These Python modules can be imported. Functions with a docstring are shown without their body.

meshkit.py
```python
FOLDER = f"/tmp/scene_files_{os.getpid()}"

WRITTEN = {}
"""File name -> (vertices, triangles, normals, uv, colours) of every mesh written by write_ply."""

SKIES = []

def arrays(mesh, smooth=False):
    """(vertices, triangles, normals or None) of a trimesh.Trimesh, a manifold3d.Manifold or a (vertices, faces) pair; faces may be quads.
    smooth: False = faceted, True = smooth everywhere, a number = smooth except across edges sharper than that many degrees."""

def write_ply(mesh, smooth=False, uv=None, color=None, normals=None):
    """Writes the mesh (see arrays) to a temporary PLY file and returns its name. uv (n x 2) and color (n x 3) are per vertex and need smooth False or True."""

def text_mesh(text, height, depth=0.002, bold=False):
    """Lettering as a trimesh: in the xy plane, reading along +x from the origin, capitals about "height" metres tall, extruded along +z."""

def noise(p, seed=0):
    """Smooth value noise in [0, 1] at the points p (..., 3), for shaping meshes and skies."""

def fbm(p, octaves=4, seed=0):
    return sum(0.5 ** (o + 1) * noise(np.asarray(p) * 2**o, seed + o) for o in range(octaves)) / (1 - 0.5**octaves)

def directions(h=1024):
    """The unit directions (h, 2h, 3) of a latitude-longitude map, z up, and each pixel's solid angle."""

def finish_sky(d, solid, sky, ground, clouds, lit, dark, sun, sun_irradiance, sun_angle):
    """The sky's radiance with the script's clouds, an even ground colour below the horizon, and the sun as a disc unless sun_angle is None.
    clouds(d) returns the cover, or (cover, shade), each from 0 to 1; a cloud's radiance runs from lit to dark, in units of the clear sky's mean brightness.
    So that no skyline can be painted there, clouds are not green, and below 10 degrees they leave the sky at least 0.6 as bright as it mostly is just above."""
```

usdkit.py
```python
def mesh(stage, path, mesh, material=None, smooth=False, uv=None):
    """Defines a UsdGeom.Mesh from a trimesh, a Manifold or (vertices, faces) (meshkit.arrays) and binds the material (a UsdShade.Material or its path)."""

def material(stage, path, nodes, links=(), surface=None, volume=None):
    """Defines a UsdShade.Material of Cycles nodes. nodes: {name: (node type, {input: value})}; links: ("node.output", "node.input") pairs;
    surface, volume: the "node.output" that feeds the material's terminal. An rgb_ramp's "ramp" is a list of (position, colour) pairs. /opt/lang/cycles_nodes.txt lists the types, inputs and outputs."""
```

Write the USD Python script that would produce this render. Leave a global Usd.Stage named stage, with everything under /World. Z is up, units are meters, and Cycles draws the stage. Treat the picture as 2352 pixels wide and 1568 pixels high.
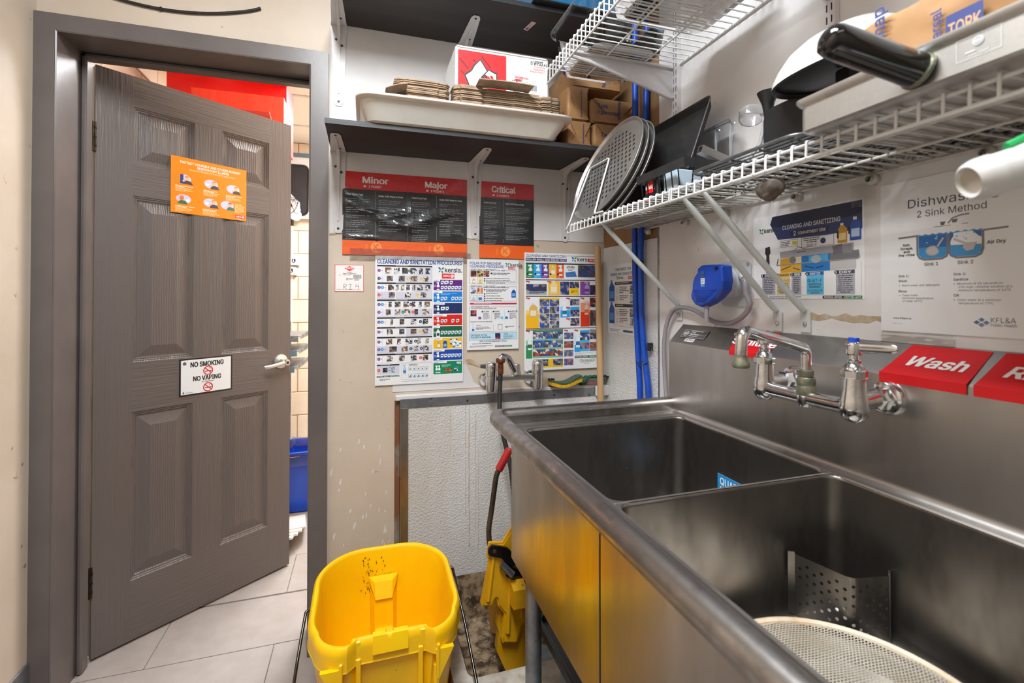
import math, random
import numpy as np, trimesh, usdkit, meshkit
import manifold3d as m3
from shapely.geometry import Polygon, box as sbox, LineString, Point
from shapely import affinity
from shapely.ops import unary_union
from pxr import Usd, UsdGeom, UsdLux, UsdShade, Sdf, Gf, Vt

stage = Usd.Stage.CreateInMemory()
UsdGeom.SetStageUpAxis(stage, UsdGeom.Tokens.z)
UsdGeom.SetStageMetersPerUnit(stage, 1.0)
UsdGeom.Xform.Define(stage, '/World')
UsdGeom.Scope.Define(stage, '/World/Looks')
PI = math.pi

# ------------------------------------------------------------------ camera
CAM = np.array([0.8953, -1.7994, 1.2415])
yaw, pitch, roll = map(math.radians, (17.260, 0.5313, 0.0435))
fw = np.array([math.sin(yaw), math.cos(yaw), 0.]); rt = np.array([math.cos(yaw), -math.sin(yaw), 0.]); up = np.array([0, 0, 1.])
fw, up = math.cos(pitch) * fw + math.sin(pitch) * up, math.cos(pitch) * up - math.sin(pitch) * fw
rt, up = math.cos(roll) * rt + math.sin(roll) * up, math.cos(roll) * up - math.sin(roll) * rt
cam = UsdGeom.Camera.Define(stage, '/World/camera')
mtx = Gf.Matrix4d(*[float(x) for x in (*rt, 0, *up, 0, *(-fw), 0, *CAM, 1)])
cam.AddTransformOp().Set(mtx)
cam.CreateHorizontalApertureAttr(36.0); cam.CreateVerticalApertureAttr(24.0)
cam.CreateFocalLengthAttr(1092.385 / 2352 * 36)
cam.CreateHorizontalApertureOffsetAttr(0.0)
cam.CreateVerticalApertureOffsetAttr(-(784 - 672.139) / 2352 * 36)
cam.CreateClippingRangeAttr(Gf.Vec2f(0.02, 100))
cam.CreateFStopAttr(4.0); cam.CreateFocusDistanceAttr(1.45)
cam.CreateExposureAttr(0.0)

# ------------------------------------------------------------------ lamps (ceiling fixtures of the two rooms)
def rect_light(path, pos, w, h, power, color):
    l = UsdLux.RectLight.Define(stage, path)
    l.CreateWidthAttr(w); l.CreateHeightAttr(h); l.CreateIntensityAttr(power); l.CreateColorAttr(Gf.Vec3f(*color))
    l.CreateNormalizeAttr(False)
    l.AddTranslateOp().Set(Gf.Vec3d(*pos))
    return l
rect_light('/World/room_lamp_light', (0.82, -1.42, 2.64), 0.28, 1.15, 66.0, (0.93, 0.97, 1.0))
rect_light('/World/room_lamp_light_001', (0.85, -2.75, 2.64), 1.15, 0.28, 2.5, (0.93, 0.97, 1.0))
rect_light('/World/hall_lamp_light', (1.05, 1.15, 2.575), 0.55, 1.1, 44.0, (0.97, 0.98, 1.0))
rect_light('/World/hall_lamp_light_001', (1.15, 2.10, 2.575), 0.5, 0.5, 48.0, (0.97, 0.98, 1.0))

# ------------------------------------------------------------------ helpers
def srgb(h):
    if not isinstance(h, str):
        return tuple(h)
    h = h.lstrip('#'); c = np.array([int(h[i:i + 2], 16) for i in (0, 2, 4)]) / 255.
    return tuple(np.where(c <= .04045, c / 12.92, ((c + .055) / 1.055) ** 2.4))

class B:
    """collects shapes of one mesh, in world metres unless moved"""
    def __init__(s): s.v, s.f, s.n = [], [], 0
    def add(s, v, f):
        v = np.asarray(v, float); f = np.asarray(f, int)
        if f.shape[1] == 4: f = np.vstack([f[:, [0, 1, 2]], f[:, [0, 2, 3]]])
        s.v.append(v); s.f.append(f + s.n); s.n += len(v); return s
    def mesh(s, m, T=None):
        if hasattr(m, 'to_mesh'):
            q = m.to_mesh(); v, f = np.array(q.vert_properties[:, :3], float), np.array(q.tri_verts)
        else: v, f = np.array(m.vertices), np.array(m.faces)
        if T is not None: v = v @ T[:3, :3].T + T[:3, 3]
        return s.add(v, f)
    def box(s, lo, hi, bev=0.0):
        lo, hi = np.minimum(lo, hi).astype(float), np.maximum(lo, hi).astype(float)
        if bev <= 0:
            v = np.array([[(lo, hi)[i][0], (lo, hi)[j][1], (lo, hi)[k][2]] for i in (0, 1) for j in (0, 1) for k in (0, 1)])
            return s.add(v, [[0, 1, 3, 2], [4, 6, 7, 5], [0, 4, 5, 1], [2, 3, 7, 6], [0, 2, 6, 4], [1, 5, 7, 3]])
        bev = min(bev, (hi - lo).min() * .45); p = []
        for i in (0, 1):
            for j in (0, 1):
                for k in (0, 1):
                    c = np.array([(lo, hi)[i][0], (lo, hi)[j][1], (lo, hi)[k][2]]); d = np.array([1 - 2 * i, 1 - 2 * j, 1 - 2 * k]) * bev
                    for a in range(3):
                        q = c + d; q[a] = c[a]; p.append(q)
        return s.mesh(m3.Manifold.hull_points(np.array(p)))
    def tube(s, pts, r, n=8, closed=False, caps=True):
        P = np.asarray(pts, float); m = len(P); r = np.broadcast_to(np.asarray(r, float), (m,))
        t = np.zeros_like(P)
        if closed: t = np.roll(P, -1, 0) - np.roll(P, 1, 0)
        else:
            t[1:-1] = P[2:] - P[:-2]; t[0] = P[1] - P[0]; t[-1] = P[-1] - P[-2]
        t /= np.maximum(np.linalg.norm(t, axis=1, keepdims=True), 1e-12)
        a = np.array([0, 0, 1.]) if abs(t[0][2]) < .9 else np.array([1., 0, 0])
        u = np.cross(t[0], a); u /= np.linalg.norm(u); V = []
        th = np.arange(n) / n * 2 * PI
        for i in range(m):
            u = u - t[i] * (u @ t[i]); u /= np.linalg.norm(u); w = np.cross(t[i], u)
            k = 1.0
            if 0 < i < m - 1:
                d = (P[i] - P[i - 1]); d /= max(np.linalg.norm(d), 1e-12); k = 1 / max(.6, abs(d @ t[i]))
            V.append(P[i] + r[i] * k * (np.cos(th)[:, None] * u + np.sin(th)[:, None] * w))
        V = np.vstack(V); F = []
        for i in range(m if closed else m - 1):
            j = (i + 1) % m
            for k in range(n):
                F.append([i * n + k, i * n + (k + 1) % n, j * n + (k + 1) % n, j * n + k])
        F = np.array(F); F = np.vstack([F[:, [0, 1, 2]], F[:, [0, 2, 3]]])
        if caps and not closed:
            c0, c1 = len(V), len(V) + 1; V = np.vstack([V, P[0], P[-1]])
            F = np.vstack([F, [[c0, (k + 1) % n, k] for k in range(n)], [[c1, (m - 1) * n + k, (m - 1) * n + (k + 1) % n] for k in range(n)]])
        return s.add(V, F)
    def cyl(s, p0, p1, r, n=16, r2=None): return s.tube([p0, p1], [r, r if r2 is None else r2], n)
    def lathe(s, prof, n=24, T=None, closed=False):
        prof = np.asarray(prof, float); th = np.arange(n) / n * 2 * PI; V = []
        for r, z in prof: V.append(np.stack([r * np.cos(th), r * np.sin(th), np.full(n, z)], 1))
        V = np.vstack(V); m = len(prof); F = []
        for i in range(m if closed else m - 1):
            j = (i + 1) % m
            for k in range(n): F.append([i * n + k, i * n + (k + 1) % n, j * n + (k + 1) % n, j * n + k])
        if T is not None: V = V @ T[:3, :3].T + T[:3, 3]
        return s.add(V, F)
    def extr(s, poly, h, T=None, z0=0.0):
        if not isinstance(poly, Polygon) and not hasattr(poly, 'geoms'): poly = Polygon(poly)
        for g in getattr(poly, 'geoms', [poly]):
            m = trimesh.creation.extrude_polygon(g, h, engine='earcut'); m.apply_translation([0, 0, z0]); s.mesh(m, T)
        return s
    def quad(s, a, b, c, d): return s.add([a, b, c, d], [[0, 1, 2, 3]])
    def grid(s, fn, nu, nv, thick=None):
        """fn(u,v)->xyz on [0,1]^2"""
        U, Vv = np.meshgrid(np.linspace(0, 1, nu + 1), np.linspace(0, 1, nv + 1), indexing='ij')
        P = np.array([fn(a, b) for a, b in zip(U.ravel(), Vv.ravel())]); F = []
        for i in range(nu):
            for j in range(nv):
                a = i * (nv + 1) + j; F.append([a, a + nv + 1, a + nv + 2, a + 1])
        return s.add(P, F)
    def arr(s): return np.vstack(s.v), np.vstack(s.f)
    def moved(s, T):
        for i in range(len(s.v)): s.v[i] = s.v[i] @ T[:3, :3].T + T[:3, 3]
        return s

def TR(o, ux=(1, 0, 0), uy=(0, 1, 0), uz=None):
    T = np.eye(4); ux, uy = np.asarray(ux, float), np.asarray(uy, float)
    ux = ux / np.linalg.norm(ux); uy = uy / np.linalg.norm(uy)
    uz = np.cross(ux, uy) if uz is None else np.asarray(uz, float)
    T[:3, 0], T[:3, 1], T[:3, 2], T[:3, 3] = ux, uy, uz / np.linalg.norm(uz), o
    return T
def axis_T(o, d, hint=(0, 0, 1)):
    d = np.asarray(d, float); d /= np.linalg.norm(d); h = np.asarray(hint, float)
    if abs(h @ d) > .95: h = np.array([1., 0, 0])
    ux = np.cross(h, d); ux /= np.linalg.norm(ux)
    return TR(o, ux, np.cross(d, ux), d)
def arc(c, r, a0, a1, n, ux=(1, 0, 0), uy=(0, 1, 0)):
    c, ux, uy = map(lambda q: np.asarray(q, float), (c, ux, uy))
    return [c + r * (math.cos(a) * ux + math.sin(a) * uy) for a in np.linspace(a0, a1, n)]
def fillet(pts, r, n=5, closed=False):
    """polyline with rounded corners"""
    P = [np.asarray(p, float) for p in pts]; out = []; m = len(P)
    for i in range(m):
        if not closed and i in (0, m - 1): out.append(P[i]); continue
        a, b, c = P[i - 1], P[i], P[(i + 1) % m]
        d0, d1 = a - b, c - b; l0, l1 = np.linalg.norm(d0), np.linalg.norm(d1); d0, d1 = d0 / l0, d1 / l1
        q = min(r, l0 * .49, l1 * .49); p0, p1 = b + d0 * q, b + d1 * q
        for t in np.linspace(0, 1, n): out.append((1 - t) ** 2 * p0 + 2 * t * (1 - t) * b + t * t * p1)
    return out
def rrect(x0, y0, x1, y1, r, n=6):
    pts = []
    for cx, cy, a in ((x1 - r, y1 - r, 0), (x0 + r, y1 - r, PI / 2), (x0 + r, y0 + r, PI), (x1 - r, y0 + r, 1.5 * PI)):
        for t in np.linspace(a, a + PI / 2, n): pts.append((cx + r * math.cos(t), cy + r * math.sin(t)))
    return np.array(pts)
def loft(b, loops, cap0=False, cap1=False):
    n = len(loops[0]); V = np.vstack(loops); F = []
    for i in range(len(loops) - 1):
        for k in range(n): F.append([i * n + k, i * n + (k + 1) % n, (i + 1) * n + (k + 1) % n, (i + 1) * n + k])
    F = np.array(F); F = np.vstack([F[:, [0, 1, 2]], F[:, [0, 2, 3]]])
    for on, i in ((cap0, 0), (cap1, len(loops) - 1)):
        if on:
            V = np.vstack([V, np.mean(loops[i], 0)]); c = len(V) - 1
            F = np.vstack([F, [[c, i * n + k, i * n + (k + 1) % n] for k in range(n)]])
    return b.add(V, F)

USED = {}
TINV = {}
def numbered(parent, name):
    k = parent + '/' + name; USED[k] = USED.get(k, -1) + 1
    return k if USED[k] == 0 else f'{k}_{USED[k]:03d}'
def data(p, label=None, cat=None, group=None, kind=None):
    for k, v in (('label', label), ('category', cat), ('group', group), ('kind', kind)):
        if v: p.SetCustomDataByKey(k, v)
def thing(name, label, cat, loc=(0, 0, 0), rotz=0.0, group=None, kind=None):
    path = numbered('/World', name); x = UsdGeom.Xform.Define(stage, path)
    x.AddTranslateOp().Set(Gf.Vec3d(*map(float, loc)))
    if rotz: x.AddRotateZOp().Set(float(rotz))
    a = math.radians(rotz); M = np.eye(4); M[:2, :2] = [[math.cos(a), -math.sin(a)], [math.sin(a), math.cos(a)]]; M[:3, 3] = loc
    TINV[path] = np.linalg.inv(M); data(x.GetPrim(), label, cat, group, kind)
    return path
def part(name, b, m, parent, label=None, kind=None, smooth=35, local=False, col=None):
    path = numbered(parent, name); v, f = b.arr() if isinstance(b, B) else b
    root = '/'.join(parent.split('/')[:3])
    if not local and root in TINV:
        T = TINV[root]; v = v @ T[:3, :3].T + T[:3, 3]
    me = usdkit.mesh(stage, path, trimesh.Trimesh(v, f, process=False), m, smooth=False if col is not None else smooth)
    if col is not None:
        UsdGeom.PrimvarsAPI(me).CreatePrimvar('col', Sdf.ValueTypeNames.Color3fArray, 'vertex').Set(Vt.Vec3fArray.FromNumpy(np.asarray(col, np.float32)))
    data(me.GetPrim(), label, kind=kind)
    return path
def copy(src, loc, rotz=0.0, label=None, group=None):
    p = stage.GetPrimAtPath(src); was = p.GetCustomData(); name = src.split('/')[-1]
    path = numbered('/World', name); q = UsdGeom.Xform.Define(stage, path).GetPrim()
    q.GetReferences().AddInternalReference(Sdf.Path(src)); x = UsdGeom.Xformable(q)
    ops = {o.GetOpName(): o for o in x.GetOrderedXformOps()}
    (ops.get('xformOp:translate') or x.AddTranslateOp()).Set(Gf.Vec3d(*map(float, loc)))
    if rotz or 'xformOp:rotateZ' in ops: (ops.get('xformOp:rotateZ') or x.AddRotateZOp()).Set(float(rotz))
    q.SetInstanceable(True)
    data(q, label or was['label'], was['category'], group or was.get('group'))
    return path

# ------------------------------------------------------------------ materials
def mat(name, c1, c2=None, scale=6.0, lo=.35, hi=.65, rough=.5, metal=0., bump=0., bscale=80., stretch=(1, 1, 1), bstretch=None, detail=4., spec=None, coat=0., coat_rough=.1, rough2=None, spots=None, alpha=None, sub=None, trans=None, bkind='noise', bdist=.002, aniso=None, coord='object'):
    N = {'p': ('principled_bsdf', {'base_color': srgb(c1), 'roughness': rough, 'metallic': metal})}; L = []
    if spec is not None: N['p'][1]['specular_ior_level'] = spec
    if coat: N['p'][1].update(coat_weight=coat, coat_roughness=coat_rough)
    if trans: N['p'][1].update(transmission_weight=trans)
    if aniso: N['p'][1].update(anisotropic=aniso)
    if sub: N['p'][1].update(subsurface_weight=sub, subsurface_scale=.01)
    if coord == 'object': N['tc'] = ('texture_coordinate', {}); src = 'tc.object'
    else: N['tc'] = ('geometry', {}); src = 'tc.position'
    N['mp'] = ('mapping', {'scale': stretch}); L.append((src, 'mp.vector'))
    if c2 is not None or rough2 is not None:
        N['n'] = ('noise_texture', {'scale': scale, 'detail': detail, 'roughness': .6}); L.append(('mp.vector', 'n.vector'))
    if c2 is not None:
        N['r'] = ('rgb_ramp', {'ramp': [(0, srgb(c1)), (lo, srgb(c1)), (hi, srgb(c2)), (1, srgb(c2))]})
        L += [('n.fac', 'r.fac')]; out = 'r.color'
        if spots:
            sc, th, cc = spots
            N['sv'] = ('noise_texture', {'scale': sc, 'detail': 3.}); N['sr'] = ('rgb_ramp', {'ramp': [(0, (0, 0, 0)), (th, (0, 0, 0)), (min(1, th + .04), (1, 1, 1)), (1, (1, 1, 1))]})
            N['sm'] = ('mix_color', {'b': srgb(cc)}); L += [(src, 'sv.vector'), ('sv.fac', 'sr.fac'), ('sr.color', 'sm.fac'), (out, 'sm.a')]; out = 'sm.result'
        L.append((out, 'p.base_color'))
    if rough2 is not None:
        N['rr'] = ('map_range', {'from_min': .3, 'from_max': .7, 'to_min': rough, 'to_max': rough2}); L += [('n.fac', 'rr.value'), ('rr.result', 'p.roughness')]
    if bump:
        N['bm'] = ('mapping', {'scale': bstretch or stretch}); L.append((src, 'bm.vector'))
        if bkind == 'noise': N['bn'] = ('noise_texture', {'scale': bscale, 'detail': 3.}); o = 'bn.fac'
        elif bkind == 'voronoi': N['bn'] = ('voronoi_texture', {'scale': bscale}); o = 'bn.distance'
        else: N['bn'] = ('wave_texture', {'scale': bscale, 'distortion': 6., 'detail': 2., 'detail_scale': 1.2}); o = 'bn.fac'
        N['b'] = ('bump', {'strength': bump, 'distance': bdist}); L += [('bm.vector', 'bn.vector'), (o, 'b.height'), ('b.normal', 'p.normal')]
    return usdkit.material(stage, '/World/Looks/' + name, N, L, surface='p.BSDF')

M = {}
M['beige_wall'] = mat('beige_wall', '#c8b9a8', '#bcac99', scale=2.2, rough=.55, bump=.25, bscale=45, spots=(26., .715, '#8d7b66'), coord='world')
M['white_wall'] = mat('white_wall', '#d9d6d6', '#cbc7c6', scale=3., rough=.5, bump=.15, bscale=30, spots=(30., .74, '#9c948c'), coord='world')
M['white_panel'] = mat('white_panel', '#dcdad9', '#cdc8c5', scale=2.5, rough=.38, bump=.12, bscale=25, spots=(14., .71, '#b3a797'), coord='world')
M['frp'] = mat('frp_panel', '#d8d8d8', '#c4c0ba', scale=3., rough=.4, bump=.8, bscale=150, bkind='voronoi', bdist=.0018, stretch=(1, 1, .25), bstretch=(1, 1, 1), spots=(90., .73, '#8c8377'), coord='world')
M['bare_wall'] = mat('bare_brown_board', '#96724c', '#7c5c3a', scale=4., rough=.8, bump=.2, stretch=(1, 1, .3), coord='world')
M['frame_paint'] = mat('frame_paint', '#5d5553', '#665e5b', scale=5., rough=.33, bump=.06, bscale=60, spots=(60., .78, '#2e2827'), coord='world')
M['door_v'] = mat('door_grain_vertical', '#655c58', '#615854', scale=7., rough=.4, bump=.9, bscale=120, stretch=(1, 1, .05), bdist=.0022)
M['door_h'] = mat('door_grain_horizontal', '#655c58', '#615854', scale=7., rough=.4, bump=.9, bscale=120, stretch=(.05, 1, 1), bdist=.0022)
M['door_p'] = mat('door_grain_panel', '#655c58', '#615854', scale=6., rough=.38, bump=.45, bscale=40., bkind='wave', stretch=(1, 1, .12), bstretch=(1., 1, .22), bdist=.0016)
M['ceiling'] = mat('ceiling_paint', '#b9b6b1', '#aeaba5', scale=20., rough=.8, coord='world')
M['tile'] = mat('floor_tile', '#9c938d', '#948a84', scale=14., rough=.42, bump=.08, bscale=200, detail=8., spots=(70., .72, '#84796f'), coord='world')
M['grout'] = mat('grout', '#5d5650', '#6c645d', scale=30., rough=.9, coord='world')
M['hall_block'] = mat('hall_block', '#dccdb8', '#d3c3ad', scale=6., rough=.45, bump=.1, coord='world')
M['hall_grout'] = mat('hall_grout', '#b09a7c', '#a08b6e', scale=30., rough=.9, coord='world')
M['aluminium'] = mat('aluminium_trim', '#a9acb0', '#7f8388', scale=16., rough=.38, metal=.9, rough2=.55, spots=(40., .68, '#70685c'))
M['alu_low'] = mat('aluminium_trim_worn', '#b4b2ae', '#8f887a', scale=10., rough=.3, metal=.9, stretch=(1, 1, .3), spots=(40., .68, '#70685c'))
M['rust'] = mat('rusty_strip', '#7b8178', '#70462a', scale=14., lo=.42, hi=.56, rough=.75, stretch=(1, 1, .35))
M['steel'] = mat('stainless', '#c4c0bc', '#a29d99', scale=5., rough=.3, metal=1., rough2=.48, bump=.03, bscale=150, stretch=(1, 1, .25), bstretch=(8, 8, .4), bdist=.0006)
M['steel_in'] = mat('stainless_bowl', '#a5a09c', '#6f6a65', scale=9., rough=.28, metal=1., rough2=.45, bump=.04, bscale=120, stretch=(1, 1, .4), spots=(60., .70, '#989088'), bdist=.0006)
M['steel_rim'] = mat('stainless_rim', '#b5b1ae', '#8d8986', scale=30., rough=.24, metal=1., rough2=.4, bump=.06, bscale=90, bdist=.0008)
M['chrome'] = mat('chrome', '#dfe0e2', '#b9bbbd', scale=40., lo=.5, hi=.75, rough=.06, metal=1., rough2=.2)
M['lime'] = mat('limescale', '#5f6a58', '#8f8975', scale=60., rough=.45, metal=.6, bump=.4, bscale=200)
M['satin'] = mat('satin_chrome', '#cfcdca', rough=.3, metal=1.)
M['alu_pan'] = mat('aluminium_pan', '#cfcecb', '#b0aeaa', scale=18., rough=.34, metal=.9, rough2=.5, bump=.03, bscale=60)
M['alu_disk'] = mat('pizza_pan_metal', '#a9a7a4', '#8c8a88', scale=6., rough=.38, metal=.75, rough2=.5)
M['melamine'] = mat('black_woodgrain', '#1f1a19', '#322a28', scale=10., rough=.5, stretch=(.08, 1, 1), bump=.25, bscale=60, bstretch=(.05, 1, 1), coord='world')
M['melamine_edge'] = mat('black_woodgrain_edge', '#35373a', '#26272a', scale=12., rough=.45, stretch=(.08, 1, 2), bump=.2, bscale=80, bstretch=(.05, 1, 1), coord='world')
M['bracket'] = mat('white_enamel', '#d4d0d0', '#c9c5c5', scale=8., rough=.32)
M['wire_white'] = mat('white_wire_coat', '#dcdcdc', '#d0d0cf', scale=20., rough=.3, bump=.05)
M['wire_dusty'] = mat('white_wire_coat_dusty', '#d2d0ca', '#b9b4aa', scale=25., rough=.5)
M['strut'] = mat('strut_enamel', '#cfd3d2', '#c0c4c2', scale=10., rough=.35)
M['tub'] = mat('tub_plastic', '#d6d2cb', '#c8c3ba', scale=5., rough=.35, sub=.1)
M['cardboard'] = mat('cardboard', '#b59d84', '#96806a', scale=30., rough=.8, bump=.3, bscale=120, stretch=(1, 1, 8))
M['kraft'] = mat('kraft_paper', '#a57c50', '#946c44', scale=6., rough=.6, bump=.25, bscale=18)
M['white_card'] = mat('white_cardboard', '#e2e2e2', '#d8d8d8', scale=10., rough=.45)
M['blue_pipe'] = mat('blue_pipe', '#0f4fc0', '#0c44ab', scale=5., rough=.4)
M['black'] = mat('black_plastic', '#17181a', '#202124', scale=12., rough=.38)
M['black_gloss'] = mat('black_gloss', '#0c0b0b', '#141312', scale=12., rough=.12, coat=.5)
M['black_matte'] = mat('black_coated_metal', '#1f1f20', '#2a2a2b', scale=40., rough=.5, bump=.2, bscale=250)
M['rubber'] = mat('black_rubber', '#1c1b1a', '#2a2826', scale=30., rough=.6)
M['copper'] = mat('rusty_coupling', '#7c4a2c', '#5b3320', scale=50., rough=.5, metal=.6, bump=.4, bscale=150)
M['wood'] = mat('handle_wood', '#bd9a70', '#ab875d', scale=9., rough=.5, stretch=(1, 1, .08), bump=.1, coord='world')
M['yellow'] = mat('yellow_plastic', '#ffcc04', '#fabf02', scale=6., rough=.36, bump=.08, bscale=90, sub=.05, spots=(30., .74, '#c98f0c'))
M['yellow_old'] = mat('yellow_plastic_worn', '#dca60c', '#c99209', scale=9., rough=.42, bump=.08, bscale=60, spots=(35., .70, '#8d6a10'))
M['red_grip'] = mat('red_grip', '#a81f1c', '#93191a', scale=10., rough=.4)
M['lever'] = mat('lever_steel', '#3c352b', '#55493a', scale=15., rough=.45, metal=.6)
M['basin'] = mat('basin_dirty_terrazzo', '#9a8468', '#3e2c1c', scale=26., lo=.40, hi=.60, rough=.7, bump=.3, bscale=90, detail=9., spots=(55., .6, '#9c8468'), coord='world')
M['basin_rim'] = mat('basin_rim', '#bdb6ac', '#988d80', scale=22., rough=.6, bump=.3, bscale=80, detail=6., coord='world')
M['grime'] = mat('brown_grime', '#5d4a2b', '#463621', scale=9., rough=.7, coord='world')
M['blue_plastic'] = mat('blue_plastic', '#0b46b8', '#0a3ea6', scale=8., rough=.35, bump=.08, bscale=150)
M['grey_plastic'] = mat('grey_plastic', '#c3c6c8', '#b5b8ba', scale=8., rough=.35)
M['teal'] = mat('teal_box', '#146c9a', '#0f5d8a', scale=6., rough=.4)
M['red_card'] = mat('red_card', '#ee1c16', '#e01510', scale=6., rough=.45)
M['orange_card'] = mat('orange_card', '#f2452a', '#ea3a20', scale=60., rough=.5, stretch=(1, 1, .05))
M['white_plastic'] = mat('white_plastic', '#cdccc9', '#c4c3bf', scale=8., rough=.25)
M['sponge_y'] = mat('yellow_sponge', '#dfae16', '#c3930f', scale=120., rough=.9, bump=.7, bscale=160)
M['sponge_g'] = mat('green_scourer', '#4b6150', '#37493c', scale=120., rough=.95, bump=.8, bscale=200)
M['green_pad'] = mat('dark_green_pad', '#0c5a44', '#0a4636', scale=150., rough=.95, bump=.8, bscale=220)
M['screen'] = mat('screen_rim', '#e2d6c2', '#c09a6c', scale=10., lo=.5, hi=.8, rough=.45, metal=.1)
M['mesh_wire'] = mat('screen_wire', '#ddd5c8', '#c2b6a2', scale=12., rough=.4, metal=.35)
M['rack'] = mat('grey_rack_wire', '#85878a', '#6b6d70', scale=20., rough=.3, metal=.8)
M['dust'] = mat('grey_dust', '#8c8a87', '#5f5d5b', scale=60., rough=1., bump=.8, bscale=120)
M['blue_box'] = mat('pale_blue_box', '#b7c9d6', '#a9bccb', scale=9., rough=.5)
M['paper'] = mat('poster_paper', '#e6e6e8', '#dededf', scale=4., rough=.28, coord='world')
M['bin_blue'] = mat('bin_blue', '#0a3fb0', '#0b49c4', scale=5., rough=.35)
M['slate'] = mat('slate_tub', '#5f7480', '#536670', scale=6., rough=.35)
M['brass'] = mat('old_brass', '#3a3122', '#231c12', scale=40., rough=.4, metal=.9)
M['screw'] = mat('screw_head', '#3a3836', '#55524f', scale=80., rough=.4, metal=.8)
M['lamp_body'] = mat('lamp_body', '#e4e4e2', '#dcdcda', scale=6., rough=.4)
M['white_bag'] = mat('white_bag', '#e6e6e6', '#f0f0f0', scale=20., rough=.3)
M['green_clip'] = mat('green_clip', '#12994f', '#0e8a45', scale=9., rough=.35)
M['white_slats'] = mat('white_slats', '#d9d2c8', '#c9c0b4', scale=9., rough=.5)
M['stain'] = mat('brown_stain', '#a5896a', '#c3b6a2', scale=24., rough=.7, coord='world')
def pane(name, tint, f0=.06, rough=.03, dens=.0):
    return usdkit.material(stage, '/World/Looks/' + name, {
        't': ('transparent_bsdf', {'color': srgb(tint)}), 'g': ('glossy_bsdf', {'color': (1, 1, 1), 'roughness': rough}),
        'd': ('diffuse_bsdf', {'color': srgb(tint)}), 'fr': ('fresnel', {'IOR': 1.5}), 'm0': ('mix_closure', {'fac': dens}), 'm': ('mix_closure', {})},
        [('t.BSDF', 'm0.closure1'), ('d.BSDF', 'm0.closure2'), ('fr.fac', 'm.fac'), ('m0.closure', 'm.closure1'), ('g.BSDF', 'm.closure2')], surface='m.closure')
M['clear'] = pane('clear_plastic', '#f6f8fb')
M['clear_film'] = pane('clear_film', '#fbfbfb', dens=.03, rough=.15)
M['clear_tube'] = pane('clear_tube', '#c9c2cb', dens=.45, rough=.08)
M['clear_box'] = mat('cloudy_clear_plastic', '#e9edf1', rough=.12, trans=.92, spec=.5)
M['glow'] = usdkit.material(stage, '/World/Looks/lamp_diffuser', {'e': ('emission', {'color': (1, .98, .95), 'strength': 3.0})}, [], surface='e.emission')
def printmat(name, rough, coat, bump=0):
    N = {'a': ('attribute', {'attribute': 'col'}), 'p': ('principled_bsdf', {'roughness': rough, 'coat_weight': coat, 'coat_roughness': .12})}; L = [('a.color', 'p.base_color')]
    if bump:
        N.update(tc=('geometry', {}), n=('noise_texture', {'scale': 70., 'detail': 3.}), b=('bump', {'strength': bump, 'distance': .003})); L += [('tc.position', 'n.vector'), ('n.fac', 'b.height'), ('b.normal', 'p.normal')]
    return usdkit.material(stage, '/World/Looks/' + name, N, L, surface='p.BSDF')
M['print'] = printmat('print_ink', .4, .25)
M['print_film'] = printmat('print_laminated', .45, .6, .22)
M['print_matte'] = printmat('print_matte', .6, 0.)

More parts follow.
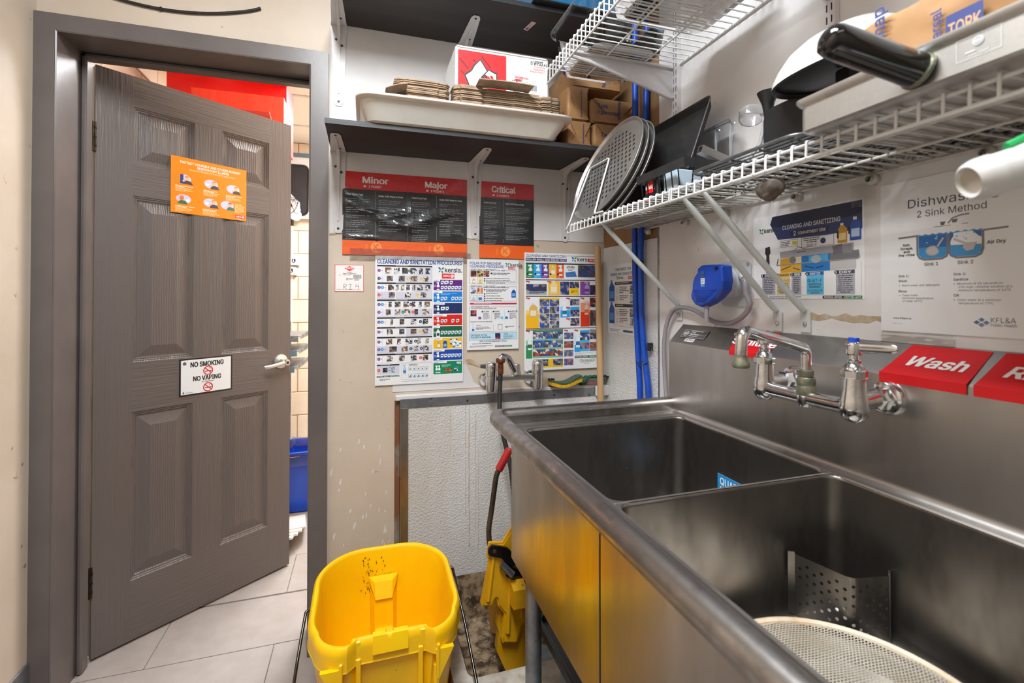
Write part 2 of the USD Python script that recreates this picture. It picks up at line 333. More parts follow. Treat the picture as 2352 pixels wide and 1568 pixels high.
# ------------------------------------------------------------------ flat print (lettering, pictures) as coloured faces
TXT = {}
def flat_text(t, bold):
    k = (t, bold)
    if k not in TXT:
        m = meshkit.text_mesh(t, 1.0, depth=.1, bold=bold); n = m.face_normals; keep = n[:, 2] > .9
        f = m.faces[keep]; u, inv = np.unique(f, return_inverse=True); TXT[k] = (m.vertices[u][:, :2], inv.reshape(-1, 3))
    return TXT[k]
class Print:
    """a sheet of u x v design units, y down; laid out into metres later"""
    EPS = 1.3e-4
    def __init__(s, u, v): s.u, s.v, s.items, s.boxes = u, v, [], []
    def put(s, xy, f, c, lift=0):
        xy = np.asarray(xy, float); lo, hi = xy.min(0), xy.max(0); lay = 0
        for (a, b, l) in s.boxes:
            if lo[0] < b[0] and hi[0] > a[0] and lo[1] < b[1] and hi[1] > a[1]: lay = max(lay, l + 1)
        s.boxes.append((lo, hi, lay)); c = np.asarray(c); c = np.broadcast_to(c, (len(xy), 3)) if c.ndim == 1 else c
        s.items.append((xy, np.asarray(f, int), c, lay)); return s
    def rect(s, x0, y0, x1, y1, c, nx=1, ny=1):
        X, Y = np.meshgrid(np.linspace(x0, x1, nx + 1), np.linspace(y0, y1, ny + 1), indexing='ij'); F = []
        for i in range(nx):
            for j in range(ny):
                a = i * (ny + 1) + j; F += [[a, a + 1, a + ny + 2], [a, a + ny + 2, a + ny + 1]]
        return s.put(np.stack([X.ravel(), Y.ravel()], 1), F, srgb(c))
    def rects(s, L, c):
        V, F = [], []
        for (x0, y0, x1, y1) in L:
            k = len(V); V += [(x0, y0), (x0, y1), (x1, y1), (x1, y0)]; F += [[k, k + 1, k + 2], [k, k + 2, k + 3]]
        return s.put(V, F, srgb(c))
    def frame(s, x0, y0, x1, y1, w, c): return s.rects([(x0, y0, x1, y0 + w), (x0, y1 - w, x1, y1), (x0, y0 + w, x0 + w, y1 - w), (x1 - w, y0 + w, x1, y1 - w)], c)
    def poly(s, pts, c):
        v, f = trimesh.creation.triangulate_polygon(Polygon(pts).buffer(0), engine='earcut'); return s.put(v, f, srgb(c))
    def shape(s, g, c):
        for q in getattr(g, 'geoms', [g]):
            v, f = trimesh.creation.triangulate_polygon(q, engine='earcut'); s.put(v, f, srgb(c))
        return s
    def disc(s, x, y, r, c, ry=None, n=16):
        a = np.arange(n) / n * 2 * PI; ry = ry or r; V = np.stack([x + r * np.cos(a), y + ry * np.sin(a)], 1)
        return s.put(V, [[0, k + 1, k] for k in range(1, n - 1)], srgb(c))
    def line(s, pts, w, c): return s.shape(LineString(pts).buffer(w / 2, cap_style=2, resolution=3), c)
    def text(s, t, x, y, h, c, bold=False, width=None, align='l', slant=0., vert=0, heavy=0.):
        if heavy: s.text(t, x + heavy * h, y, h, c, bold, width, align, slant, vert)
        v, f = flat_text(t, bold); v = v.copy() * h; w = v[:, 0].max() - v[:, 0].min(); v[:, 0] -= v[:, 0].min()
        if width: v[:, 0] *= width / w; w = width
        v[:, 0] += v[:, 1] * slant
        v = np.stack([v[:, 0] - (0 if align == 'l' else w / 2 if align == 'c' else w), -v[:, 1]], 1)
        if vert: v = np.stack([v[:, 1] * vert, -v[:, 0] * vert], 1)
        return s.put(v + [x, y], f[:, ::-1], srgb(c))
    def bars(s, x, y, w, n, lh, c, seed=0, fill=.42, center=False, word=2.6):
        R = random.Random(seed); L = []
        for i in range(n):
            ww = w * (R.uniform(.75, 1) if i < n - 1 else R.uniform(.35, .8)); q = x + (w - ww) / 2 if center else x; e = q + ww
            while q < e - lh * .3:
                k = min(e - q, lh * word * R.uniform(.4, 1.3)); L.append((q, y + i * lh, q + k, y + i * lh + lh * fill)); q += k + lh * .32
        return s.rects(L, c)
    def pic(s, x0, y0, x1, y1, pal, seed=0, n=4, m=4):
        R = random.Random(seed); P = {}
        for i in range(n + 1):
            for j in range(m + 1):
                jx = R.uniform(-.35, .35) if 0 < i < n else 0; jy = R.uniform(-.35, .35) if 0 < j < m else 0
                P[i, j] = (x0 + (x1 - x0) * (i + jx) / n, y0 + (y1 - y0) * (j + jy) / m)
        V, F, C = [], [], []; cols = [srgb(p) for p in pal]
        for i in range(n):
            for j in range(m):
                a, b, c, d = P[i, j], P[i, j + 1], P[i + 1, j + 1], P[i + 1, j]
                cc = R.choice(cols)
                for t in ((a, b, c), (a, c, d)):
                    q = np.array(cc if R.random() < .6 else R.choice(cols)) * R.uniform(.8, 1.15); k = len(V); V += t; F.append([k, k + 1, k + 2]); C += [q] * 3
        return s.put(V, F, np.clip(C, 0, 1))
    def spray(s, x, y, h, c, body='#e8eef2', w=None):
        w = w or h * .32
        s.poly([(x - w * .5, y + h), (x - w * .5, y + h * .42), (x - w * .16, y + h * .27), (x - w * .16, y + h * .16), (x - w * .55, y + h * .2), (x - w * .62, y + h * .04), (x + w * .35, y), (x + w * .3, y + h * .16), (x + w * .16, y + h * .27), (x + w * .5, y + h * .42), (x + w * .5, y + h)], body)
        s.rect(x - w * .5, y + h * .62, x + w * .5, y + h * .86, c)
        return s
    def jug(s, x, y, h, c, lab='#e9e4d8', cap='#d8d8d8'):
        w = h * .5
        s.poly([(x - w * .5, y + h), (x - w * .5, y + h * .35), (x - w * .2, y + h * .12), (x + w * .15, y + h * .12), (x + w * .5, y + h * .3), (x + w * .5, y + h)], c)
        s.rect(x - w * .2, y, x + w * .12, y + h * .12, cap); s.rect(x - w * .36, y + h * .5, x + w * .36, y + h * .85, lab)
        return s
    def kersia(s, x, y, h, c='#2d3a40', k=1.0):
        a = h * .95
        for dx, dy, ex, ey, cc in ((-.05, -.05, -.75, -.85, '#1d4f9c'), (.05, -.05, .85, -.8, '#2c8a4a'), (-.08, .08, -.7, .6, '#1c7db5'), (.08, .1, .55, .95, '#2c8a4a')):
            ax, ay = x + dx * a, y + dy * a; bx, by = x + ex * a, y + ey * a; mx, my = (ax + bx) / 2, (ay + by) / 2; nx, ny = -(by - ay) * .28, (bx - ax) * .28
            s.poly([(ax, ay), (mx + nx, my + ny), (bx, by), (mx - nx, my - ny)], cc)
        return s.text('kersia.', x + a * 1.05, y + h * .55, h * 1.15, c, width=h * 4.6 * k, bold=True)
    def circlek(s, x0, y0, x1, y1):
        h = y1 - y0; s.rect(x0, y0, x1, y1, '#d3202b'); s.text('CIRCLE', x0 + (x1 - x0) * .08, y1 - h * .32, h * .38, '#f6f6f6', True, width=(x1 - x0) * .56)
        s.disc(x1 - (x1 - x0) * .18, (y0 + y1) / 2, h * .34, '#f6f6f6'); return s.text('K', x1 - (x1 - x0) * .18, y1 - h * .3, h * .4, '#d3202b', True, align='c')
    def lay(s, W, H, O, ux, uy, base=0.0, disp=None):
        """O: the sheet's top left corner; ux along the text, uy downwards. returns (v, f), colours"""
        O, ux, uy = map(lambda q: np.asarray(q, float), (O, ux, uy)); n = np.cross(uy, ux); V, F, C, k = [], [], [], 0
        for xy, f, c, lay in s.items:
            x, y = xy[:, 0] / s.u * W, xy[:, 1] / s.v * H
            d = base + (lay + 1) * s.EPS + (disp(x, y) if disp else 0)
            V.append(O + x[:, None] * ux + y[:, None] * uy + np.asarray(d)[..., None] * n if np.ndim(d) else O + x[:, None] * ux + y[:, None] * uy + d * n); F.append(f + k); C.append(c); k += len(xy)
        return (np.vstack(V), np.vstack(F)), np.vstack(C)
def sheet_mesh(W, H, O, ux, uy, t=.0008, nx=1, ny=1, disp=None):
    O, ux, uy = map(lambda q: np.asarray(q, float), (O, ux, uy)); n = np.cross(uy, ux); b = B()
    X, Y = np.meshgrid(np.linspace(0, W, nx + 1), np.linspace(0, H, ny + 1), indexing='ij'); x, y = X.ravel(), Y.ravel(); d = disp(x, y) if disp else np.zeros_like(x)
    P = O + x[:, None] * ux + y[:, None] * uy; top = P + d[:, None] * n; bot = top - t * n; F = []; m = len(P)
    for i in range(nx):
        for j in range(ny):
            a = i * (ny + 1) + j; q = [a, a + 1, a + ny + 2, a + ny + 1]; F += [q, [k + m for k in q[::-1]]]
    edge = [i * (ny + 1) for i in range(nx + 1)] + [nx * (ny + 1) + j for j in range(1, ny + 1)] + [i * (ny + 1) + ny for i in range(nx - 1, -1, -1)] + [j for j in range(ny - 1, 0, -1)]
    for i in range(len(edge)):
        a, c = edge[i], edge[(i + 1) % len(edge)]; F.append([a, c, c + m, a + m])
    return b.add(np.vstack([top, bot]), F)
def poster(name, label, cat, P, W, H, O, ux, uy, material=None, sheet='#e6e6e8', disp=None, nx=1, ny=1, sheet_mat=None, t=.0008, sheet_name='sheet', loc=None):
    O = np.asarray(O, float); th = thing(name, label, cat, O + np.asarray(uy) * H if loc is None else loc)
    part(sheet_name, sheet_mesh(W, H, O, ux, uy, t, nx, ny, disp), sheet_mat or M['paper'], th)
    (v, f), c = P.lay(W, H, O, ux, uy, 0.0, disp)
    part('print', (v, f), material or M['print'], th, col=c)
    return th

# ================================================================== THE ROOM
XL, XR, YB, YN, ZC = -0.057, 1.862, 0.0, -3.3, 2.66     # left wall, right wall, back wall, wall behind the camera, ceiling
HX0, HX1, HY, HZ, WT = -0.25, 1.75, 2.77, 2.6, 0.19      # hall beyond the door
# floor: 61 x 30.5 cm tiles laid in a third bond, grout below
fl = thing('floor', 'pale grey-beige rectangular floor tiles in staggered rows', 'floor', kind='structure')
part('grout', B().box((-.35, -3.35, -.05), (1.9, 2.85, -.003)), M['grout'], fl)
R = random.Random(3)
rows = [(-.215, -.018), (.0915, .195), (.404, .588), (.709, .378), (1.0145, .168), (1.32, -.03), (1.625, .38), (1.93, .17), (2.235, .58), (2.54, .37)]
rows = [(y, j) for y, j in rows] + [(-.215 - .305 * k, .19 * k) for k in range(1, 4)]
for y0, j in rows:
    x = j - .61 * 4
    while x < 1.88:
        a, b = max(x + .0012, -.34), min(x + .61 - .0012, 1.88)
        if b - a > .03:
            z = R.uniform(-.0004, .0004)
            part('tile', B().box((a, y0 + .0012, -.012), (b, y0 + .3038, z), .0012), M['tile'], fl, smooth=False)
        x += .61
# ceilings and walls
ce = thing('ceiling', 'plain off-white ceiling above the sink room', 'ceiling', kind='structure')
part('panel', B().box((XL - .1, YN - .1, ZC), (XR + .1, WT, ZC + .05)), M['ceiling'], ce)
wb = thing('wall_back', 'back wall painted white above and cream below behind the posters', 'wall', kind='structure')
ox0, ox1, oz = -.012, .722, 2.059
b = B(); b.box((XL - .2, 0, -.0), (ox0, WT, ZC)); b.box((ox1, 0, 0), (XR + .02, WT, ZC)); b.box((ox0, 0, oz), (ox1, WT, ZC))
part('plaster', b, M['beige_wall'], wb)
edge = [(.778, 1.468), (.80, 1.470), (.86, 1.466), (1.0, 1.469), (1.275, 1.468), (1.31, 1.464), (1.5, 1.470), (1.858, 1.472)]
b = B().extr(Polygon([(x, z) for x, z in edge] + [(1.858, ZC), (.778, ZC)]), .003, TR((0, 0, 0), (1, 0, 0), (0, 0, 1)))
part('wall_panel', b, M['white_wall'], wb, 'white painted upper wall')
b = B().extr(Polygon([(.995, .893), (.998, .97), (1.02, .985), (1.1, .978), (1.27, .982), (1.285, .95), (1.30, .915), (1.33, .893)]), .002, TR((0, 0, 0), (1, 0, 0), (0, 0, 1)))
part('paint_patch', b, M['white_wall'], wb, 'white paint patch above the ledge')
for pts in ([(1.268, 1.002), (1.275, .987), (1.29, .984), (1.318, .972), (1.322, .98), (1.298, 1.0), (1.285, 1.004)], [(.776, 1.462), (.783, 1.484), (.797, 1.478), (.80, 1.463)]):
    part('chip', B().extr(Polygon(pts), .0024, TR((0, 0, 0), (1, 0, 0), (0, 0, 1))), M['stain'], wb, 'bare patch of torn plaster')
def crumbs(n, x0, x1, z0, z1, seed, plane, d):
    R = random.Random(seed); b = B()
    for _ in range(n):
        x, z, r = R.uniform(x0, x1), R.uniform(z0, z1), R.uniform(.0012, .003)
        q = [(x + r * math.cos(a) * R.uniform(.5, 1.6), z + r * math.sin(a) * R.uniform(.5, 1.4)) for a in np.arange(6) / 6 * 2 * PI]
        b.extr(Polygon(q).buffer(0), d, plane)
    return b
part('screw_hole', crumbs(22, .79, 1.0, .45, 1.25, 5, TR((0, 0, 0), (1, 0, 0), (0, 0, 1)), .0006), M['stain'], wb, kind='stuff')
R = random.Random(15)
b = B()
for _ in range(26):
    x, z, r, h = R.uniform(.785, .99), R.uniform(.33, .72), R.uniform(.0015, .004), R.uniform(.005, .016)
    b.extr(Polygon([(x + r * math.cos(a) * R.uniform(.6, 1.2) + .2 * h * math.sin(a), z + h * math.sin(a) * R.uniform(.7, 1.2)) for a in np.arange(8) / 8 * 2 * PI]).buffer(0), .0006, TR((0, 0, 0), (1, 0, 0), (0, 0, 1)))
part('paint_fleck', b, M['white_wall'], wb, 'white paint flecks low on the cream wall', kind='stuff')
def drip(x, z0, z1, w, seed):
    R = random.Random(seed); n = 14; zs_ = np.linspace(z0, z1, n); xc = x + np.cumsum([R.uniform(-.0012, .0012) for _ in range(n)])
    return B().extr(Polygon([(a - w * R.uniform(.4, 1), z) for a, z in zip(xc, zs_)] + [(a + w * R.uniform(.4, 1), z) for a, z in zip(xc[::-1], zs_[::-1])]).buffer(0), .0004, TR((0, -.030, 0), (1, 0, 0), (0, 0, 1)))
# wainscot over the mop sink: embossed panel, metal corner strips, ledge
b = B().box((1.05, -.030, .196), (1.86, -.002, .846)); part('wainscot_panel', b, M['frp'], wb, 'pebbled white wall panel')
drip_m = mat('brown_drip', '#a89a84', '#c6bfb3', scale=30., rough=.5, coord='world')
for k_, (x_, z0_, z1_, w_) in enumerate(((1.275, .84, .30, .0022), (1.262, .84, .42, .0012), (1.30, .80, .36, .0014), (1.205, .83, .66, .001), (1.315, .70, .27, .0012))): part('drip_stain', drip(x_, z0_, z1_, w_, k_), drip_m, wb, 'brown drip running down the panel')
b = B().box((1.021, -.0335, .838), (1.862, -.003, .872), .001); part('ledge_strip', b, M['aluminium'], wb, 'grey metal edge strip of the ledge')
b = B().box((1.021, -.0335, .02), (1.05, -.003, .838), .001); part('edge_strip', b, M['alu_low'], wb, 'worn metal corner strip')
part('rust_strip', B().box((1.003, -.012, .02), (1.0205, -.001, .862), .001), M['rust'], wb, 'rusty green edge strip')
part('ledge', B().box((1.005, -.032, .866), (1.862, -.001, .8835), .002), M['white_wall'], wb, 'white painted ledge top')
part('ledge_box', B().box((1.80, -.05, .838), (1.857, -.034, .880), .003), M['white_wall'], wb, 'chipped end block of the ledge')
part('kick_strip', B().box((1.05, -.02, .0), (1.862, -.001, .197)), M['grime'], wb, 'brown grimy base behind the mop basin')
for x in (1.268, 1.40, 1.62): part('screw', B().cyl((x, -.0335, .852), (x, -.0355, .852), .0035, 10), M['screw'], wb)
# left wall
wl = thing('wall_left', 'cream painted wall at the left edge beside the door frame', 'wall', kind='structure')
part('plaster', B().box((XL - .15, YN, 0), (XL, 0, ZC)), M['beige_wall'], wl)
P90 = TR((XL, 0, 0), (0, 1, 0), (0, 0, 1))
for (y, z, s) in ((-.075, 1.385, 1), (-.078, 1.246, .9), (-.072, .73, 1.3)):
    R = random.Random(int(z * 100)); q = [(y + .006 * s * math.cos(a) * R.uniform(.5, 1.3), z + .008 * s * math.sin(a) * R.uniform(.4, 1.5)) for a in np.arange(9) / 9 * 2 * PI]
    part('plaster_chip', B().extr(Polygon(q).buffer(0), .0008, P90), M['stain'], wl)
bl = thing('baseboard_left', 'brushed metal baseboard at the foot of the left wall', 'baseboard', (XL, 0, 0), kind='structure')
part('board', B().box((XL, YN, 0), (XL + .007, -.018, .157), .002), M['aluminium'], bl)
# right wall: bare board, with white panels fixed over it
wr = thing('wall_right', 'right wall of white panels above the sink with bare brown board showing', 'wall', kind='structure')
part('board', B().box((XR, YN, 0), (XR + .15, WT, ZC)), M['bare_wall'], wr)
part('wall_panel', B().box((XR - .006, -.388, .02), (XR - .0005, -.0035, 1.447), .001), M['frp'], wr, 'pebbled white panel in the corner')
part('wall_panel', B().box((XR - .007, -2.6, .02), (XR - .0005, -.402, ZC), .001), M['white_panel'], wr, 'white painted panel above the sink')
part('joint_strip', B().box((XR - .004, -.4015, .5), (XR - .0005, -.3885, 1.49), .0005), M['aluminium'], wr)
PR = TR((XR - .0071, 0, 0), (0, -1, 0), (0, 0, 1))
R = random.Random(8); q = [(y, 1.205 + R.uniform(-.004, .004)) for y in np.linspace(.965, 1.135, 12)] + [(y, 1.194 + R.uniform(-.005, .005)) for y in np.linspace(1.135, .965, 12)]
part('stain', B().extr(Polygon(q).buffer(0), .0006, PR), M['stain'], wr, 'brown stain streak along a joint')
part('stain', B().extr(Polygon([(.72, 1.215), (.83, 1.215), (.83, 1.24), (.80, 1.252), (.735, 1.25), (.72, 1.235)]), .0004, PR), mat('faint_stain', '#cfc4b4', '#d8d2c8', scale=30., rough=.6, coord='world'), wr)
wn = thing('wall_near', 'plain taupe wall behind the camera', 'wall', kind='structure')
part('plaster', B().box((XL - .1, YN - .1, 0), (XR + .1, YN, ZC)), mat('near_wall_paint', '#a39a8e', '#988e82', scale=3., rough=.6, coord='world'), wn)
# hall beyond the door
wh = thing('wall_hall_far', 'cream painted block wall at the far side of the hall', 'wall', (0, HY, 0), kind='structure')
part('mortar', B().box((HX0 - .05, HY, 0), (HX1, HY + .1, HZ)), M['hall_grout'], wh)
for k in range(13):
    for i in range(-1, 6):
        x0 = -.07 + i * .406 + (.203 if k % 2 else 0); a, c = max(x0 + .004, HX0), min(x0 + .402, HX1)
        if c - a > .05 and a < 1.3: part('block', B().box((a, HY - .006, k * .203 + .004), (c, HY + .02, min(k * .203 + .199, HZ)), .003), M['hall_block'], wh, smooth=False)
wl2 = thing('wall_hall_left', 'cream painted block wall behind the door hinges', 'wall', (HX0, 1, 0), kind='structure')
part('mortar', B().box((HX0 - .1, WT, 0), (HX0, HY + .05, HZ)), M['hall_grout'], wl2)
for k in range(13):
    for i in range(8):
        y0 = WT + i * .406 - (.203 if k % 2 else 0); a, c = max(y0 + .004, WT), min(y0 + .402, HY)
        if c - a > .05: part('block', B().box((HX0 - .02, a, k * .203 + .004), (HX0 + .006, c, min(k * .203 + .199, HZ)), .003), M['hall_block'], wl2, smooth=False)
w3 = thing('wall_hall_right', 'cream wall closing the hall on the right', 'wall', (HX1, 1, 0), kind='structure')
part('plaster', B().box((HX1, WT, 0), (HX1 + .1, HY + .1, HZ)), M['hall_block'], w3)
ch = thing('ceiling_hall', 'white speckled ceiling tiles in a metal grid above the hall', 'ceiling', (0, 1, HZ), kind='structure')
part('deck', B().box((HX0 - .05, WT, HZ + .02), (HX1 + .05, HY + .1, HZ + .05)), M['ceiling'], ch)
acou = mat('acoustic_tile', '#e3d9cf', '#cfc3b8', scale=160., lo=.55, hi=.75, rough=.9, coord='world')
for i in range(4):
    for j in range(5):
        x0, y0 = HX0 + .02 + i * .61 - .14, WT + j * .61 - .33
        a, c, d, e = max(x0 + .013, HX0), min(x0 + .597, HX1), max(y0 + .013, WT), min(y0 + .597, HY)
        if c > a and e > d: part('ceiling_tile', B().box((a, d, HZ + .004), (c, e, HZ + .018)), acou, ch, smooth=False)
b = B()
for i in range(5): b.box((HX0 + .02 + i * .61 - .14 - .012, WT, HZ - .002), (HX0 + .02 + i * .61 - .14 + .012, HY, HZ + .003))
for j in range(6): b.box((HX0, WT + j * .61 - .33 - .012, HZ - .002), (HX1, WT + j * .61 - .33 + .012, HZ + .003))
part('grid', b, M['bracket'], ch)
# lamp housings
for n, (x, y, z, w, h) in enumerate(((.82, -1.42, ZC, .32, 1.22), (.85, -2.75, ZC, 1.22, .32), (1.05, 1.15, HZ, .6, 1.15), (1.15, 2.10, HZ, .55, .55))):
    lab = ['long ceiling lamp over the middle of the sink room', 'crosswise ceiling lamp behind the camera', 'large ceiling lamp over the hall', 'square ceiling lamp at the far side of the hall'][n]
    t = thing('ceiling_lamp', lab, 'lamp', (x, y, z))
    b = B(); e = .02
    for lo, hi in (((x - w / 2, y - h / 2, z - .012), (x - w / 2 + e, y + h / 2, z)), ((x + w / 2 - e, y - h / 2, z - .012), (x + w / 2, y + h / 2, z)), ((x - w / 2, y - h / 2, z - .012), (x + w / 2, y - h / 2 + e, z)), ((x - w / 2, y + h / 2 - e, z - .012), (x + w / 2, y + h / 2, z))): b.box(lo, hi, .002)
    part('frame', b, M['lamp_body'], t)
    part('diffuser', B().box((x - w / 2 + e, y - h / 2 + e, z - .004), (x + w / 2 - e, y + h / 2 - e, z - .001)), M['glow'], t)

# ------------------------------------------------------------------ door frame
fr = thing('trim_1', 'dark taupe painted steel door frame', 'door frame', (0, 0, 0), kind='structure')
def profile_frame(b, x0, x1, z1, y0, y1, out, nm):
    pass
c0, c1, cz = -.057, .773, 2.103; i0, i1, iz = -.003, .714, 2.052
TM = TR((0, 0, 0), (1, 0, 0), (0, 0, 1))
part('casing', B().extr([(c0, 0), (i0, 0), (i0, iz), (c0, cz)], .016, TM, 0), M['frame_paint'], fr, smooth=False)
part('casing', B().extr([(i1, 0), (c1, 0), (c1, cz), (i1, iz)], .016, TM, 0), M['frame_paint'], fr, smooth=False)
part('casing', B().extr([(c0, cz), (i0, iz), (i1, iz), (c1, cz)], .016, TM, 0), M['frame_paint'], fr, smooth=False)
b = B().box((i0 - .012, .0, 0), (i0 - .001, WT, iz + .01)); b.tube([(i0 + .0, -.013, 0), (i0 + .0, -.013, iz)], .004, 6); part('jamb', b, M['frame_paint'], fr)
b = B().box((i1 + .001, .0, 0), (i1 + .012, WT, iz + .01)); b.tube([(i1, -.013, 0), (i1, -.013, iz)], .004, 6); part('jamb', b, M['frame_paint'], fr)
b = B().box((i0 - .012, 0, iz + .001), (i1 + .012, WT, iz + .012)); b.tube([(i0, -.013, iz), (i1, -.013, iz)], .004, 6); part('head', b, M['frame_paint'], fr)
b = B().box((i0, .118, 0), (i0 + .017, .160, iz), .005); part('stop', b, M['frame_paint'], fr)
b = B().box((i1 - .017, .118, 0), (i1, .160, iz), .005); part('stop', b, M['frame_paint'], fr)
b = B().box((i0, .118, iz - .017), (i1, .160, iz), .005); part('stop', b, M['frame_paint'], fr)

# ------------------------------------------------------------------ the six-panel door, open into the hall
dr = thing('door_1', 'dark taupe six-panel wood-grain door standing ajar', 'door', (.012, .178, 0), 38.25, kind='structure')
DW, DZ0, DZ1, DT = .708, .009, 2.04, .035
xs = [0, .108, .305, .408, .604, DW]; zs = [DZ0, .222, .826, 1.005, 1.608, 1.722, 1.930, DZ1]
part('leaf', B().box((0, .0121, DZ0), (DW, DT, DZ1), .002), M['door_v'], dr, local=True)
def slab(x0, x1, z0, z1): return B().box((x0, 0, z0), (x1, .0122, z1))
part('stile', slab(0, xs[1], DZ0, DZ1), M['door_v'], dr, local=True); part('stile', slab(xs[4], DW, DZ0, DZ1), M['door_v'], dr, local=True)
for k in (1, 3, 5): part('stile', slab(xs[2], xs[3], zs[k], zs[k + 1]), M['door_v'], dr, local=True)
for k in (0, 2, 4, 6): part('rail', slab(xs[1], xs[4], zs[k], zs[k + 1]), M['door_h'], dr, local=True)
rings = [(0, 0), (.003, .0035), (.006, .0035), (.009, .007), (.013, .007), (.017, .0112), (.021, .0112), (.054, .0022), (.057, .0012)]
for k in (1, 3, 5):
    for i in (1, 3):
        b = B(); x0, x1, z0, z1 = xs[i], xs[i + 1], zs[k], zs[k + 1]; L = [[(x0 + o, d, z0 + o), (x1 - o, d, z0 + o), (x1 - o, d, z1 - o), (x0 + o, d, z1 - o)] for o, d in rings]
        for a, c in zip(L[:-1], L[1:]):
            for q in range(4): b.quad(a[q], a[(q + 1) % 4], c[(q + 1) % 4], c[q])
        b.quad(*L[-1]); part('panel', b, M['door_p'], dr, local=True, smooth=False)
for z in (.27, 1.79):
    b = B().cyl((-.006, -.004, z - .05), (-.006, -.004, z + .05), .008, 12); b.box((-.012, -.0005, z - .05), (.003, .004, z + .05))
    for q in (-.03, 0, .03): b.cyl((-.006, -.004, z + q - .001), (-.006, -.004, z + q + .001), .0095, 12)
    part('hinge', b, M['brass'], dr, 'tarnished brass hinge', local=True)
hs, hz = .660, .949
b = B().lathe([(.0335, 0), (.0335, .004), (.031, .009), (.020, .014), (.014, .017), (.014, .045), (.001, .045)], 32, TR((hs, 0, hz), (1, 0, 0), (0, 0, 1)))
b.lathe([(.013, .04), (.0135, .058), (.012, .061), (.0, .061)], 24, TR((hs + .001, 0, hz - .002), (1, 0, 0), (0, 0, 1)))
pts = [(hs + .004, -.05, hz - .002), (hs - .02, -.053, hz - .004), (hs - .05, -.053, hz - .009), (hs - .082, -.047, hz - .014), (hs - .095, -.043, hz - .015)]
b.tube(fillet(pts, .02), .0085, 12)
part('handle', b, M['satin'], dr, 'satin chrome lever handle with keyhole', local=True)
b = B().lathe([(.0062, 0), (.0062, .002), (.0, .002)], 16, TR((hs + .001, -.0605, hz - .002), (1, 0, 0), (0, 0, 1)))
part('lock_cylinder', b, M['screw'], dr, local=True)

# black cable over the door
cb = thing('cable', 'black cable drooping on the wall above the door', 'cable', (.1, -.01, 2.1))
pts = [(.005 + t * .55, -.006, 2.225 - .055 * math.sin(PI * min(1, max(0, t))) ** .8) for t in np.linspace(0, 1, 22)]
part('cord', B().tube(pts, .0045, 8), M['rubber'], cb)
part('clip', B().box((.262, -.011, 2.164), (.270, -.001, 2.176), .002), M['black'], cb)

# ================================================================== TWO-BOWL SINK
sk = thing('sink', 'long stainless steel two-bowl sink with rolled rim and splashback', 'sink', (1.55, -1.1, 0))
SX, SB = 1.27, 1.802                       # front skirt plane, splashback plane
SY0, SY1 = -.530, -2.05
# splashback: cove, upright, fold back to the wall
prof = [(XR - .008, 1.157), (SB + .004, 1.1055), (SB, 1.100), (SB, .912)] + [(SB - .016 + .016 * math.cos(a), .909 - .016 * math.sin(a)) for a in np.linspace(0, PI / 2, 7)] + [(SB - .018, .890), (SB + .003, .890), (SB + .003, 1.098), (XR - .008, 1.152)]
part('splashback', B().extr(Polygon(prof).buffer(0), SY0 - SY1, TR((0, SY0, 0), (1, 0, 0), (0, 0, 1))), M['steel'], sk, smooth=40)
part('splashback_end', B().extr([(XR - .008, 1.155), (SB, 1.104), (SB, .90), (XR - .008, .90)], .0015, TR((0, SY0 + .0016, 0), (1, 0, 0), (0, 0, 1))), M['steel'], sk)
# rolled rim
rz, rr = .912, .021
pts = [(SB + .005, -.5305, rz)] + fillet([(1.5, -.5305, rz), (1.240, -.5305, rz), (1.240, -1.2, rz)], .035, 8) + [(1.240, SY1, rz)]
part('rim', B().tube(pts, rr, 24), M['steel_rim'], sk, smooth=60)
b = B().box((1.25, -.5535, .895), (SB, -.5495, rz + .004)); b.box((1.2575, SY1, .895), (1.262, -.55, rz + .004)); b.tube([(1.26, -.5555, .893), (SB, -.5555, .893)], .004, 8)
part('rim_wall', b, M['steel_in'], sk)
bowls = [(1.300, -1.076, 1.786, -.603), (1.300, -1.56, 1.786, -1.081)]
deck = sbox(1.262, -1.62, SB, -.553)
for q in bowls: deck = deck.difference(Polygon(rrect(*q, .028)))
part('deck', B().extr(deck, .002, None, .8905), M['steel'], sk)
part('deck', B().box((1.262, SY1, .8905), (SB, -1.622, .8925)), M['steel'], sk)
for (x0, y0, x1, y1) in bowls:
    L = []
    for o, z, r in ((-.004, .8925, .032), (0, .891, .028), (.002, .884, .028), (.004, .66, .028), (.008, .645, .03), (.018, .635, .035), (.035, .630, .04), (.19, .626, .02)):
        p = rrect(x0 + o, y0 + o, x1 - o, y1 - o, r, 7); L.append(np.column_stack([p, np.full(len(p), z)]))
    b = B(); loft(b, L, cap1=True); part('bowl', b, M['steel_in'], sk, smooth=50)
part('divider', B().box((1.30, -1.0810, .885), (1.786, -1.0760, .8932), .001), M['steel'], sk, 'polished top edge between the bowls')
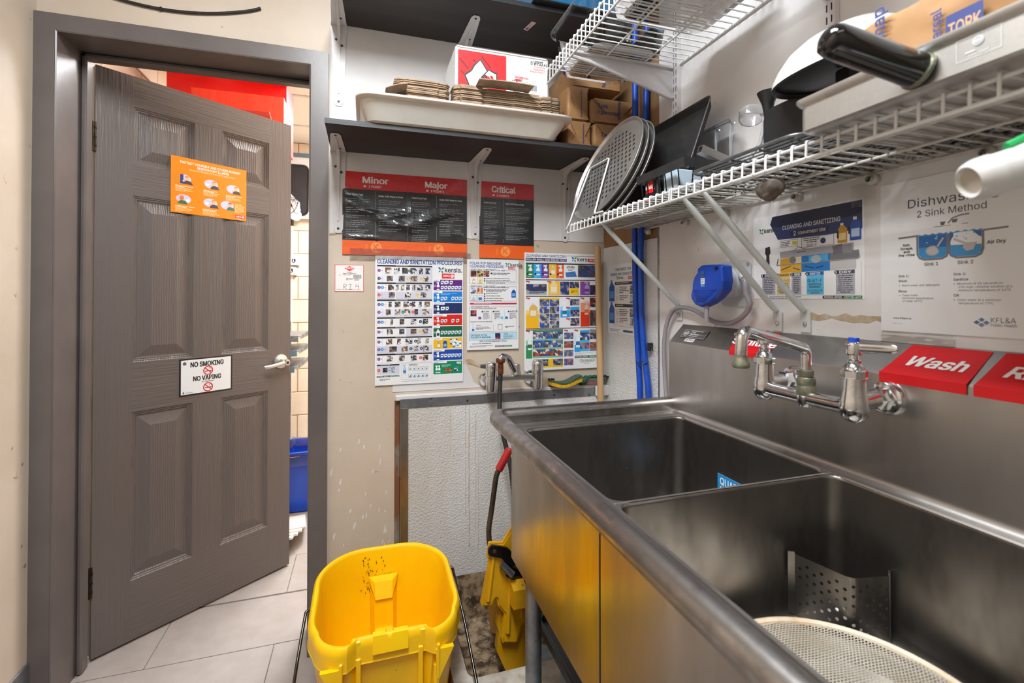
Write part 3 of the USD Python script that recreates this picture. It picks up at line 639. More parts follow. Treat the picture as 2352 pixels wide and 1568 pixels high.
# fold highlights at the front of the deck
M['steel_skirt'] = mat('stainless_skirt', '#c0bbb5', '#a39d97', scale=5., rough=.16, metal=1., rough2=.34, bump=.03, bscale=150, stretch=(1, 1, .25), bstretch=(8, 8, .4), bdist=.0006)
part('skirt', B().box((SX, -1.058, .552), (SX + .003, -.592, .905), .0008), M['steel_skirt'], sk, smooth=False)
part('skirt', B().box((SX, -1.60, .552), (SX + .003, -1.0875, .905), .0008), M['steel_skirt'], sk, smooth=False)
part('seam_strip', B().box((SX - .001, -1.0845, .552), (SX + .003, -1.0585, .905), .0008), M['steel_skirt'], sk, smooth=False)
part('side_panel', B().box((SX, -.592, .552), (SB, -.589, .893)), M['steel'], sk)
part('underside', B().box((SX + .003, -1.6, .552), (SB, -.593, .555)), M['steel'], sk)
part('side_panel', B().box((SX, SY1, .552), (SB, SY1 + .003, .893)), M['steel'], sk)
part('skirt', B().box((SX, SY1, .552), (SX + .003, -1.602, .905)), M['steel'], sk)
for (x, y) in ((1.305, -.665), (1.76, -.665), (1.305, -1.95), (1.76, -1.95)):
    b = B().cyl((x, y, .05), (x, y, .555), .0205, 20); b.lathe([(.0, 0), (.018, .0), (.025, .012), (.025, .05), (.0205, .055)], 20, TR((x, y, 0)))
    part('leg', b, M['aluminium'], sk, 'grey tubular leg')

# stickers over the fold of the splashback
fold = [(XR - .0078, 1.157), (SB + .0035, 1.1052), (SB - .0006, 1.1005)]
def foldpos(t):                     # distance along the slope and down the upright -> x, z
    a, c = np.array(fold[0]), np.array(fold[1]); l = np.linalg.norm(c - a); t = np.asarray(t, float)
    x = np.where(t < l, a[0] + (c[0] - a[0]) * t / l, SB - .0006); z = np.where(t < l, a[1] + (c[1] - a[1]) * t / l, c[1] - (t - l)); return x, z, l
def sink_sign(label, word, y_top0, y_top1, y_bot0, y_bot1, drop):
    l = foldpos(0)[2]; T0 = .004; Lt = l + drop
    def pos(u, v, e):               # u 0..1 across, v metres down along the sheet
        v = np.asarray(v, float); x, z, _ = foldpos(v); k = np.clip((v - T0) / (l - T0), 0, 1)
        a = y_top0 + (y_bot0 - y_top0) * k; c = y_top1 + (y_bot1 - y_top1) * k; y = a + (c - a) * u
        s = np.where(v < l, 1, 0); nx = np.where(s, -.66, -1.); nz = np.where(s, .75, 0.)
        return np.stack([x + nx * e, y, z + nz * e], -1)
    vs = np.concatenate([np.linspace(T0, l, 5), np.linspace(l + .003, Lt, 4)]); us = np.linspace(0, 1, 9)
    th = thing('sink_sign', label, 'sign', (1.82, (y_bot0 + y_bot1) / 2, 1.09)); b = B(); V = []; n = len(vs)
    for e in (.0015, .0006): V.append(np.vstack([pos(u, vs, e) for u in us]))
    F = []; m = len(V[0])
    for i in range(8):
        for j in range(n - 1): a = i * n + j; F += [[a, a + 1, a + n + 1, a + n], [a + m, a + n + m, a + n + 1 + m, a + 1 + m]]
    b.add(np.vstack(V), F); part('sheet', b, M['red_sign'], th, smooth=50)
    v, f = flat_text(word, True); v = v.copy(); h = .0235; w = (v[:, 0].max()) * h * 1.12; W = abs(y_bot1 - y_bot0)
    xs_ = (v[:, 0] * h * 1.12 + v[:, 1] * h * .22 - w / 2) / W + .5; vv = l * .50 + .0115 - v[:, 1] * h * .9 + .004
    part('lettering', (np.vstack([pos(xs_, vv, .0024), pos(xs_ + .0016 / W, vv, .0026)]), np.vstack([f, f + len(v)])), M['white_ink'], th, 'white bold slanted lettering')
M['red_sign'] = mat('red_sign', '#d8121b', '#cf0f18', scale=6., rough=.42)
M['white_ink'] = mat('white_ink', '#eeeeee', rough=.5)
sink_sign('red sign reading Sanitize behind the spout of the wall tap', 'Sanitize', -.765, -.897, -.786, -.908, .012)
sink_sign('red sign reading Wash, whole, to the right of the wall tap', 'Wash', -1.187, -1.304, -1.163, -1.296, .017)
sink_sign('red sign cut by the right picture edge with a white letter R', 'Rinse', -1.320, -1.44, -1.305, -1.437, .017)
# maker plate and small sticker
def on_slope(name, label, y0, y1, t0, t1, P, m):
    a = np.array([fold[0][0], 0, fold[0][1]]); c = np.array([fold[1][0], 0, fold[1][1]]); d = (c - a) / np.linalg.norm(c - a)
    return poster(name, label, 'sticker', P, y0 - y1, t1 - t0, a + d * t0 + np.array([-.0011, y0, .0012]), (0, -1, 0), d, sheet_mat=m, t=.0006)
M['plate'] = mat('grey_plate', '#8e8c8a', '#7d7b79', scale=30., rough=.35, metal=.7)
P = Print(264, 90); P.frame(6, 6, 258, 84, 2, '#c9c9c9'); P.disc(45, 45, 26, '#d9d9d9').disc(45, 45, 22, '#6d6d6e').text('NSF', 45, 53, 16, '#e6e6e6', True, align='c'); P.bars(88, 12, 150, 2, 12, '#d2d2d2', 3); P.text('Tarrison', 84, 56, 18, '#e4e4e4', True).text('PRODUCTS LTD', 165, 54, 9, '#d5d5d5'); P.bars(88, 64, 150, 1, 10, '#d2d2d2', 5)
on_slope('maker_plate', 'grey maker plate with round NSF mark at the left end of the splashback', -.560, -.668, .019, .052, P, M['plate'])
P = Print(80, 26); P.text('1N-22216', 8, 18, 12, '#444444', True, width=62)
on_slope('sticker', 'small white sticker just below the grey maker plate', -.592, -.633, .0535, .0655, P, M['paper'])
# blue sticker inside the left bowl
P = Print(200, 130); P.rect(0, 0, 200, 130, '#1f8fd4'); P.text('QUAT', 16, 46, 32, '#f2f6fa', True, width=110); P.rect(16, 56, 120, 82, '#f2f6fa').text('SANITIZER', 22, 78, 19, '#1f6fb4', True, width=92); P.text('FILL LINE', 16, 116, 26, '#f2f6fa', True, width=150)
poster('sticker', 'blue fill-line sticker with white lettering inside the left sink bowl', 'sticker', P, .11, .072, (1.7795, -.767, .783), (0, -1, 0), (0, 0, -1), sheet_mat=M['blue_box'], t=.0006)

# ================================================================== WALL TAP OVER THE SINK
tp = thing('sink_tap', 'chrome two-handle wall tap with swing spout over the sink', 'tap', (SB, -1.08, 1.058))
BX, TZ, TY0, TY1, TYM = 1.718, 1.049, -.982, -1.178, -1.083
for y, nm in ((TY0, 'flange'), (TY1, 'flange')):
    T = axis_T((SB, y, 1.060), (-1, 0, 0))
    part('flange', B().lathe([(0.0, .0), (.030, 0), (.031, .003), (.028, .009), (.018, .013), (.0, .013)], 32, T), M['chrome'], tp)
    part('hex_nut', B().lathe([(.0, .008), (.019, .008), (.021, .012), (.021, .032), (.017, .036), (0, .036)], 6, T), M['chrome'], tp, smooth=20)
    part('shank', B().cyl((SB - .03, y, 1.060), (BX, y, 1.055), .0155, 20), M['chrome'], tp)
    Tz = TR((BX, y, 0))
    part('valve', B().lathe([(0, 1.022), (.012, 1.024), (.0205, 1.033), (.0225, 1.046), (.0215, 1.06), (.0182, 1.076), (.0172, 1.100), (0, 1.100)], 28, Tz), M['chrome'], tp, smooth=50)
    part('bonnet', B().lathe([(0, 1.100), (.020, 1.100), (.0205, 1.103), (.0205, 1.113), (.018, 1.115), (0, 1.115)], 8, Tz).lathe([(.0175, 1.114), (.0155, 1.121), (.011, 1.126), (.0115, 1.128), (.0115, 1.131), (.0075, 1.133), (.0075, 1.145), (0, 1.145)], 24, Tz), M['chrome'], tp, smooth=30)
    hd = B().lathe([(0, 1.141), (.0125, 1.141), (.0135, 1.144), (.0135, 1.159), (.0115, 1.163), (0, 1.163)], 20, Tz)
    s = 1 if y == TY0 else -1
    d = np.array([-.25, s * .97, 0]) if s > 0 else np.array([.1, -1, 0.]); d /= np.linalg.norm(d); e = np.array([-d[1], d[0], 0])
    L = []
    for t, wz, wy in ((.008, .0105, .006), (.02, .0095, .0042), (.04, .009, .0036), (.058, .0085, .0032), (.066, .0065, .003), (.069, .003, .002)):
        c = np.array([BX, y, 1.154 + .05 * t]) + d * t; q = np.arange(12) / 12 * 2 * PI
        L.append(c + np.outer(np.cos(q) * wy, e) + np.outer(np.sin(q) * wz, [0, 0, 1]))
    loft(hd, L, True, True); part('handle', hd, M['chrome'], tp, smooth=45)
    part('index_button', B().lathe([(.0085, 1.163), (.0085, 1.1705), (.006, 1.167), (0, 1.167)], 16, Tz), M['blue_plastic'] if s < 0 else M['red_grip'], tp, 'blue cold index button' if s < 0 else 'red hot index button')
b = B(); pts = [(BX, TY0 - .004, TZ), (BX, TY0 - .03, TZ - .002), (BX, TYM, TZ - .003), (BX, TY1 + .03, TZ - .002), (BX, TY1 + .004, TZ)]
b.tube(pts, [.0175, .0145, .0138, .0145, .0175], 20); b.lathe([(0, 1.028), (.012, 1.03), (.0165, 1.04), (.0165, 1.062), (.0145, 1.07), (0, 1.07)], 24, TR((BX, TYM, 0)))
part('body', b, M['chrome'], tp, smooth=50)
part('lime_ring', B().lathe([(.0166, 1.052), (.0172, 1.058), (.0172, 1.066), (.0152, 1.072)], 24, TR((BX, TYM, 0))), M['lime'], tp, 'green scaled joint')
part('spout_nut', B().lathe([(0, 1.070), (.0158, 1.071), (.0168, 1.075), (.0168, 1.083), (.0145, 1.087), (0, 1.087)], 12, TR((BX, TYM, 0))).lathe([(.0125, 1.088), (.0132, 1.092), (.0132, 1.099), (.0105, 1.1015)], 20, TR((BX, TYM, 0))), M['lime'], tp, 'green scaled spout nut')
tipx, tipy = 1.508, -1.141
pts = [(BX, TYM, 1.095), (BX, TYM, 1.112)] + fillet([(BX, TYM, 1.115), (BX, TYM, 1.142), (1.60, -1.113, 1.168)], .026, 8)[1:] + [(1.565, -1.124, 1.1755)]
pts += fillet([(1.555, -1.127, 1.1775), (tipx + .003, tipy, 1.187), (tipx, tipy, 1.145)], .030, 9)[1:] + [(tipx, tipy, 1.132)]
part('spout', B().tube(pts, .0098, 16), M['chrome'], tp, smooth=60)
b = B().lathe([(0, 1.122), (.0125, 1.122), (.0138, 1.124), (.0138, 1.130), (.0105, 1.135), (.0100, 1.144)], 24, TR((tipx, tipy, 0)))
part('outlet', b, M['lime'], tp, 'scaled outlet ring')

# ================================================================== THINGS IN THE RIGHT BOWL
cs = thing('corner_strainer', 'perforated steel corner strainer inside the right sink bowl', 'strainer', (1.70, -1.15, .64))
# bent plate from the divider side to the back side
path = fillet([(1.664, -1.0885, 0), (1.674, -1.092, 0), (1.698, -1.186, 0), (1.772, -1.200, 0), (1.781, -1.192, 0)], .014, 6)
path = np.array(path)[:, :2]; seg = np.r_[0, np.cumsum(np.linalg.norm(np.diff(path, axis=0), axis=1))]; LT = seg[-1]
def along(s): return np.array([np.interp(s, seg, path[:, 0]), np.interp(s, seg, path[:, 1])])
H0, H1 = .641, .757; plate = sbox(0, H0, LT, H1); holes = []
for i, s in enumerate(np.arange(.022, LT - .018, .0125)):
    for j in range(7):
        z = H0 + .010 + j * .0165 + (.008 if i % 2 else 0)
        if z < H1 - .007: holes.append(Point(s, z).buffer(.0030, resolution=2))
plate = plate.difference(unary_union(holes))
# slice the plate so that it can bend
b = B()
cuts = np.linspace(0, LT, 45)
for a, c in zip(cuts[:-1], cuts[1:]):
    g = plate.intersection(sbox(a, H0, c, H1))
    for q in getattr(g, 'geoms', [g]):
        if q.geom_type != 'Polygon' or q.area < 1e-8: continue
        v, f = trimesh.creation.triangulate_polygon(q, engine='earcut'); p = np.array([along(s) for s in v[:, 0]])
        b.add(np.column_stack([p, v[:, 1]]), f)
part('perforated_plate', b, M['steel_in'], cs, smooth=False)
for s0, s1 in ((0, .012), (LT - .013, LT)):
    p0, p1 = along(s0), along(s1); d = (p1 - p0) / np.linalg.norm(p1 - p0); n = np.array([-d[1], d[0]]) * (-1 if True else 1)
    V = [(*(p + n * o), z) for o in (-.0015, .0015) for p in (p0, p1) for z in (H0 + .004, H1 + .004)]
    part('flange', B().mesh(m3.Manifold.hull_points(np.array(V))), M['steel_in'], cs)

sc = thing('pizza_screen', 'round aluminium mesh pizza screen with pale rim in the right sink bowl', 'pizza screen', (1.578, -1.266, .632))
cx, cy, cz, cr = 1.540, -1.316, .678, .186
part('rim', B().lathe([(cr - .010, cz - .001), (cr - .009, cz + .003), (cr - .003, cz + .0055), (cr + .0025, cz + .003), (cr + .002, cz - .003), (cr - .004, cz - .003)], 72, TR((cx, cy, 0)), closed=True), M['screen'], sc)
b = B(); r = cr - .004; st = .0046; n = int(r / st)
def strand(p0, p1, w, zf):
    p0, p1 = np.array(p0), np.array(p1); d = (p1 - p0) / np.linalg.norm(p1 - p0); e = np.array([-d[1], d[0]]) * w; k = 14
    ts = np.linspace(0, 1, k + 1); P = p0 + ts[:, None] * (p1 - p0); z = cz + np.array([zf(*q) for q in P])
    V = np.vstack([np.column_stack([P + e, z]), np.column_stack([P, z + .0009]), np.column_stack([P - e, z])]); F = []
    for i in range(k):
        for a in (0, k + 1): F.append([a + i, a + i + 1, a + k + 2 + i, a + k + 1 + i])
    b.add(V, F)
wob = lambda x, y: .0022 * math.sin(x * 60 + 2 * math.sin(y * 25)) * math.sin(y * 47)
for sgn in (1, -1):
    d = np.array([math.cos(.40 * sgn + .3), math.sin(.40 * sgn + .3)]); e = np.array([-d[1], d[0]])
    for i in range(-n, n + 1):
        o = i * st; h = math.sqrt(max(r * r - o * o, 0))
        if h > .01: strand(np.array([cx, cy]) + e * o - d * h, np.array([cx, cy]) + e * o + d * h, .0009, wob)
part('mesh', b, M['mesh_wire'], sc, smooth=False)

t = thing('round_pan', 'round steel pan holding up the mesh pizza screen in the right bowl', 'pan', (1.54, -1.316, .632))
part('body', B().lathe([(0, .634), (.15, .634), (.160, .640), (.168, .670), (.171, .671), (.166, .668), (.157, .642), (0, .638)], 48, TR((1.54, -1.316, 0))), M['alu_pan'], t, smooth=40)

# ================================================================== DARK SHELVES ON THE BACK WALL
def bracket(parent, x, z, down=.285, out=.20):
    """pressed enamel shelf bracket: upright on the wall, arm under the board"""
    b = B(); w0, w1 = .021, .040
    def leg(T, L):
        o = [(-w1 * .62, 0), (w1 * .62, 0), (w1 * .55, L * .12), (w0 * .85, L * .55), (w0 * .62, L - .012), (w0 * .35, L), (-w0 * .35, L), (-w0 * .62, L - .012), (-w0 * .85, L * .55), (-w1 * .55, L * .12)]
        b.extr(Polygon(o).buffer(.003).buffer(-.0), .0022, T)
        rib = [(-.0055, .012), (.0055, .012), (.002, L * .86), (-.002, L * .86)]
        b.extr(Polygon(rib), .006, T)
    leg(TR((x, -.0035, z - .003), (-1, 0, 0), (0, 0, -1), (0, -1, 0)), down)
    leg(TR((x, -.004, z - .0015), (1, 0, 0), (0, -1, 0), (0, 0, -1)), out)
    # gusset between the two legs
    g = B().extr(Polygon([(0.004, -.004), (.055, -.004), (.052, -.008), (.018, -.022), (.008, -.062), (.004, -.066)]), .010, TR((x + .005, 0, z), (0, -1, 0), (0, 0, 1)))
    b.v += [q for q in g.v]; off = b.n
    for f in g.f: b.f.append(f + off)
    b.n += g.n
    p = part('bracket', b, M['bracket'], parent, 'white enamelled pressed steel bracket')
    for (yy, zz) in ((0, z - down + .010), (0, z - .055), (0, z - .075)):
        xx = x + (.0 if zz < z - .1 else (-.010 if zz == z - .055 else .010))
        part('screw', B().lathe([(.0045, 0), (.0038, .0022), (0, .0026)], 12, axis_T((xx, -.0055, zz), (0, -1, 0))), M['screw'], p)
    for q in (.05, out - .012): part('screw', B().lathe([(.0042, 0), (.0036, .002), (0, .0024)], 12, axis_T((x + (.008 if q < .1 else 0), -.004 - q, z - .0035), (0, 0, -1))), M['screw'], p)
def dark_shelf(label, x0, x1, z, y1, brs):
    t = thing('shelf', label, 'shelf', ((x0 + x1) / 2, 0, z))
    part('board', B().box((x0, y1 + .0015, z), (x1, -.004, z + .0165), .001), M['melamine'], t)
    part('edge_band', B().box((x0 - .0005, y1, z + .0002), (x1, y1 + .0014, z + .0163), .0004), M['melamine_edge'], t)
    for x in brs: bracket(t, x, z)
    return t
dark_shelf('lower dark wood-grain shelf on three white brackets holding the white tub', .781, 1.855, 1.760, -.285, (.806, 1.304, 1.680))
dark_shelf('upper dark wood-grain shelf at the very top of the back wall', .787, 1.84, 2.213, -.300, (.806, 1.262))
P = Print(60, 22); P.rect(6, 6, 14, 16, '#6a5a5a'); P.rects([(7 + i * 1.3, 5, 7.6 + i * 1.3, 17) for i in range(0, 12)], '#3c3335'); P.bars(28, 8, 24, 2, 5, '#a58a8c', 2)
poster('sticker', 'small pink barcode label stuck under the upper dark shelf', 'sticker', P, .058, .018, (1.443, -.172, 2.2122), (.226, -.974, 0), (.974, .226, 0), sheet_mat=mat('pink_label', '#e0bcbc', rough=.5), t=.0005)

# white tub with flattened cartons and the tissue box in it
tb = thing('storage_tub', 'shallow white plastic tub holding cartons on the lower dark shelf', 'tub', (1.22, -.18, 1.7765))
tx0, tx1, ty0, ty1, tz0, tz1 = .868, 1.572, -.352, -.012, 1.7768, 1.846
L = []
for (o, z, r) in ((.048, tz0, .03), (.040, tz0 + .003, .035), (.018, tz1 - .022, .045), (.016, tz1 - .012, .045), (.002, tz1 - .009, .05), (0, tz1 - .006, .05), (.0, tz1 - .001, .05), (.003, tz1 + .001, .05), (.012, tz1 - .001, .045), (.021, tz1 - .014, .04), (.043, tz0 + .008, .032), (.055, tz0 + .005, .03)):
    x_in, y_in = o, o * .9 if z > tz0 + .01 else o * .9
    p = rrect(tx0 + o * .75, ty0 + o * 1.35, tx1 - o * 1.3, ty1 - o * .4, r, 6); L.append(np.column_stack([p, np.full(len(p), z)]))
b = B(); loft(b, L, True, True); part('body', b, M['tub'], tb, smooth=35)
def carton(n, label, grp, x0, x1, y0, y1, z0, seed, tabs):
    R = random.Random(seed); first = None; h = .0033; names = []
    for i in range(n):
        dx, dy = R.uniform(-.0025, .0025), R.uniform(-.002, .002) + max(0, 1.842 - z0 - i * h) * 1.0
        t = thing('cardboard_sheet', label, 'cardboard', ((x0 + x1) / 2, y0, z0 + i * h), group=grp) if i < 3 else None
        if t:
            o = Polygon([(x0, y0 + .01), (x0 + .012, y0)] + tabs(x0, x1, y0) + [(x1 - .012, y0), (x1, y0 + .012), (x1, y1), (x0, y1)]).buffer(0)
            b = B().extr(affinity.translate(o, dx, dy), h * .86, None, z0 + i * h)
            part('board', b, M['cardboard'], t, smooth=False); names.append(t)
        else: copy(names[R.randrange(3)], ((x0 + x1) / 2 + dx, y0 + dy, z0 + i * h))
tab1 = lambda a, c, y: [(a + .03, y), (a + .034, y - .004), (c - .04, y - .004), (c - .035, y)]
tab2 = lambda a, c, y: [(a + .02, y), (a + .022, y - .006), (a + .09, y - .006), (a + .10, y + .004), (a + .12, y), (a + .3, y), (c - .10, y + .003), (c - .09, y - .004)]
carton(46, 'flattened brown cardboard carton in the left stack inside the white tub', 'flat cartons of the left stack', .985, 1.16, -.318, -.255, 1.785, 4, tab1)
carton(47, 'flattened brown cardboard carton in the long middle stack inside the white tub', 'flat cartons of the long middle stack', 1.172, 1.468, -.322, -.262, 1.785, 5, tab2)
carton(44, 'flattened brown cardboard carton in the short right stack inside the white tub', 'flat cartons of the short right stack', 1.472, 1.552, -.315, -.255, 1.790, 6, tab1)
for k, (x0, x1, z, lab, rz) in enumerate(((1.245, 1.43, 1.9385, 'loose brown cardboard flap curling on top of the long middle stack', 3.), (.955, 1.02, 1.872, 'brown cardboard end curling off the left stack', 2.))):
    t = thing('cardboard_flap', lab, 'cardboard', (x0, -.29, z)); b = B()
    def fn(u, v): return (x0 + (x1 - x0) * u, -.325 + .06 * v, z + .002 + .004 * math.sin(u * 2.6) + .02 * u * k)
    b.grid(fn, 8, 1); q = B().add(b.v[0] - [0, 0, .003], b.f[0]); b.add(q.v[0], q.f[0]); 
    v0 = b.v[0]; rim = [i * 2 for i in range(9)]
    for i in range(8): b.quad(v0[i * 2], v0[i * 2 + 2], v0[i * 2 + 2] - [0, 0, .003], v0[i * 2] - [0, 0, .003])
    part('board', b, M['cardboard'], t, smooth=False)
# tissue box
P = Print(1700, 1080)
P.rect(45, 45, 905, 1080, '#e0252a')
sh = lambda L: [(x, y - 160 - .135 * x) for x, y in L]
P.poly(sh([(150, 660), (170, 620), (265, 570), (320, 470), (400, 420), (440, 372), (560, 560), (640, 640), (690, 760), (560, 800), (470, 840), (400, 960), (330, 1040), (250, 900)]), '#4a4244')
P.poly(sh([(180, 660), (285, 590), (345, 490), (436, 405), (545, 580), (620, 660), (600, 760), (480, 820), (390, 960), (340, 1000), (260, 860)]), '#f2f2f2')
P.poly(sh([(420, 800), (450, 690), (520, 620), (590, 555), (680, 600), (740, 620), (745, 700), (740, 790), (700, 840), (740, 1020), (650, 1080), (560, 980), (480, 1020), (400, 900)]), '#4a4244')
P.poly(sh([(520, 650), (590, 580), (670, 630), (720, 650), (722, 770), (680, 800), (600, 700)]), '#f2f2f2')
for i in range(4): P.line(sh([(440 + i * 62, 715 - i * 14), (545 + i * 58, 900 - i * 6)]), 44, '#d8232a')
P.poly(sh([(500, 830), (700, 800), (730, 1000), (640, 1060), (540, 960)]), '#d8232a')
for a, c, d, e in ((70, 196, 225, 356), (310, 180, 350, 226), (460, 110, 620, 290), (90, 400, 150, 460)): P.line([(a, c), (d, e)], 14, '#3a2426')
P.text('W903', 1420, 118, 74, '#262626', True, width=176).text('A1', 1612, 118, 42, '#262626', True); P.frame(1362, 62, 1400, 118, 6, '#555555').text('F', 1372, 108, 34, '#555555')
for i, t in enumerate(('Pink/White', 'Rose/Blanc', 'Rosado/Blanco')): P.text(t, 1640, 166 + i * 44, 30, '#cf6b70', align='r')
P.text('Cascades', 1060, 402, 44, '#cc2229', True, width=165).text('PRO', 1238, 402, 30, '#cc2229', True)
P.poly([(1062, 420), (1230, 412), (1090, 468)], '#cc2229'); P.poly([(985, 560), (1470, 345), (1500, 590), (1040, 800)], '#f6f6f6')
P.line([(1000, 535), (1470, 405)], 6, '#8890a8').line([(1010, 565), (1475, 445)], 5, '#8890a8'); P.bars(1010, 440, 420, 1, 34, '#777777', 4, word=1.2)
P.rects([(1345 + i * 11, 485, 1345 + i * 11 + (7 if i % 3 else 3), 595) for i in range(13)], '#333333')
bx = thing('tissue_box', 'white cardboard box with a red panel picturing a wiping hand', 'box', (1.34, -.14, 1.783))
part('carton', B().box((1.180, -.252, 1.784), (1.508, -.02, 2.072), .002), M['white_card'], bx)
part('lid_flap', B().box((1.184, -.2545, 2.0685), (1.502, -.021, 2.0745), .001), M['white_card'], bx)
(v, f), c = P.lay(.328, .2084, (1.180, -.252, 2.070), (1, 0, 0), (0, 0, -1), .0004); part('print', (v, f), M['print_matte'], bx, col=c)

# kraft paper packs of napkins
def kraft_pack(label, x0, x1, y0, y1, z0, z1, seed, words):
    t = thing('napkin_pack', label, 'napkin pack', ((x0 + x1) / 2, (y0 + y1) / 2, z0), group=None)
    m = m3.Manifold.hull_points(np.vstack([np.column_stack([rrect(x0, y0, x1, y1, .012, 4), np.full(16, z)]) for z in (z0 + .006, z1 - .006)] + [np.column_stack([rrect(x0 + .006, y0 + .006, x1 - .006, y1 - .006, .01, 4), np.full(16, z)]) for z in (z0, z1)])).refine_to_length(.014).to_mesh()
    v = np.array(m.vert_properties[:, :3], float); n = meshkit.fbm(v * 28 + seed, 3) - .5; c = v.mean(0); d = (v - c) / np.linalg.norm(v - c, axis=1, keepdims=True); v = v + d * n[:, None] * .012 * np.array([1, 1, .6])
    part('wrapper', (v, np.array(m.tri_verts)), M['kraft'], t, smooth=50)
    W, H = x1 - x0, z1 - z0; yf = y0 - .0035; b = B()
    T = TR((x0, yf, z0), (1, 0, 0), (0, 0, 1), (0, -1, 0))
    fl = Polygon([(W * .04, H * .97), (W * .96, H * .97), (W * .66, H * .34), (W * .36, H * .34)])
    b.extr(fl, .0015, T); b2 = B().extr(Polygon([(W * .02, H * .03), (W * .98, H * .03), (W * .60, H * .52), (W * .40, H * .52)]), .001, T)
    part('folded_flap', b, M['kraft'], t, smooth=False); part('folded_flap', b2, M['kraft'], t, smooth=False)
    P = Print(100, 50)
    if not words: return t
    for (w, x, y, h, vv) in words:
        P = Print(100, 50); P.text(w, x, y, h, '#2e3a6e', True, vert=vv)
        (v, f), c = P.lay(W, H, (x0, yf - .0022, z1), (1, 0, 0), (0, 0, -1)); part('lettering', (v, f), M['print_matte'], t, col=c)
    return t
wa = [('Tork', 12, 20, 8, 0), ('Xpressnap', 12, 32, 7, 0), ('Xpressnap', 62, 42, 6, 1)]
wb_ = [('Tork', 14, 28, 9, 0), ('Xpressnap', 60, 46, 6, 1)]
wc = [('Xpressnap', 64, 46, 6, 1)]
kraft_pack('brown paper napkin pack at the bottom right of the pile on the dark shelf', 1.674, 1.852, -.272, -.02, 1.7768, 1.862, 1, wb_)
kraft_pack('brown paper napkin pack at the bottom left of the pile beside the tub', 1.578, 1.668, -.268, -.02, 1.7768, 1.864, 2, wc)
kraft_pack('brown paper napkin pack with blue print at the upper right of the pile', 1.666, 1.850, -.268, -.02, 1.867, 1.955, 3, wa)
kraft_pack('brown paper napkin pack leaning at the upper left of the pile', 1.578, 1.660, -.262, -.02, 1.869, 1.99, 4, wc)
kraft_pack('brown paper napkin pack on top of the pile behind the wire shelf', 1.60, 1.80, -.25, -.02, 1.995, 2.085, 5, wc)

# things on the upper dark shelf
t = thing('blue_carton', 'teal blue carton at the end of the upper dark shelf', 'box', (1.62, -.16, 2.2297))
part('carton', B().box((1.43, -.325, 2.2308), (1.80, -.05, 2.40), .002), M['teal'], t)
part('base_band', B().box((1.4295, -.3255, 2.2302), (1.8005, -.0495, 2.236), .0005), M['black'], t, 'black band at the foot')
P = Print(100, 50); P.bars(55, 14, 30, 4, 7, '#3f8fb8', 3); (v, f), c = P.lay(.37, .165, (1.43, -.3252, 2.4), (1, 0, 0), (0, 0, -1), .0004); part('print', (v, f), M['print'], t, col=c)
t = thing('cable', 'loose black cable lying on the upper dark shelf', 'cable', (1.33, -.2, 2.23))
part('cord', B().tube(fillet([(1.22, -.2, 2.234), (1.28, -.27, 2.234), (1.34, -.29, 2.240), (1.40, -.27, 2.234), (1.36, -.18, 2.234), (1.25, -.12, 2.234)], .05, 6), .004, 8), M['rubber'], t)

# blue water pipes in the corner
for k, (lab, pts) in enumerate((('left one of the two blue water pipes in the corner', [(1.814, -.318, ZC), (1.814, -.318, 2.2), (1.816, -.316, 1.90), (1.822, -.300, 1.60), (1.826, -.295, 1.40), (1.828, -.298, 1.2), (1.828, -.312, 1.05), (1.828, -.325, .92), (1.828, -.33, .5), (1.828, -.33, .06)]), ('right one of the two blue water pipes in the corner', [(1.845, -.345, ZC), (1.845, -.345, 2.2), (1.845, -.340, 1.90), (1.840, -.326, 1.60), (1.835, -.318, 1.40), (1.835, -.322, 1.2), (1.836, -.338, 1.05), (1.838, -.362, .92), (1.838, -.38, .5), (1.838, -.38, .06)]))):
    t = thing('water_pipe', lab, 'pipe', (pts[-1][0], pts[-1][1], 0.06)); q = np.array(pts); z = np.linspace(0, 1, len(q)); tt = np.linspace(0, 1, 40)
    part('pipe', B().tube(np.column_stack([np.interp(tt, z, q[:, i]) for i in range(3)]), .0105, 14), M['blue_pipe'], t, smooth=60)
t = thing('pipe_clip', 'black plastic pipe clip with wire ends on the corner panel', 'clip', (1.85, -.345, 1.07))
part('clip', B().box((1.838, -.366, 1.055), (1.855, -.352, 1.083), .002), M['black'], t)
for dz in (.004, .0, -.006): part('wire', B().tube([(1.846, -.366, 1.068 + dz), (1.843, -.380, 1.066 + dz * 2)], .0012, 6), M['satin'], t)
for z, y in ((1.37, -.306), (1.012, -.332)):
    t = thing('cable_tie', 'black cable tie round the blue pipes, ' + ('near the top of the corner panel' if z > 1.2 else 'just above the sink rim'), 'cable tie', (1.83, y, z))
    part('strap', B().tube([(1.832 + .023 * math.cos(a) * .75, y + .026 * math.sin(a), z) for a in np.arange(20) / 20 * 2 * PI], .0018, 6, closed=True), M['black'], t)
# mop handle leaning in the corner
t = thing('wooden_pole', 'pale wooden pole leaning in the corner before the posters', 'pole', (1.790, -.12, .02))
part('pole', B().tube([(1.765, -.175, .22), (1.788, -.100, 1.0), (1.799, -.062, 1.44), (1.7992, -.0615, 1.4495)], [.0125, .0125, .0125, .008], 16), M['wood'], t)

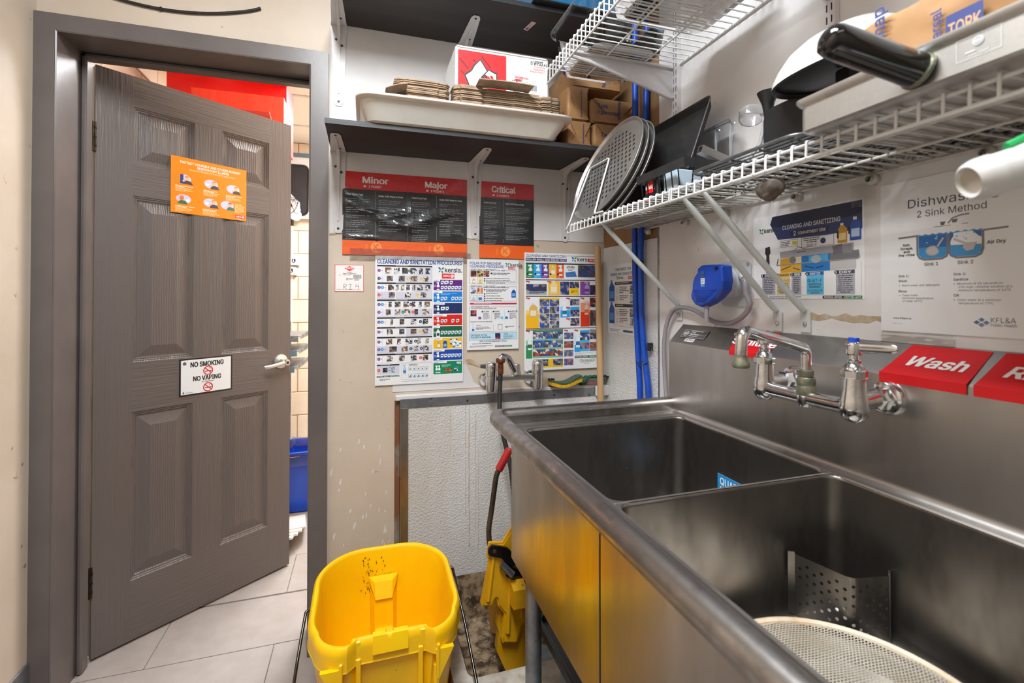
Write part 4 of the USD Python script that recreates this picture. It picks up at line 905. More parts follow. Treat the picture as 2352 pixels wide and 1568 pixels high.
# ================================================================== WIRE SHELVES ON THE RIGHT WALL
def wire_shelf(name, label, x0, x1, y0, y1, z, lip, pitch, mats, r=.0021, rods=(.28, .62), skip_clip=False):
    """ventilated shelf: deck wires from wall to lip, front rods, cross rods"""
    t = thing(name, label, 'shelf', ((x0 + x1) / 2, (y0 + y1) / 2, z))
    n = int(round(abs(y1 - y0) / pitch)); b = B(); lipb = B()
    for i in range(n + 1):
        y = y0 + (y1 - y0) * i / n
        b.tube([(x1, y, z), (x0, y, z)], r, 6); lipb.tube(fillet([(x0 + .004, y, z), (x0 - .002, y, z + .0005), (x0 - .003, y, z - lip)], .004, 4), r, 6)
    part('deck_wires', b, mats[0], t, kind='stuff', smooth=60)
    part('lip_wires', lipb, mats[1], t, kind='stuff', smooth=60)
    for k, (x, zz, rad) in enumerate(((x0 + .002, z - .004, .0028), (x0 - .001, z - lip, .0032), (x1 - .002, z - .004, .0028))):
        part('rod', B().tube([(x, y0 + .002, zz), (x, y1 - .002, zz)], rad, 8), mats[1] if k < 2 else mats[0], t)
    for q in rods: part('rod', B().tube([(x0 + (x1 - x0) * q, y0 + .003, z - .0045), (x0 + (x1 - x0) * q, y1 - .003, z - .0045)], .0026, 8), mats[0], t)
    return t
WD = (M['wire_dusty'], M['wire_white'])
ws1 = wire_shelf('wire_shelf', 'lower white wire shelf, far section holding the pizza pans', 1.564, 1.853, -.300, -.868, 1.488, .027, .0262, WD)
ws2 = wire_shelf('wire_shelf', 'lower white wire shelf, near section holding the steel pan', 1.564, 1.853, -.876, -1.70, 1.488, .027, .0262, WD)
def strut(parent, y0, y1, zw):
    b = B(); p0 = np.array([1.600, y0, 1.476]); p1 = np.array([1.846, y1, zw + .012])
    b.tube([p0, p0 + (p1 - p0) * .04, p0 + (p1 - p0) * .12, p0 + (p1 - p0) * .93, p1], [.0045, .0055, .0075, .0075, .006], 14)
    q = part('support_strut', b, M['strut'], parent, 'pale grey diagonal strut')
    m = m3.Manifold.hull_points(np.array([(x, y1 + dy, z) for x in (1.8505, 1.8545) for dy, z in ((-.013, zw - .036), (.013, zw - .036), (-.013, zw + .008), (.013, zw + .008), (.006, zw + .016), (-.006, zw + .016))]))
    part('foot', B().mesh(m), M['strut'], q); part('screw', B().lathe([(.0055, 0), (.0045, .003), (0, .0042)], 14, axis_T((1.8503, y1, zw - .018), (-1, 0, 0))), M['satin'], q)
strut(ws1, -.468, -.514, 1.205); strut(ws1, -.862, -.890, 1.197); strut(ws2, -.930, -.966, 1.199)
for y in (-.345, -.55, -.72, -.95, -1.12, -1.30):
    w = ws1 if y > -.87 else ws2
    part('wall_clip', B().lathe([(.011, 0), (.011, .010), (.006, .013), (.006, .02)], 14, axis_T((1.8545, y, 1.473), (-1, 0, 0))), M['wire_dusty'], w)
us = wire_shelf('wire_shelf', 'upper white wire shelf high on the right wall holding clear bins', 1.462, 1.852, -.365, -1.75, 1.985, .050, .0255, (M['wire_white'], M['wire_white']), rods=(.36, .70))
def shelf_arm(y):
    o = [(1.476, 1.976), (1.852, 1.976), (1.852, 1.884), (1.828, 1.879), (1.70, 1.915), (1.55, 1.953), (1.468, 1.966)]
    pl_ = Polygon(o)
    b = B().extr(pl_, .0022, TR((0, y + .006, 0), (1, 0, 0), (0, 0, 1)))
    b.extr([(1.476, 1.976), (1.852, 1.976), (1.852, 1.973), (1.476, 1.973)], .014, TR((0, y + .007, 0), (1, 0, 0), (0, 0, 1)))
    for p, q in zip(o[2:-1], o[3:]): b.tube([(p[0], y, p[1]), (q[0], y, q[1])], .0055, 8)
    part('arm', b, M['bracket'], us, 'tapering white shelf arm')
def slotted_rail(label, y, z0, z1):
    t = thing('slotted_rail', label, 'wall rail', (XR, y, z0))
    o = Polygon([(0, -.0125), (.011, -.0125), (.011, .0125), (0, .0125)]); x1 = XR - .0075
    pl_ = sbox(-.0125, z0, .0125, z1); holes = [sbox(dx - .0018, z, dx + .0018, z + .016) for z in np.arange(z0 + .02, z1 - .02, .026) for dx in (-.0055, .0055)]
    pl_ = pl_.difference(unary_union(holes)); b = B().extr(pl_, .0015, TR((x1 - .0125, y, 0), (0, -1, 0), (0, 0, 1), (-1, 0, 0)))
    part('face', b, M['bracket'], t, smooth=False)
    b = B().box((x1 - .0125, y - .0125, z0), (x1, y - .011, z1)); b.box((x1 - .0125, y + .011, z0), (x1, y + .0125, z1)); part('side', b, M['bracket'], t)
    part('back', B().box((x1 - .003, y - .011, z0), (x1, y + .011, z1)), M['screw'], t, 'dark slots behind')
slotted_rail('white slotted wall rail at the far end of the upper wire shelf', -.508, 1.80, 2.62); slotted_rail('white slotted wall rail behind the black-handled steel pan', -1.036, 1.78, 2.62)
shelf_arm(-.500); shelf_arm(-1.036)

# clear bins on the upper shelf
def clear_bin(label, x0, x1, y0, y1, z0, z1, inv):
    t = thing('clear_bin', label, 'bin', ((x0 + x1) / 2, (y0 + y1) / 2, z0)); L = []
    prof_ = ((.045, 0, .03), (.032, .004, .04), (.026, .02, .045), (.008, .86, .05), (.006, .93, .05), (-.004, .95, .05), (-.006, 1., .05))
    for o, k, r in prof_:
        z = z0 + (z1 - z0) * (k if not inv else 1 - k); p = rrect(x0 + o, y0 + o, x1 - o, y1 - o, r, 6); L.append(np.column_stack([p, np.full(len(p), z)]))
    b = B(); loft(b, L, cap0=True); part('shell', b, M['clear'], t, smooth=40)
    zz = z1 if not inv else z0; p = rrect(x0 - .004, y0 - .004, x1 + .004, y1 + .004, .05, 6)
    part('rim', B().tube(np.column_stack([p, np.full(len(p), zz + (-.003 if not inv else .003))]), .003, 6, closed=True), M['clear_box'], t)
clear_bin('clear plastic bin hanging over the far end of the upper wire shelf', 1.495, 1.79, -.60, -.285, 1.9885, 2.13, False)
clear_bin('clear plastic bin in the middle of the upper wire shelf', 1.50, 1.835, -.965, -.632, 1.9885, 2.13, False)
clear_bin('clear plastic bin nearest the camera on the upper wire shelf', 1.50, 1.835, -1.33, -1.0, 1.9885, 2.13, False)

# pizza pans leaning at the far end of the lower shelf
def pan_T(c, n):
    n = np.asarray(n, float); n /= np.linalg.norm(n); u = np.cross([0, 0, 1.], n); u /= np.linalg.norm(u); return TR(c, u, np.cross(n, u), n)
PN = np.array([-.93, -.03, .396]); PN /= np.linalg.norm(PN); pc0 = np.array([1.643, -.432, 1.651])
disk = Point(0, 0).buffer(.166, resolution=24); hs_ = []
for i in range(-9, 10):
    for j in range(-10, 11):
        x, y = i * .0210 + (.0105 if j % 2 else 0), j * .0182
        if .035 < math.hypot(x, y) < .138 or (math.hypot(x, y) <= .035): hs_.append(Point(x, y).buffer(.0052, resolution=3))
diskh = disk.difference(unary_union([h for h in hs_ if h.centroid.distance(Point(0, 0)) < .136]))
for k in range(3):
    c = pc0 - PN * .0140 * k + np.array([0, -.010 * k, -.003 * k]); T = pan_T(c, PN)
    t = thing('pizza_pan', ['front perforated metal pizza pan leaning behind the white wire guard', 'middle one of the three leaning perforated pizza pans', 'rear one of the three leaning perforated pizza pans, against the black tray'][k], 'pizza pan', c + np.array([-.07, 0, -.18]))
    b = B().extr(diskh, .0012, T); part('disk', b, M['alu_disk'], t, smooth=False)
    b = B().lathe([(.164, .0), (.170, .002), (.175, .009), (.178, .0105), (.180, .0095), (.179, .007), (.175, .003), (.170, -.001), (.164, -.0006)], 72, T, closed=True)
    part('rim', b, M['alu_pan'], t)
# white wire guard
t = thing('wire_guard', 'white bent wire guard standing in front of the pizza pans', 'wire guard', (1.585, -.34, 1.488))
pts = fillet([(1.556, -.304, 1.4755), (1.560, -.320, 1.4945), (1.572, -.322, 1.530), (1.645, -.302, 1.690), (1.650, -.430, 1.692), (1.610, -.453, 1.595), (1.570, -.481, 1.499), (1.562, -.500, 1.4945), (1.560, -.552, 1.4925)], .012, 4)
part('wire', B().tube(pts, .0030, 10), M['wire_white'], t, smooth=60)
# black sheet tray
def tray(name, label, cat, corners, rim_h, m, rim_r=.02, t_loc=None):
    """thin tray between four corners (a,b,c,d around), rim raised along the normal"""
    a, b_, c_, d_ = [np.asarray(q, float) for q in corners]; u = (b_ - a); v = (d_ - a); W, H = np.linalg.norm(u), np.linalg.norm(v); T = TR(a, u, v - (v @ u) * u / W ** 2)
    t = thing(name, label, cat, t_loc if t_loc is not None else (a + b_) / 2); L = []
    for o, z in ((.020, 0), (.014, .002), (.006, rim_h * .8), (.003, rim_h), (.0, rim_h + .001), (-.002, rim_h - .001), (0.0, rim_h - .003), (.010, -.001), (.018, -.003), (.03, -.003)):
        p = rrect(o, o, W - o, H - o, rim_r, 6); L.append(np.column_stack([p, np.full(len(p), z)]))
    bb = B(); loft(bb, L if m is not M['clear'] else L[5::-1], cap0=m is not M['clear'], cap1=True); bb.moved(T); part('body', bb, m, t, smooth=40); return t
tray('sheet_tray', 'large black sheet tray leaning behind the pizza pans', 'tray', [(1.694, -.345, 1.495), (1.694, -.742, 1.495), (1.822, -.600, 1.798), (1.80, -.305, 1.78)], .017, M['black_matte'])
for k, dy in enumerate((0, -.055)):
    q = tray('clear_tray', ['clear plastic tray leaning on the wall beside the black tray', 'second clear plastic tray leaning nearest the camera behind the black caddy'][k], 'tray', [(1.80, -.50 + dy, 1.495), (1.80, -.745 + dy, 1.495), (1.822, -.722 + dy, 1.712), (1.822, -.48 + dy, 1.712)], .012, M['clear'], .028)
    part('edge', B().tube([(1.797, -.742 + dy, 1.50), (1.818, -.721 + dy, 1.70), (1.819, -.712 + dy, 1.711), (1.819, -.52 + dy, 1.712)], .0035, 6), M['clear_box'], q)
# black wire caddy with band rim
cd = thing('wire_caddy', 'black wire caddy with flat rim on the lower wire shelf', 'caddy', (1.66, -.77, 1.4905))
z1_, z0_ = 1.568, 1.4925
rim_ = [(1.603, -.668, 0), (1.603, -.868, 0), (1.70, -.862, 0), (1.78, -.862, 0), (1.78, -.668, 0)]
b = B(); R_ = np.array(rim_)[:, :2]; ls = LineString(list(R_) + [R_[0]]).buffer(.0012, cap_style=2, join_style=2)
b.extr(ls, .022, None, z1_ - .022); part('rim_band', b, M['black_matte'], cd)
b = B()
for y in np.arange(-.685, -.865, -.026): b.tube(fillet([(1.605, y, z1_ - .02), (1.612, y, z0_), (1.772, y, z0_), (1.778, y, z1_ - .02)], .012, 4), .0016, 6)
for x in np.arange(1.63, 1.78, .03): b.tube(fillet([(x, -.866, z1_ - .02), (x, -.858, z0_ + .003), (x, -.675, z0_ + .003), (x, -.670, z1_ - .02)], .012, 4), .0016, 6)
part('basket_wires', b, M['black_gloss'], cd, kind='stuff')
t = thing('tongs_box', 'black box with a red upside-down label reading Tongs inside the caddy', 'box', (1.63, -.727, 1.496))
part('body', B().box((1.612, -.748, 1.4965), (1.668, -.690, 1.548), .003), M['black'], t)
P = Print(100, 70); P.rect(0, 0, 100, 70, '#e0161c'); v, f = flat_text('Tongs', True); v = v * 30; w = v[:, 0].max(); P.put(np.stack([50 + w / 2 - v[:, 0], 22 + v[:, 1]], 1), f, srgb('#f4f0f0'))
(v, f), c = P.lay(.034, .030, (1.6114, -.700, 1.545), (0, -1, 0), (0, 0, -1)); part('label', (v, f), M['print'], t, 'red upside-down Tongs label', col=c)
t = thing('blue_carton', 'pale blue-grey carton inside the black wire caddy', 'carton', (1.65, -.79, 1.496))
part('body', B().box((1.624, -.812, 1.4965), (1.70, -.757, 1.556), .002), M['blue_box'], t)
t = thing('scoop', 'black plastic scoop with a clear cup inside the caddy', 'scoop', (1.72, -.82, 1.496))
part('bowl', B().lathe([(0, 0), (.02, .003), (.030, .018), (.032, .034), (.029, .034), (.026, .018), (0, .006)], 20, axis_T((1.735, -.833, 1.497), (.1, -.05, 1))), M['black_gloss'], t, smooth=60)
part('handle', B().tube([(1.715, -.82, 1.525), (1.67, -.79, 1.562), (1.64, -.775, 1.566)], .006, 8), M['black_gloss'], t)
# square steel tube
t = thing('steel_tube', 'short square steel tube lying across the black caddy rim', 'tube', (1.72, -.86, 1.57))
a, c = np.array([1.672, -.836, 1.600]), np.array([1.800, -.845, 1.558]); d = (c - a) / np.linalg.norm(c - a); T = axis_T(a, d); h = .0095
o = Polygon([(-h, -h), (h, -h), (h, h), (-h, h)]).difference(Polygon([(-h + .0015, -h + .0015), (h - .0015, -h + .0015), (h - .0015, h - .0015), (-h + .0015, h - .0015)]))
part('tube', B().extr(o, np.linalg.norm(c - a), T), M['steel'], t, smooth=False)
# grey cooling rack
t = thing('cooling_rack', 'grey wire cooling rack lying on the lower wire shelf under the steel pan', 'rack', (1.70, -1.05, 1.51))
p = np.vstack([fillet([(1.588, -.905, 1.517), (1.588, -1.185, 1.517), (1.83, -1.185, 1.517), (1.83, -.905, 1.517)], .03, 6, True)])
part('frame', B().tube(p, .0036, 10, closed=True), M['rack'], t, smooth=60)
b = B()
for x in np.arange(1.606, 1.825, .0165): b.tube([(x, -.907, 1.5158), (x, -1.183, 1.5158)], .0017, 6)
for y in (-.95, -1.03, -1.10, -1.165): b.tube([(1.590, y, 1.5125), (1.828, y, 1.5125)], .0022, 6)
part('cross_wires', b, M['rack'], t, kind='stuff')
for y in (-.96, -1.16):
    for x in (1.612, 1.80): part('foot', B().tube(fillet([(x, y - .008, 1.512), (x, y - .008, 1.4925), (x, y + .008, 1.4925), (x, y + .008, 1.512)], .006, 4), .0022, 6), M['rack'], t)
t = thing('cooling_rack', 'dark wire rack with curled feet lying flat behind the grey rack', 'rack', (1.72, -1.05, 1.493))
b = B()
for x in np.arange(1.62, 1.82, .022): b.tube([(x, -.90, 1.4985), (x, -1.12, 1.4985)], .0018, 6)
part('wires', b, M['black_gloss'], t, kind='stuff')
part('frame', B().tube(fillet([(1.615, -.895, 1.4945), (1.615, -1.125, 1.4945), (1.825, -1.125, 1.4945), (1.825, -.895, 1.4945)], .02, 5, True), .0024, 8, closed=True), M['black_gloss'], t)
for k in range(6):
    y = -1.12 - .028 * k if k else -1.135; part('curl', B().tube([(1.76 + .013 * math.cos(a), y, 1.497 + .012 + .012 * math.sin(a)) for a in np.linspace(-PI * .5, PI * 1.1, 14)], .0020, 6), M['rack'], t)
# black dispenser body with clear cup
t = thing('dispenser', 'black plastic dispenser with a clear ring cup behind the grey rack', 'dispenser', (1.74, -1.0, 1.52))
m = m3.Manifold.hull_points(np.array([(x, y, z) for x in (1.715, 1.80) for (y, z) in ((-.985, 1.522), (-1.085, 1.522), (-1.085, 1.632), (-1.05, 1.642), (-.993, 1.642), (-.985, 1.62))]))
part('body', B().mesh(m), M['black'], t, smooth=20)
part('funnel', B().lathe([(.006, 0), (.008, .05), (.013, .075), (.022, .098), (.020, .098), (.011, .075), (.0, .07)], 20, TR((1.725, -.988, 1.585))), M['black'], t, smooth=60)
part('base', B().box((1.70, -1.09, 1.5195), (1.80, -.945, 1.527), .003), M['black_gloss'], t)
part('slot', B().box((1.7135, -1.06, 1.530), (1.7165, -1.03, 1.540)), M['rubber'], t)
T = axis_T((1.735, -.930, 1.655), (.25, .2, 1)); part('ring', B().lathe([(.024, -.012), (.0255, -.008), (.0255, .010), (.023, .014), (.0235, -.011)], 28, T, closed=True), M['clear_box'], t, 'clear plastic ring cup', smooth=60)
b = B().tube([(1.742, -.955, 1.650), (1.742, -.962, 1.63), (1.735, -.957, 1.585), (1.728, -.925, 1.548), (1.722, -.922, 1.528)], .004, 8); part('guide', b, M['clear_box'], t)
# white lid dome
t = thing('oval_cover', 'white oval lid with black underside leaning behind the steel pan', 'cover', (1.75, -1.17, 1.60))
T = TR((1.735, -1.155, 1.655), (0, -1, 0), (-.97, 0, -.10), (-.10, 0, .97)); L = []
for s, z in ((.02, .078), (.30, .075), (.55, .066), (.75, .050), (.90, .028), (.98, .010), (1.0, .0)):
    a = np.arange(40) / 40 * 2 * PI; L.append(np.column_stack([.128 * s * np.sign(np.cos(a)) * np.abs(np.cos(a)) ** .9, .105 * s * np.sign(np.sin(a)) * np.abs(np.sin(a)) ** .9, np.full(40, z)]))
b = B(); loft(b, L, cap0=True); b.moved(T); part('shell', b, M['white_plastic'], t, smooth=60)
L2 = [L[-1].copy(), L[-1] * [.985, .97, 1] + [0, 0, -.003], L[-1] * [.95, .92, 1] + [0, 0, .006]]; b = B(); loft(b, L2, cap1=True); b.moved(T); part('underside', b, M['black'], t, 'black slotted underside', smooth=30)
part('stand', B().box((1.72, -1.168, 1.53), (1.76, -1.142, 1.658), .004), M['black'], t)
# steel pan with the black handle
pn = thing('steel_pan', 'rectangular steel pan with a fat black handle on the lower wire shelf', 'pan', (1.68, -1.45, 1.4915))
x0, y0, zb, zt = 1.535, -1.232, 1.4920, 1.543; L = []
for o, z in ((.004, zb), (0, zb + .003), (-.0, zt - .012), (-.003, zt - .009), (-.006, zt - .004), (-.006, zt), (-.003, zt + .001), (.002, zt - .003), (.004, zt - .012), (.006, zb + .006)):
    p = rrect(x0 + o, -1.72 + o, 1.845 - o, y0 - o, .012, 5); L.append(np.column_stack([p, np.full(len(p), z)]))
b = B(); loft(b, L, True, True); part('body', b, M['alu_pan'], pn, smooth=35)
ha, hb = np.array([1.5345, -1.399, 1.514]), np.array([1.418, -1.370, 1.552]); d = hb - ha; l = np.linalg.norm(d)
part('handle', B().lathe([(0, 0.0), (.0195, 0), (.020, .004), (.0195, .03), (.0200, l - .03), (.0198, l - .014), (.0172, l - .005), (.011, l - .0008), (0, l)], 32, axis_T(ha, d)), M['black_gloss'], pn, 'glossy black round handle', smooth=60)
part('collar', B().lathe([(.0198, -.001), (.0216, 0), (.0216, .0035), (.0198, .0058)], 32, axis_T(ha, d)), M['lime'], pn, 'pale sealant ring')
P = Print(100, 60); P.frame(2, 2, 98, 58, 1.2, '#d7d7d8'); P.disc(50, 20, 12, '#d7d7d8').disc(50, 20, 10, '#a3a3a4').text('NSF', 50, 24, 8, '#d7d7d8', True, align='c'); P.bars(22, 40, 56, 1, 7, '#d7d7d8', 1); P.text('W36-4462', 50, 53, 6, '#d7d7d8', align='c')
(v, f), c = P.lay(.042, .026, (1.5344, -1.436, 1.531), (0, -1, 0), (0, 0, -1)); part('stamp', (v, f), M['print'], pn, 'stamped round mark', col=c)
t = kraft_pack('brown paper napkin pack lying in the steel pan by the black handle', 1.606, 1.80, -1.56, -1.278, 1.500, 1.645, 9, [])
P = Print(100, 50); P.text('Xpressnap', 13, 46, 7, '#34407a', True, vert=1).poly([(44, 22), (60, 22), (60, 38), (44, 38)], '#34407a').text('TORK', 45, 33, 6, '#c89d70', True, width=14).text('Universal', 42, 46, 5, '#34407a', True, vert=1)
(v, f), c = P.lay(.24, .12, (1.6000, -1.284, 1.650), (0, -1, 0), (0, 0, -1), .0015); part('print', (v, f), M['print_matte'], t, col=c)
# things hanging under the lower shelf
t = thing('dusty_cloth', 'dusty grey-brown crumpled glove hanging under the lower wire shelf', 'glove', (1.70, -1.02, 1.44))
sp = lambda x, y, z, r: m3.Manifold.sphere(r, 16).translate([x, y, z])
m = m3.Manifold.batch_hull([sp(1.69, -1.02, 1.462, .020), sp(1.685, -1.045, 1.464, .018), sp(1.70, -1.00, 1.468, .016), sp(1.68, -1.035, 1.450, .014)]).refine_to_length(.005).to_mesh()
v = np.array(m.vert_properties[:, :3], float); v += (meshkit.fbm(v * 70, 3) - .5)[:, None] * np.array([.010, .010, .008]); part('body', (v, np.array(m.tri_verts)), M['dust_brown'] if 'dust_brown' in M else mat('dusty_brown', '#6d6259', '#554b44', scale=40., rough=.9, bump=.5), t, smooth=60)
t = thing('dust_strip', 'grey fluffy dust along the wall side of the lower wire shelf', 'dust', (1.83, -1.2, 1.49), kind='stuff')
R = random.Random(12); b = B()
for _ in range(420):
    x, y = R.uniform(1.775, 1.85), R.uniform(-1.08, -1.62); r = R.uniform(.003, .008); h = R.uniform(.002, .006)
    q = np.array([(x + r * math.cos(a) * R.uniform(.5, 1.2), y + r * math.sin(a) * R.uniform(.5, 1.2), 1.4905) for a in np.arange(5) / 5 * 2 * PI] + [(x, y, 1.4905 + h)]); b.add(q, [[i, (i + 1) % 5, 5] for i in range(5)] + [[0, 2, 1], [0, 3, 2], [0, 4, 3]])
part('fluff', b, M['dust'], t, kind='stuff')
# white spray nozzle near the camera
t = thing('spray_nozzle', 'out-of-focus white spray nozzle with green clip at the right edge', 'spray nozzle', (1.50, -1.53, 1.36))
a, c = np.array([1.449, -1.494, 1.352]), np.array([1.56, -1.548, 1.390]); d = c - a; l = np.linalg.norm(d); d /= l
part('barrel', B().lathe([(.0122, .0026), (.0150, .0), (.0178, .0022), (.020, .009), (.0205, .02), (.0192, .021), (.0195, .04), (.0215, .055), (.0215, l), (0, l)], 36, axis_T(a, d)), M['white_plastic'], t, smooth=50)
part('bore', B().lathe([(0, .004), (.011, .0036), (.0125, .0025)], 24, axis_T(a, d)), mat('nozzle_bore', '#b5aba0', rough=.6), t)
part('clip', B().tube([a + d * .036 + np.array([-.003, .0, .0215]), a + d * .06 + np.array([-.003, 0, .026]), a + d * .10 + np.array([0, 0, .024])], .0045, 8), M['green_clip'], t, 'green trigger clip')
part('hose_tail', B().tube([a + d * .07 + np.array([0, 0, -.016]), a + d * .08 + np.array([.005, -.004, -.033]), a + d * .12 + np.array([.02, -.01, -.05]), (1.62, -1.60, 1.33)], [.010, .009, .009, .009], 10), mat('brown_hose', '#6f6154', '#8a7a68', scale=60., rough=.6), t)
part('holder', B().tube([c - d * .01 + np.array([0, 0, .02]), (1.570, -1.548, 1.445), (1.572, -1.548, 1.484)], .003, 6), M['wire_dusty'], t)

# ================================================================== SANITIZER DISPENSER ON THE WALL
sd = thing('sanitizer_dispenser', 'round grey wall dispenser with a bulging blue front cover', 'dispenser', (XR - .007, -.755, 1.292))
oy, oz = -.752, 1.279
part('drum', B().lathe([(0, 0), (.046, 0), (.046, .006), (.042, .008), (.042, .030), (.0395, .032), (.0395, .062), (.041, .064), (.041, .070), (.0, .070)], 40, axis_T((XR - .007, oy, oz), (-1, 0, 0))), M['grey_plastic'], sd, smooth=40)
part('mount_plate', B().extr(affinity.translate(Polygon(rrect(-.055, -.062, .055, .062, .02)), -oy, oz), .004, TR((XR - .0070, 0, 0), (0, -1, 0), (0, 0, 1), (-1, 0, 0))), M['grey_plastic'], sd)
for dy, dz in ((-.047, .05), (-.047, -.048)): part('screw', B().lathe([(.005, 0), (.004, .003), (0, .004)], 12, axis_T((XR - .011, oy + dy, oz + dz), (-1, 0, 0))), M['satin'], sd)
cov = [(.039, .042), (.024, .049), (-.005, .049), (-.042, .047), (-.056, .043), (-.058, .025), (-.060, .004), (-.056, -.019), (-.031, -.040), (-.005, -.054), (.027, -.065), (.051, -.058), (.066, -.043), (.068, -.034), (.062, -.018), (.060, .002), (.053, .018), (.039, .031)]
cpoly = Polygon(cov).buffer(-.005).buffer(.009, resolution=4).buffer(-.004, resolution=4); L = []
for s, e in ((1.0, 0), (1.0, .020), (.985, .0255), (.95, .029), (.88, .031), (.3, .033)):
    q = np.array(affinity.scale(cpoly, s, s, origin=(0, -.004)).exterior.coords)[:-1]; L.append(np.column_stack([np.full(len(q), XR - .072 - e), oy + q[:, 0], oz + q[:, 1]]))
b = B(); loft(b, L, True, True); part('cover', b, M['blue_plastic'], sd, 'bright blue lobed front cover', smooth=45)
b = B()
for k in range(8): b.tube([(XR - .1045, oy + .052 - .0022 * k, oz - .018 - .0042 * k), (XR - .1045, oy - .036 + .006 * k, oz - .018 - .0042 * k)], .0011, 6)
part('grip_ribs', b, M['blue_plastic'], sd)
P = Print(40, 110); P.rect(4, 4, 38, 44, '#1c5d96').text('4', 21, 36, 26, '#10233f', True, align='c').rect(0, 50, 40, 90, '#e8eef0'); P.bars(5, 56, 30, 4, 8, '#2b6a94', 2); P.rect(0, 90, 40, 110, '#2a86c8').bars(8, 97, 24, 1, 8, '#d5e6f2', 1)
(v, f), c = P.lay(.0155, .0425, (XR - .1052, oy + .020, oz + .033), (0, -1, 0), (0, 0, -1)); part('label', (v, f), M['print'], sd, 'small label with number 4', col=c)
part('hinge_pin', B().cyl((XR - .092, oy - .038, oz + .038), (XR - .108, oy - .038, oz + .038), .004, 12), M['black'], sd)
part('outlet_tube', B().tube([(XR - .088, oy + .018, oz - .055), (XR - .088, oy + .018, oz - .102)], [.0068, .006], 14), M['clear_tube'], sd, 'clear outlet tube')
t = thing('clear_hose', 'clear grey hose looping from the blue dispenser down beside the sink', 'hose', (XR - .04, -.78, 1.15))
pts = [(XR - .035, oy - .050, oz + .012), (XR - .036, oy - .062, oz + .004), (XR - .036, oy - .066, oz - .03), (XR - .034, -.826, 1.235), (XR - .03, -.79, 1.186), (XR - .03, -.735, 1.170), (XR - .03, -.69, 1.174), (XR - .028, -.63, 1.196), (XR - .026, -.565, 1.210), (XR - .026, -.505, 1.200), (XR - .026, -.468, 1.150), (XR - .026, -.455, 1.05), (XR - .026, -.462, .96), (XR - .028, -.475, .85), (XR - .03, -.48, .6)]
q = np.array(pts); k = np.r_[0, np.cumsum(np.linalg.norm(np.diff(q, axis=0), axis=1))]
from scipy.interpolate import CubicSpline
cs_ = CubicSpline(k, q); part('hose', B().tube(cs_(np.linspace(0, k[-1], 70)), .0068, 12), M['clear_tube'], t, smooth=60)
part('elbow', B().tube(fillet([(XR - .008, oy - .044, oz + .02), (XR - .035, oy - .047, oz + .02), (XR - .035, oy - .056, oz + .012)], .012, 5), .0085, 14), M['white_plastic'], t, 'white elbow fitting')

# ================================================================== POSTERS
BW, DN = (1, 0, 0), (0, 0, -1); RW = (0, -1, 0)
# three inspection sheets: red, black and orange bands
def wrinkle(x0):
    def f(x, y):
        X = x + x0; y = np.asarray(y); r = lambda cx, cy, sx, sy, a, th: a * np.exp(-(((X - cx) * math.cos(th) + (y - cy) * math.sin(th)) / sx) ** 2 - ((-(X - cx) * math.sin(th) + (y - cy) * math.cos(th)) / sy) ** 2)
        d = r(.03, .115, .05, .022, .010, .35) + r(.10, .145, .06, .008, .006, .12) + r(.19, .150, .045, .010, .007, -.25) + r(.20, .185, .05, .016, .010, .25) + r(.29, .165, .05, .018, .010, -.35) + r(.24, .155, .02, .05, .006, 0.) + r(.36, .145, .05, .006, .004, -.3) + r(.13, .17, .03, .012, .007, .6) + r(.08, .235, .05, .005, .004, .05) + r(.40, .205, .03, .02, .004, .9)
        return d + .0012 + .0010 * meshkit.fbm(np.stack([X * 45, y * 45, np.zeros_like(X)], -1), 3)
    return f
def band_poster(label, title, pts_txt, x, W, disp, tx, th_, tw, ly, sub, half, seed, kx, px_, fresh=(32, 165), roll=(350, 250)):
    H = .298; u, v = W * 2838, 840; P = Print(u, v); n = 22
    P.rect(0, 0, u, 175, '#c4161b', n, 8).rect(0, 175, u, 694, '#1c1c1e', n, 26).rect(0, 694, u, 840, '#e65c10', n, 8)
    P.text(title, tx, ly, th_, '#e3dfdf', True, width=tw, heavy=.06)
    P.poly([(px_, ly + 20), (px_ + 30, ly + 34), (px_, ly + 48)], '#e3dfdf').text(sub, px_ + 48, ly + 46, 22, '#e3dfdf', True)
    P.rect(half - 1.5, 190, half + 1.5, 670, '#8d8d90')
    P.text('Fresh Food, Fast', fresh[0], 240, 17, '#d9d9da', True, width=fresh[1]).text('Roller Grill/ Made to Order', half + 32, 242, 17, '#d9d9da', True, width=roll[1])
    for k, (a, w) in enumerate(((fresh[0], half - fresh[0] - 50), (half + 32, u - half - 70))):
        y = 275
        for q in range(5 if k else 6): m = (2, 4, 3, 2, 4, 3)[(q + k + seed) % 6]; P.bars(a, y, w, m, 19, '#6f7073', seed * 20 + q + 9 * k, fill=.4); y += m * 19 + 16
    P.disc(kx, 765, 55, '#f09046', n=24).text('K', kx, 792, 62, '#e65c10', True, align='c').text('2022', kx - 88, 800, 20, '#f09046', True, vert=1)
    return poster('inspection_sheet', label, 'poster', P, W, H, (x, -.0036, 1.692), BW, DN, material=M['print_film'], disp=disp, nx=36, ny=44, sheet_mat=M['black'], t=.0004)
band_poster('wrinkled red, black and orange sheet headed Minor under the dark shelf', 'Minor', '', .820, .2275, wrinkle(0), 192, 62, 255, 108, '1 POINT', 320, 1, 330, 205)
band_poster('wrinkled red, black and orange sheet headed Major beside the middle bracket', 'Major', '', .8485 + .2, .2225, wrinkle(.2285), 178, 60, 235, 112, '3 POINTS', 300, 2, 325, 192, fresh=(40, 155))
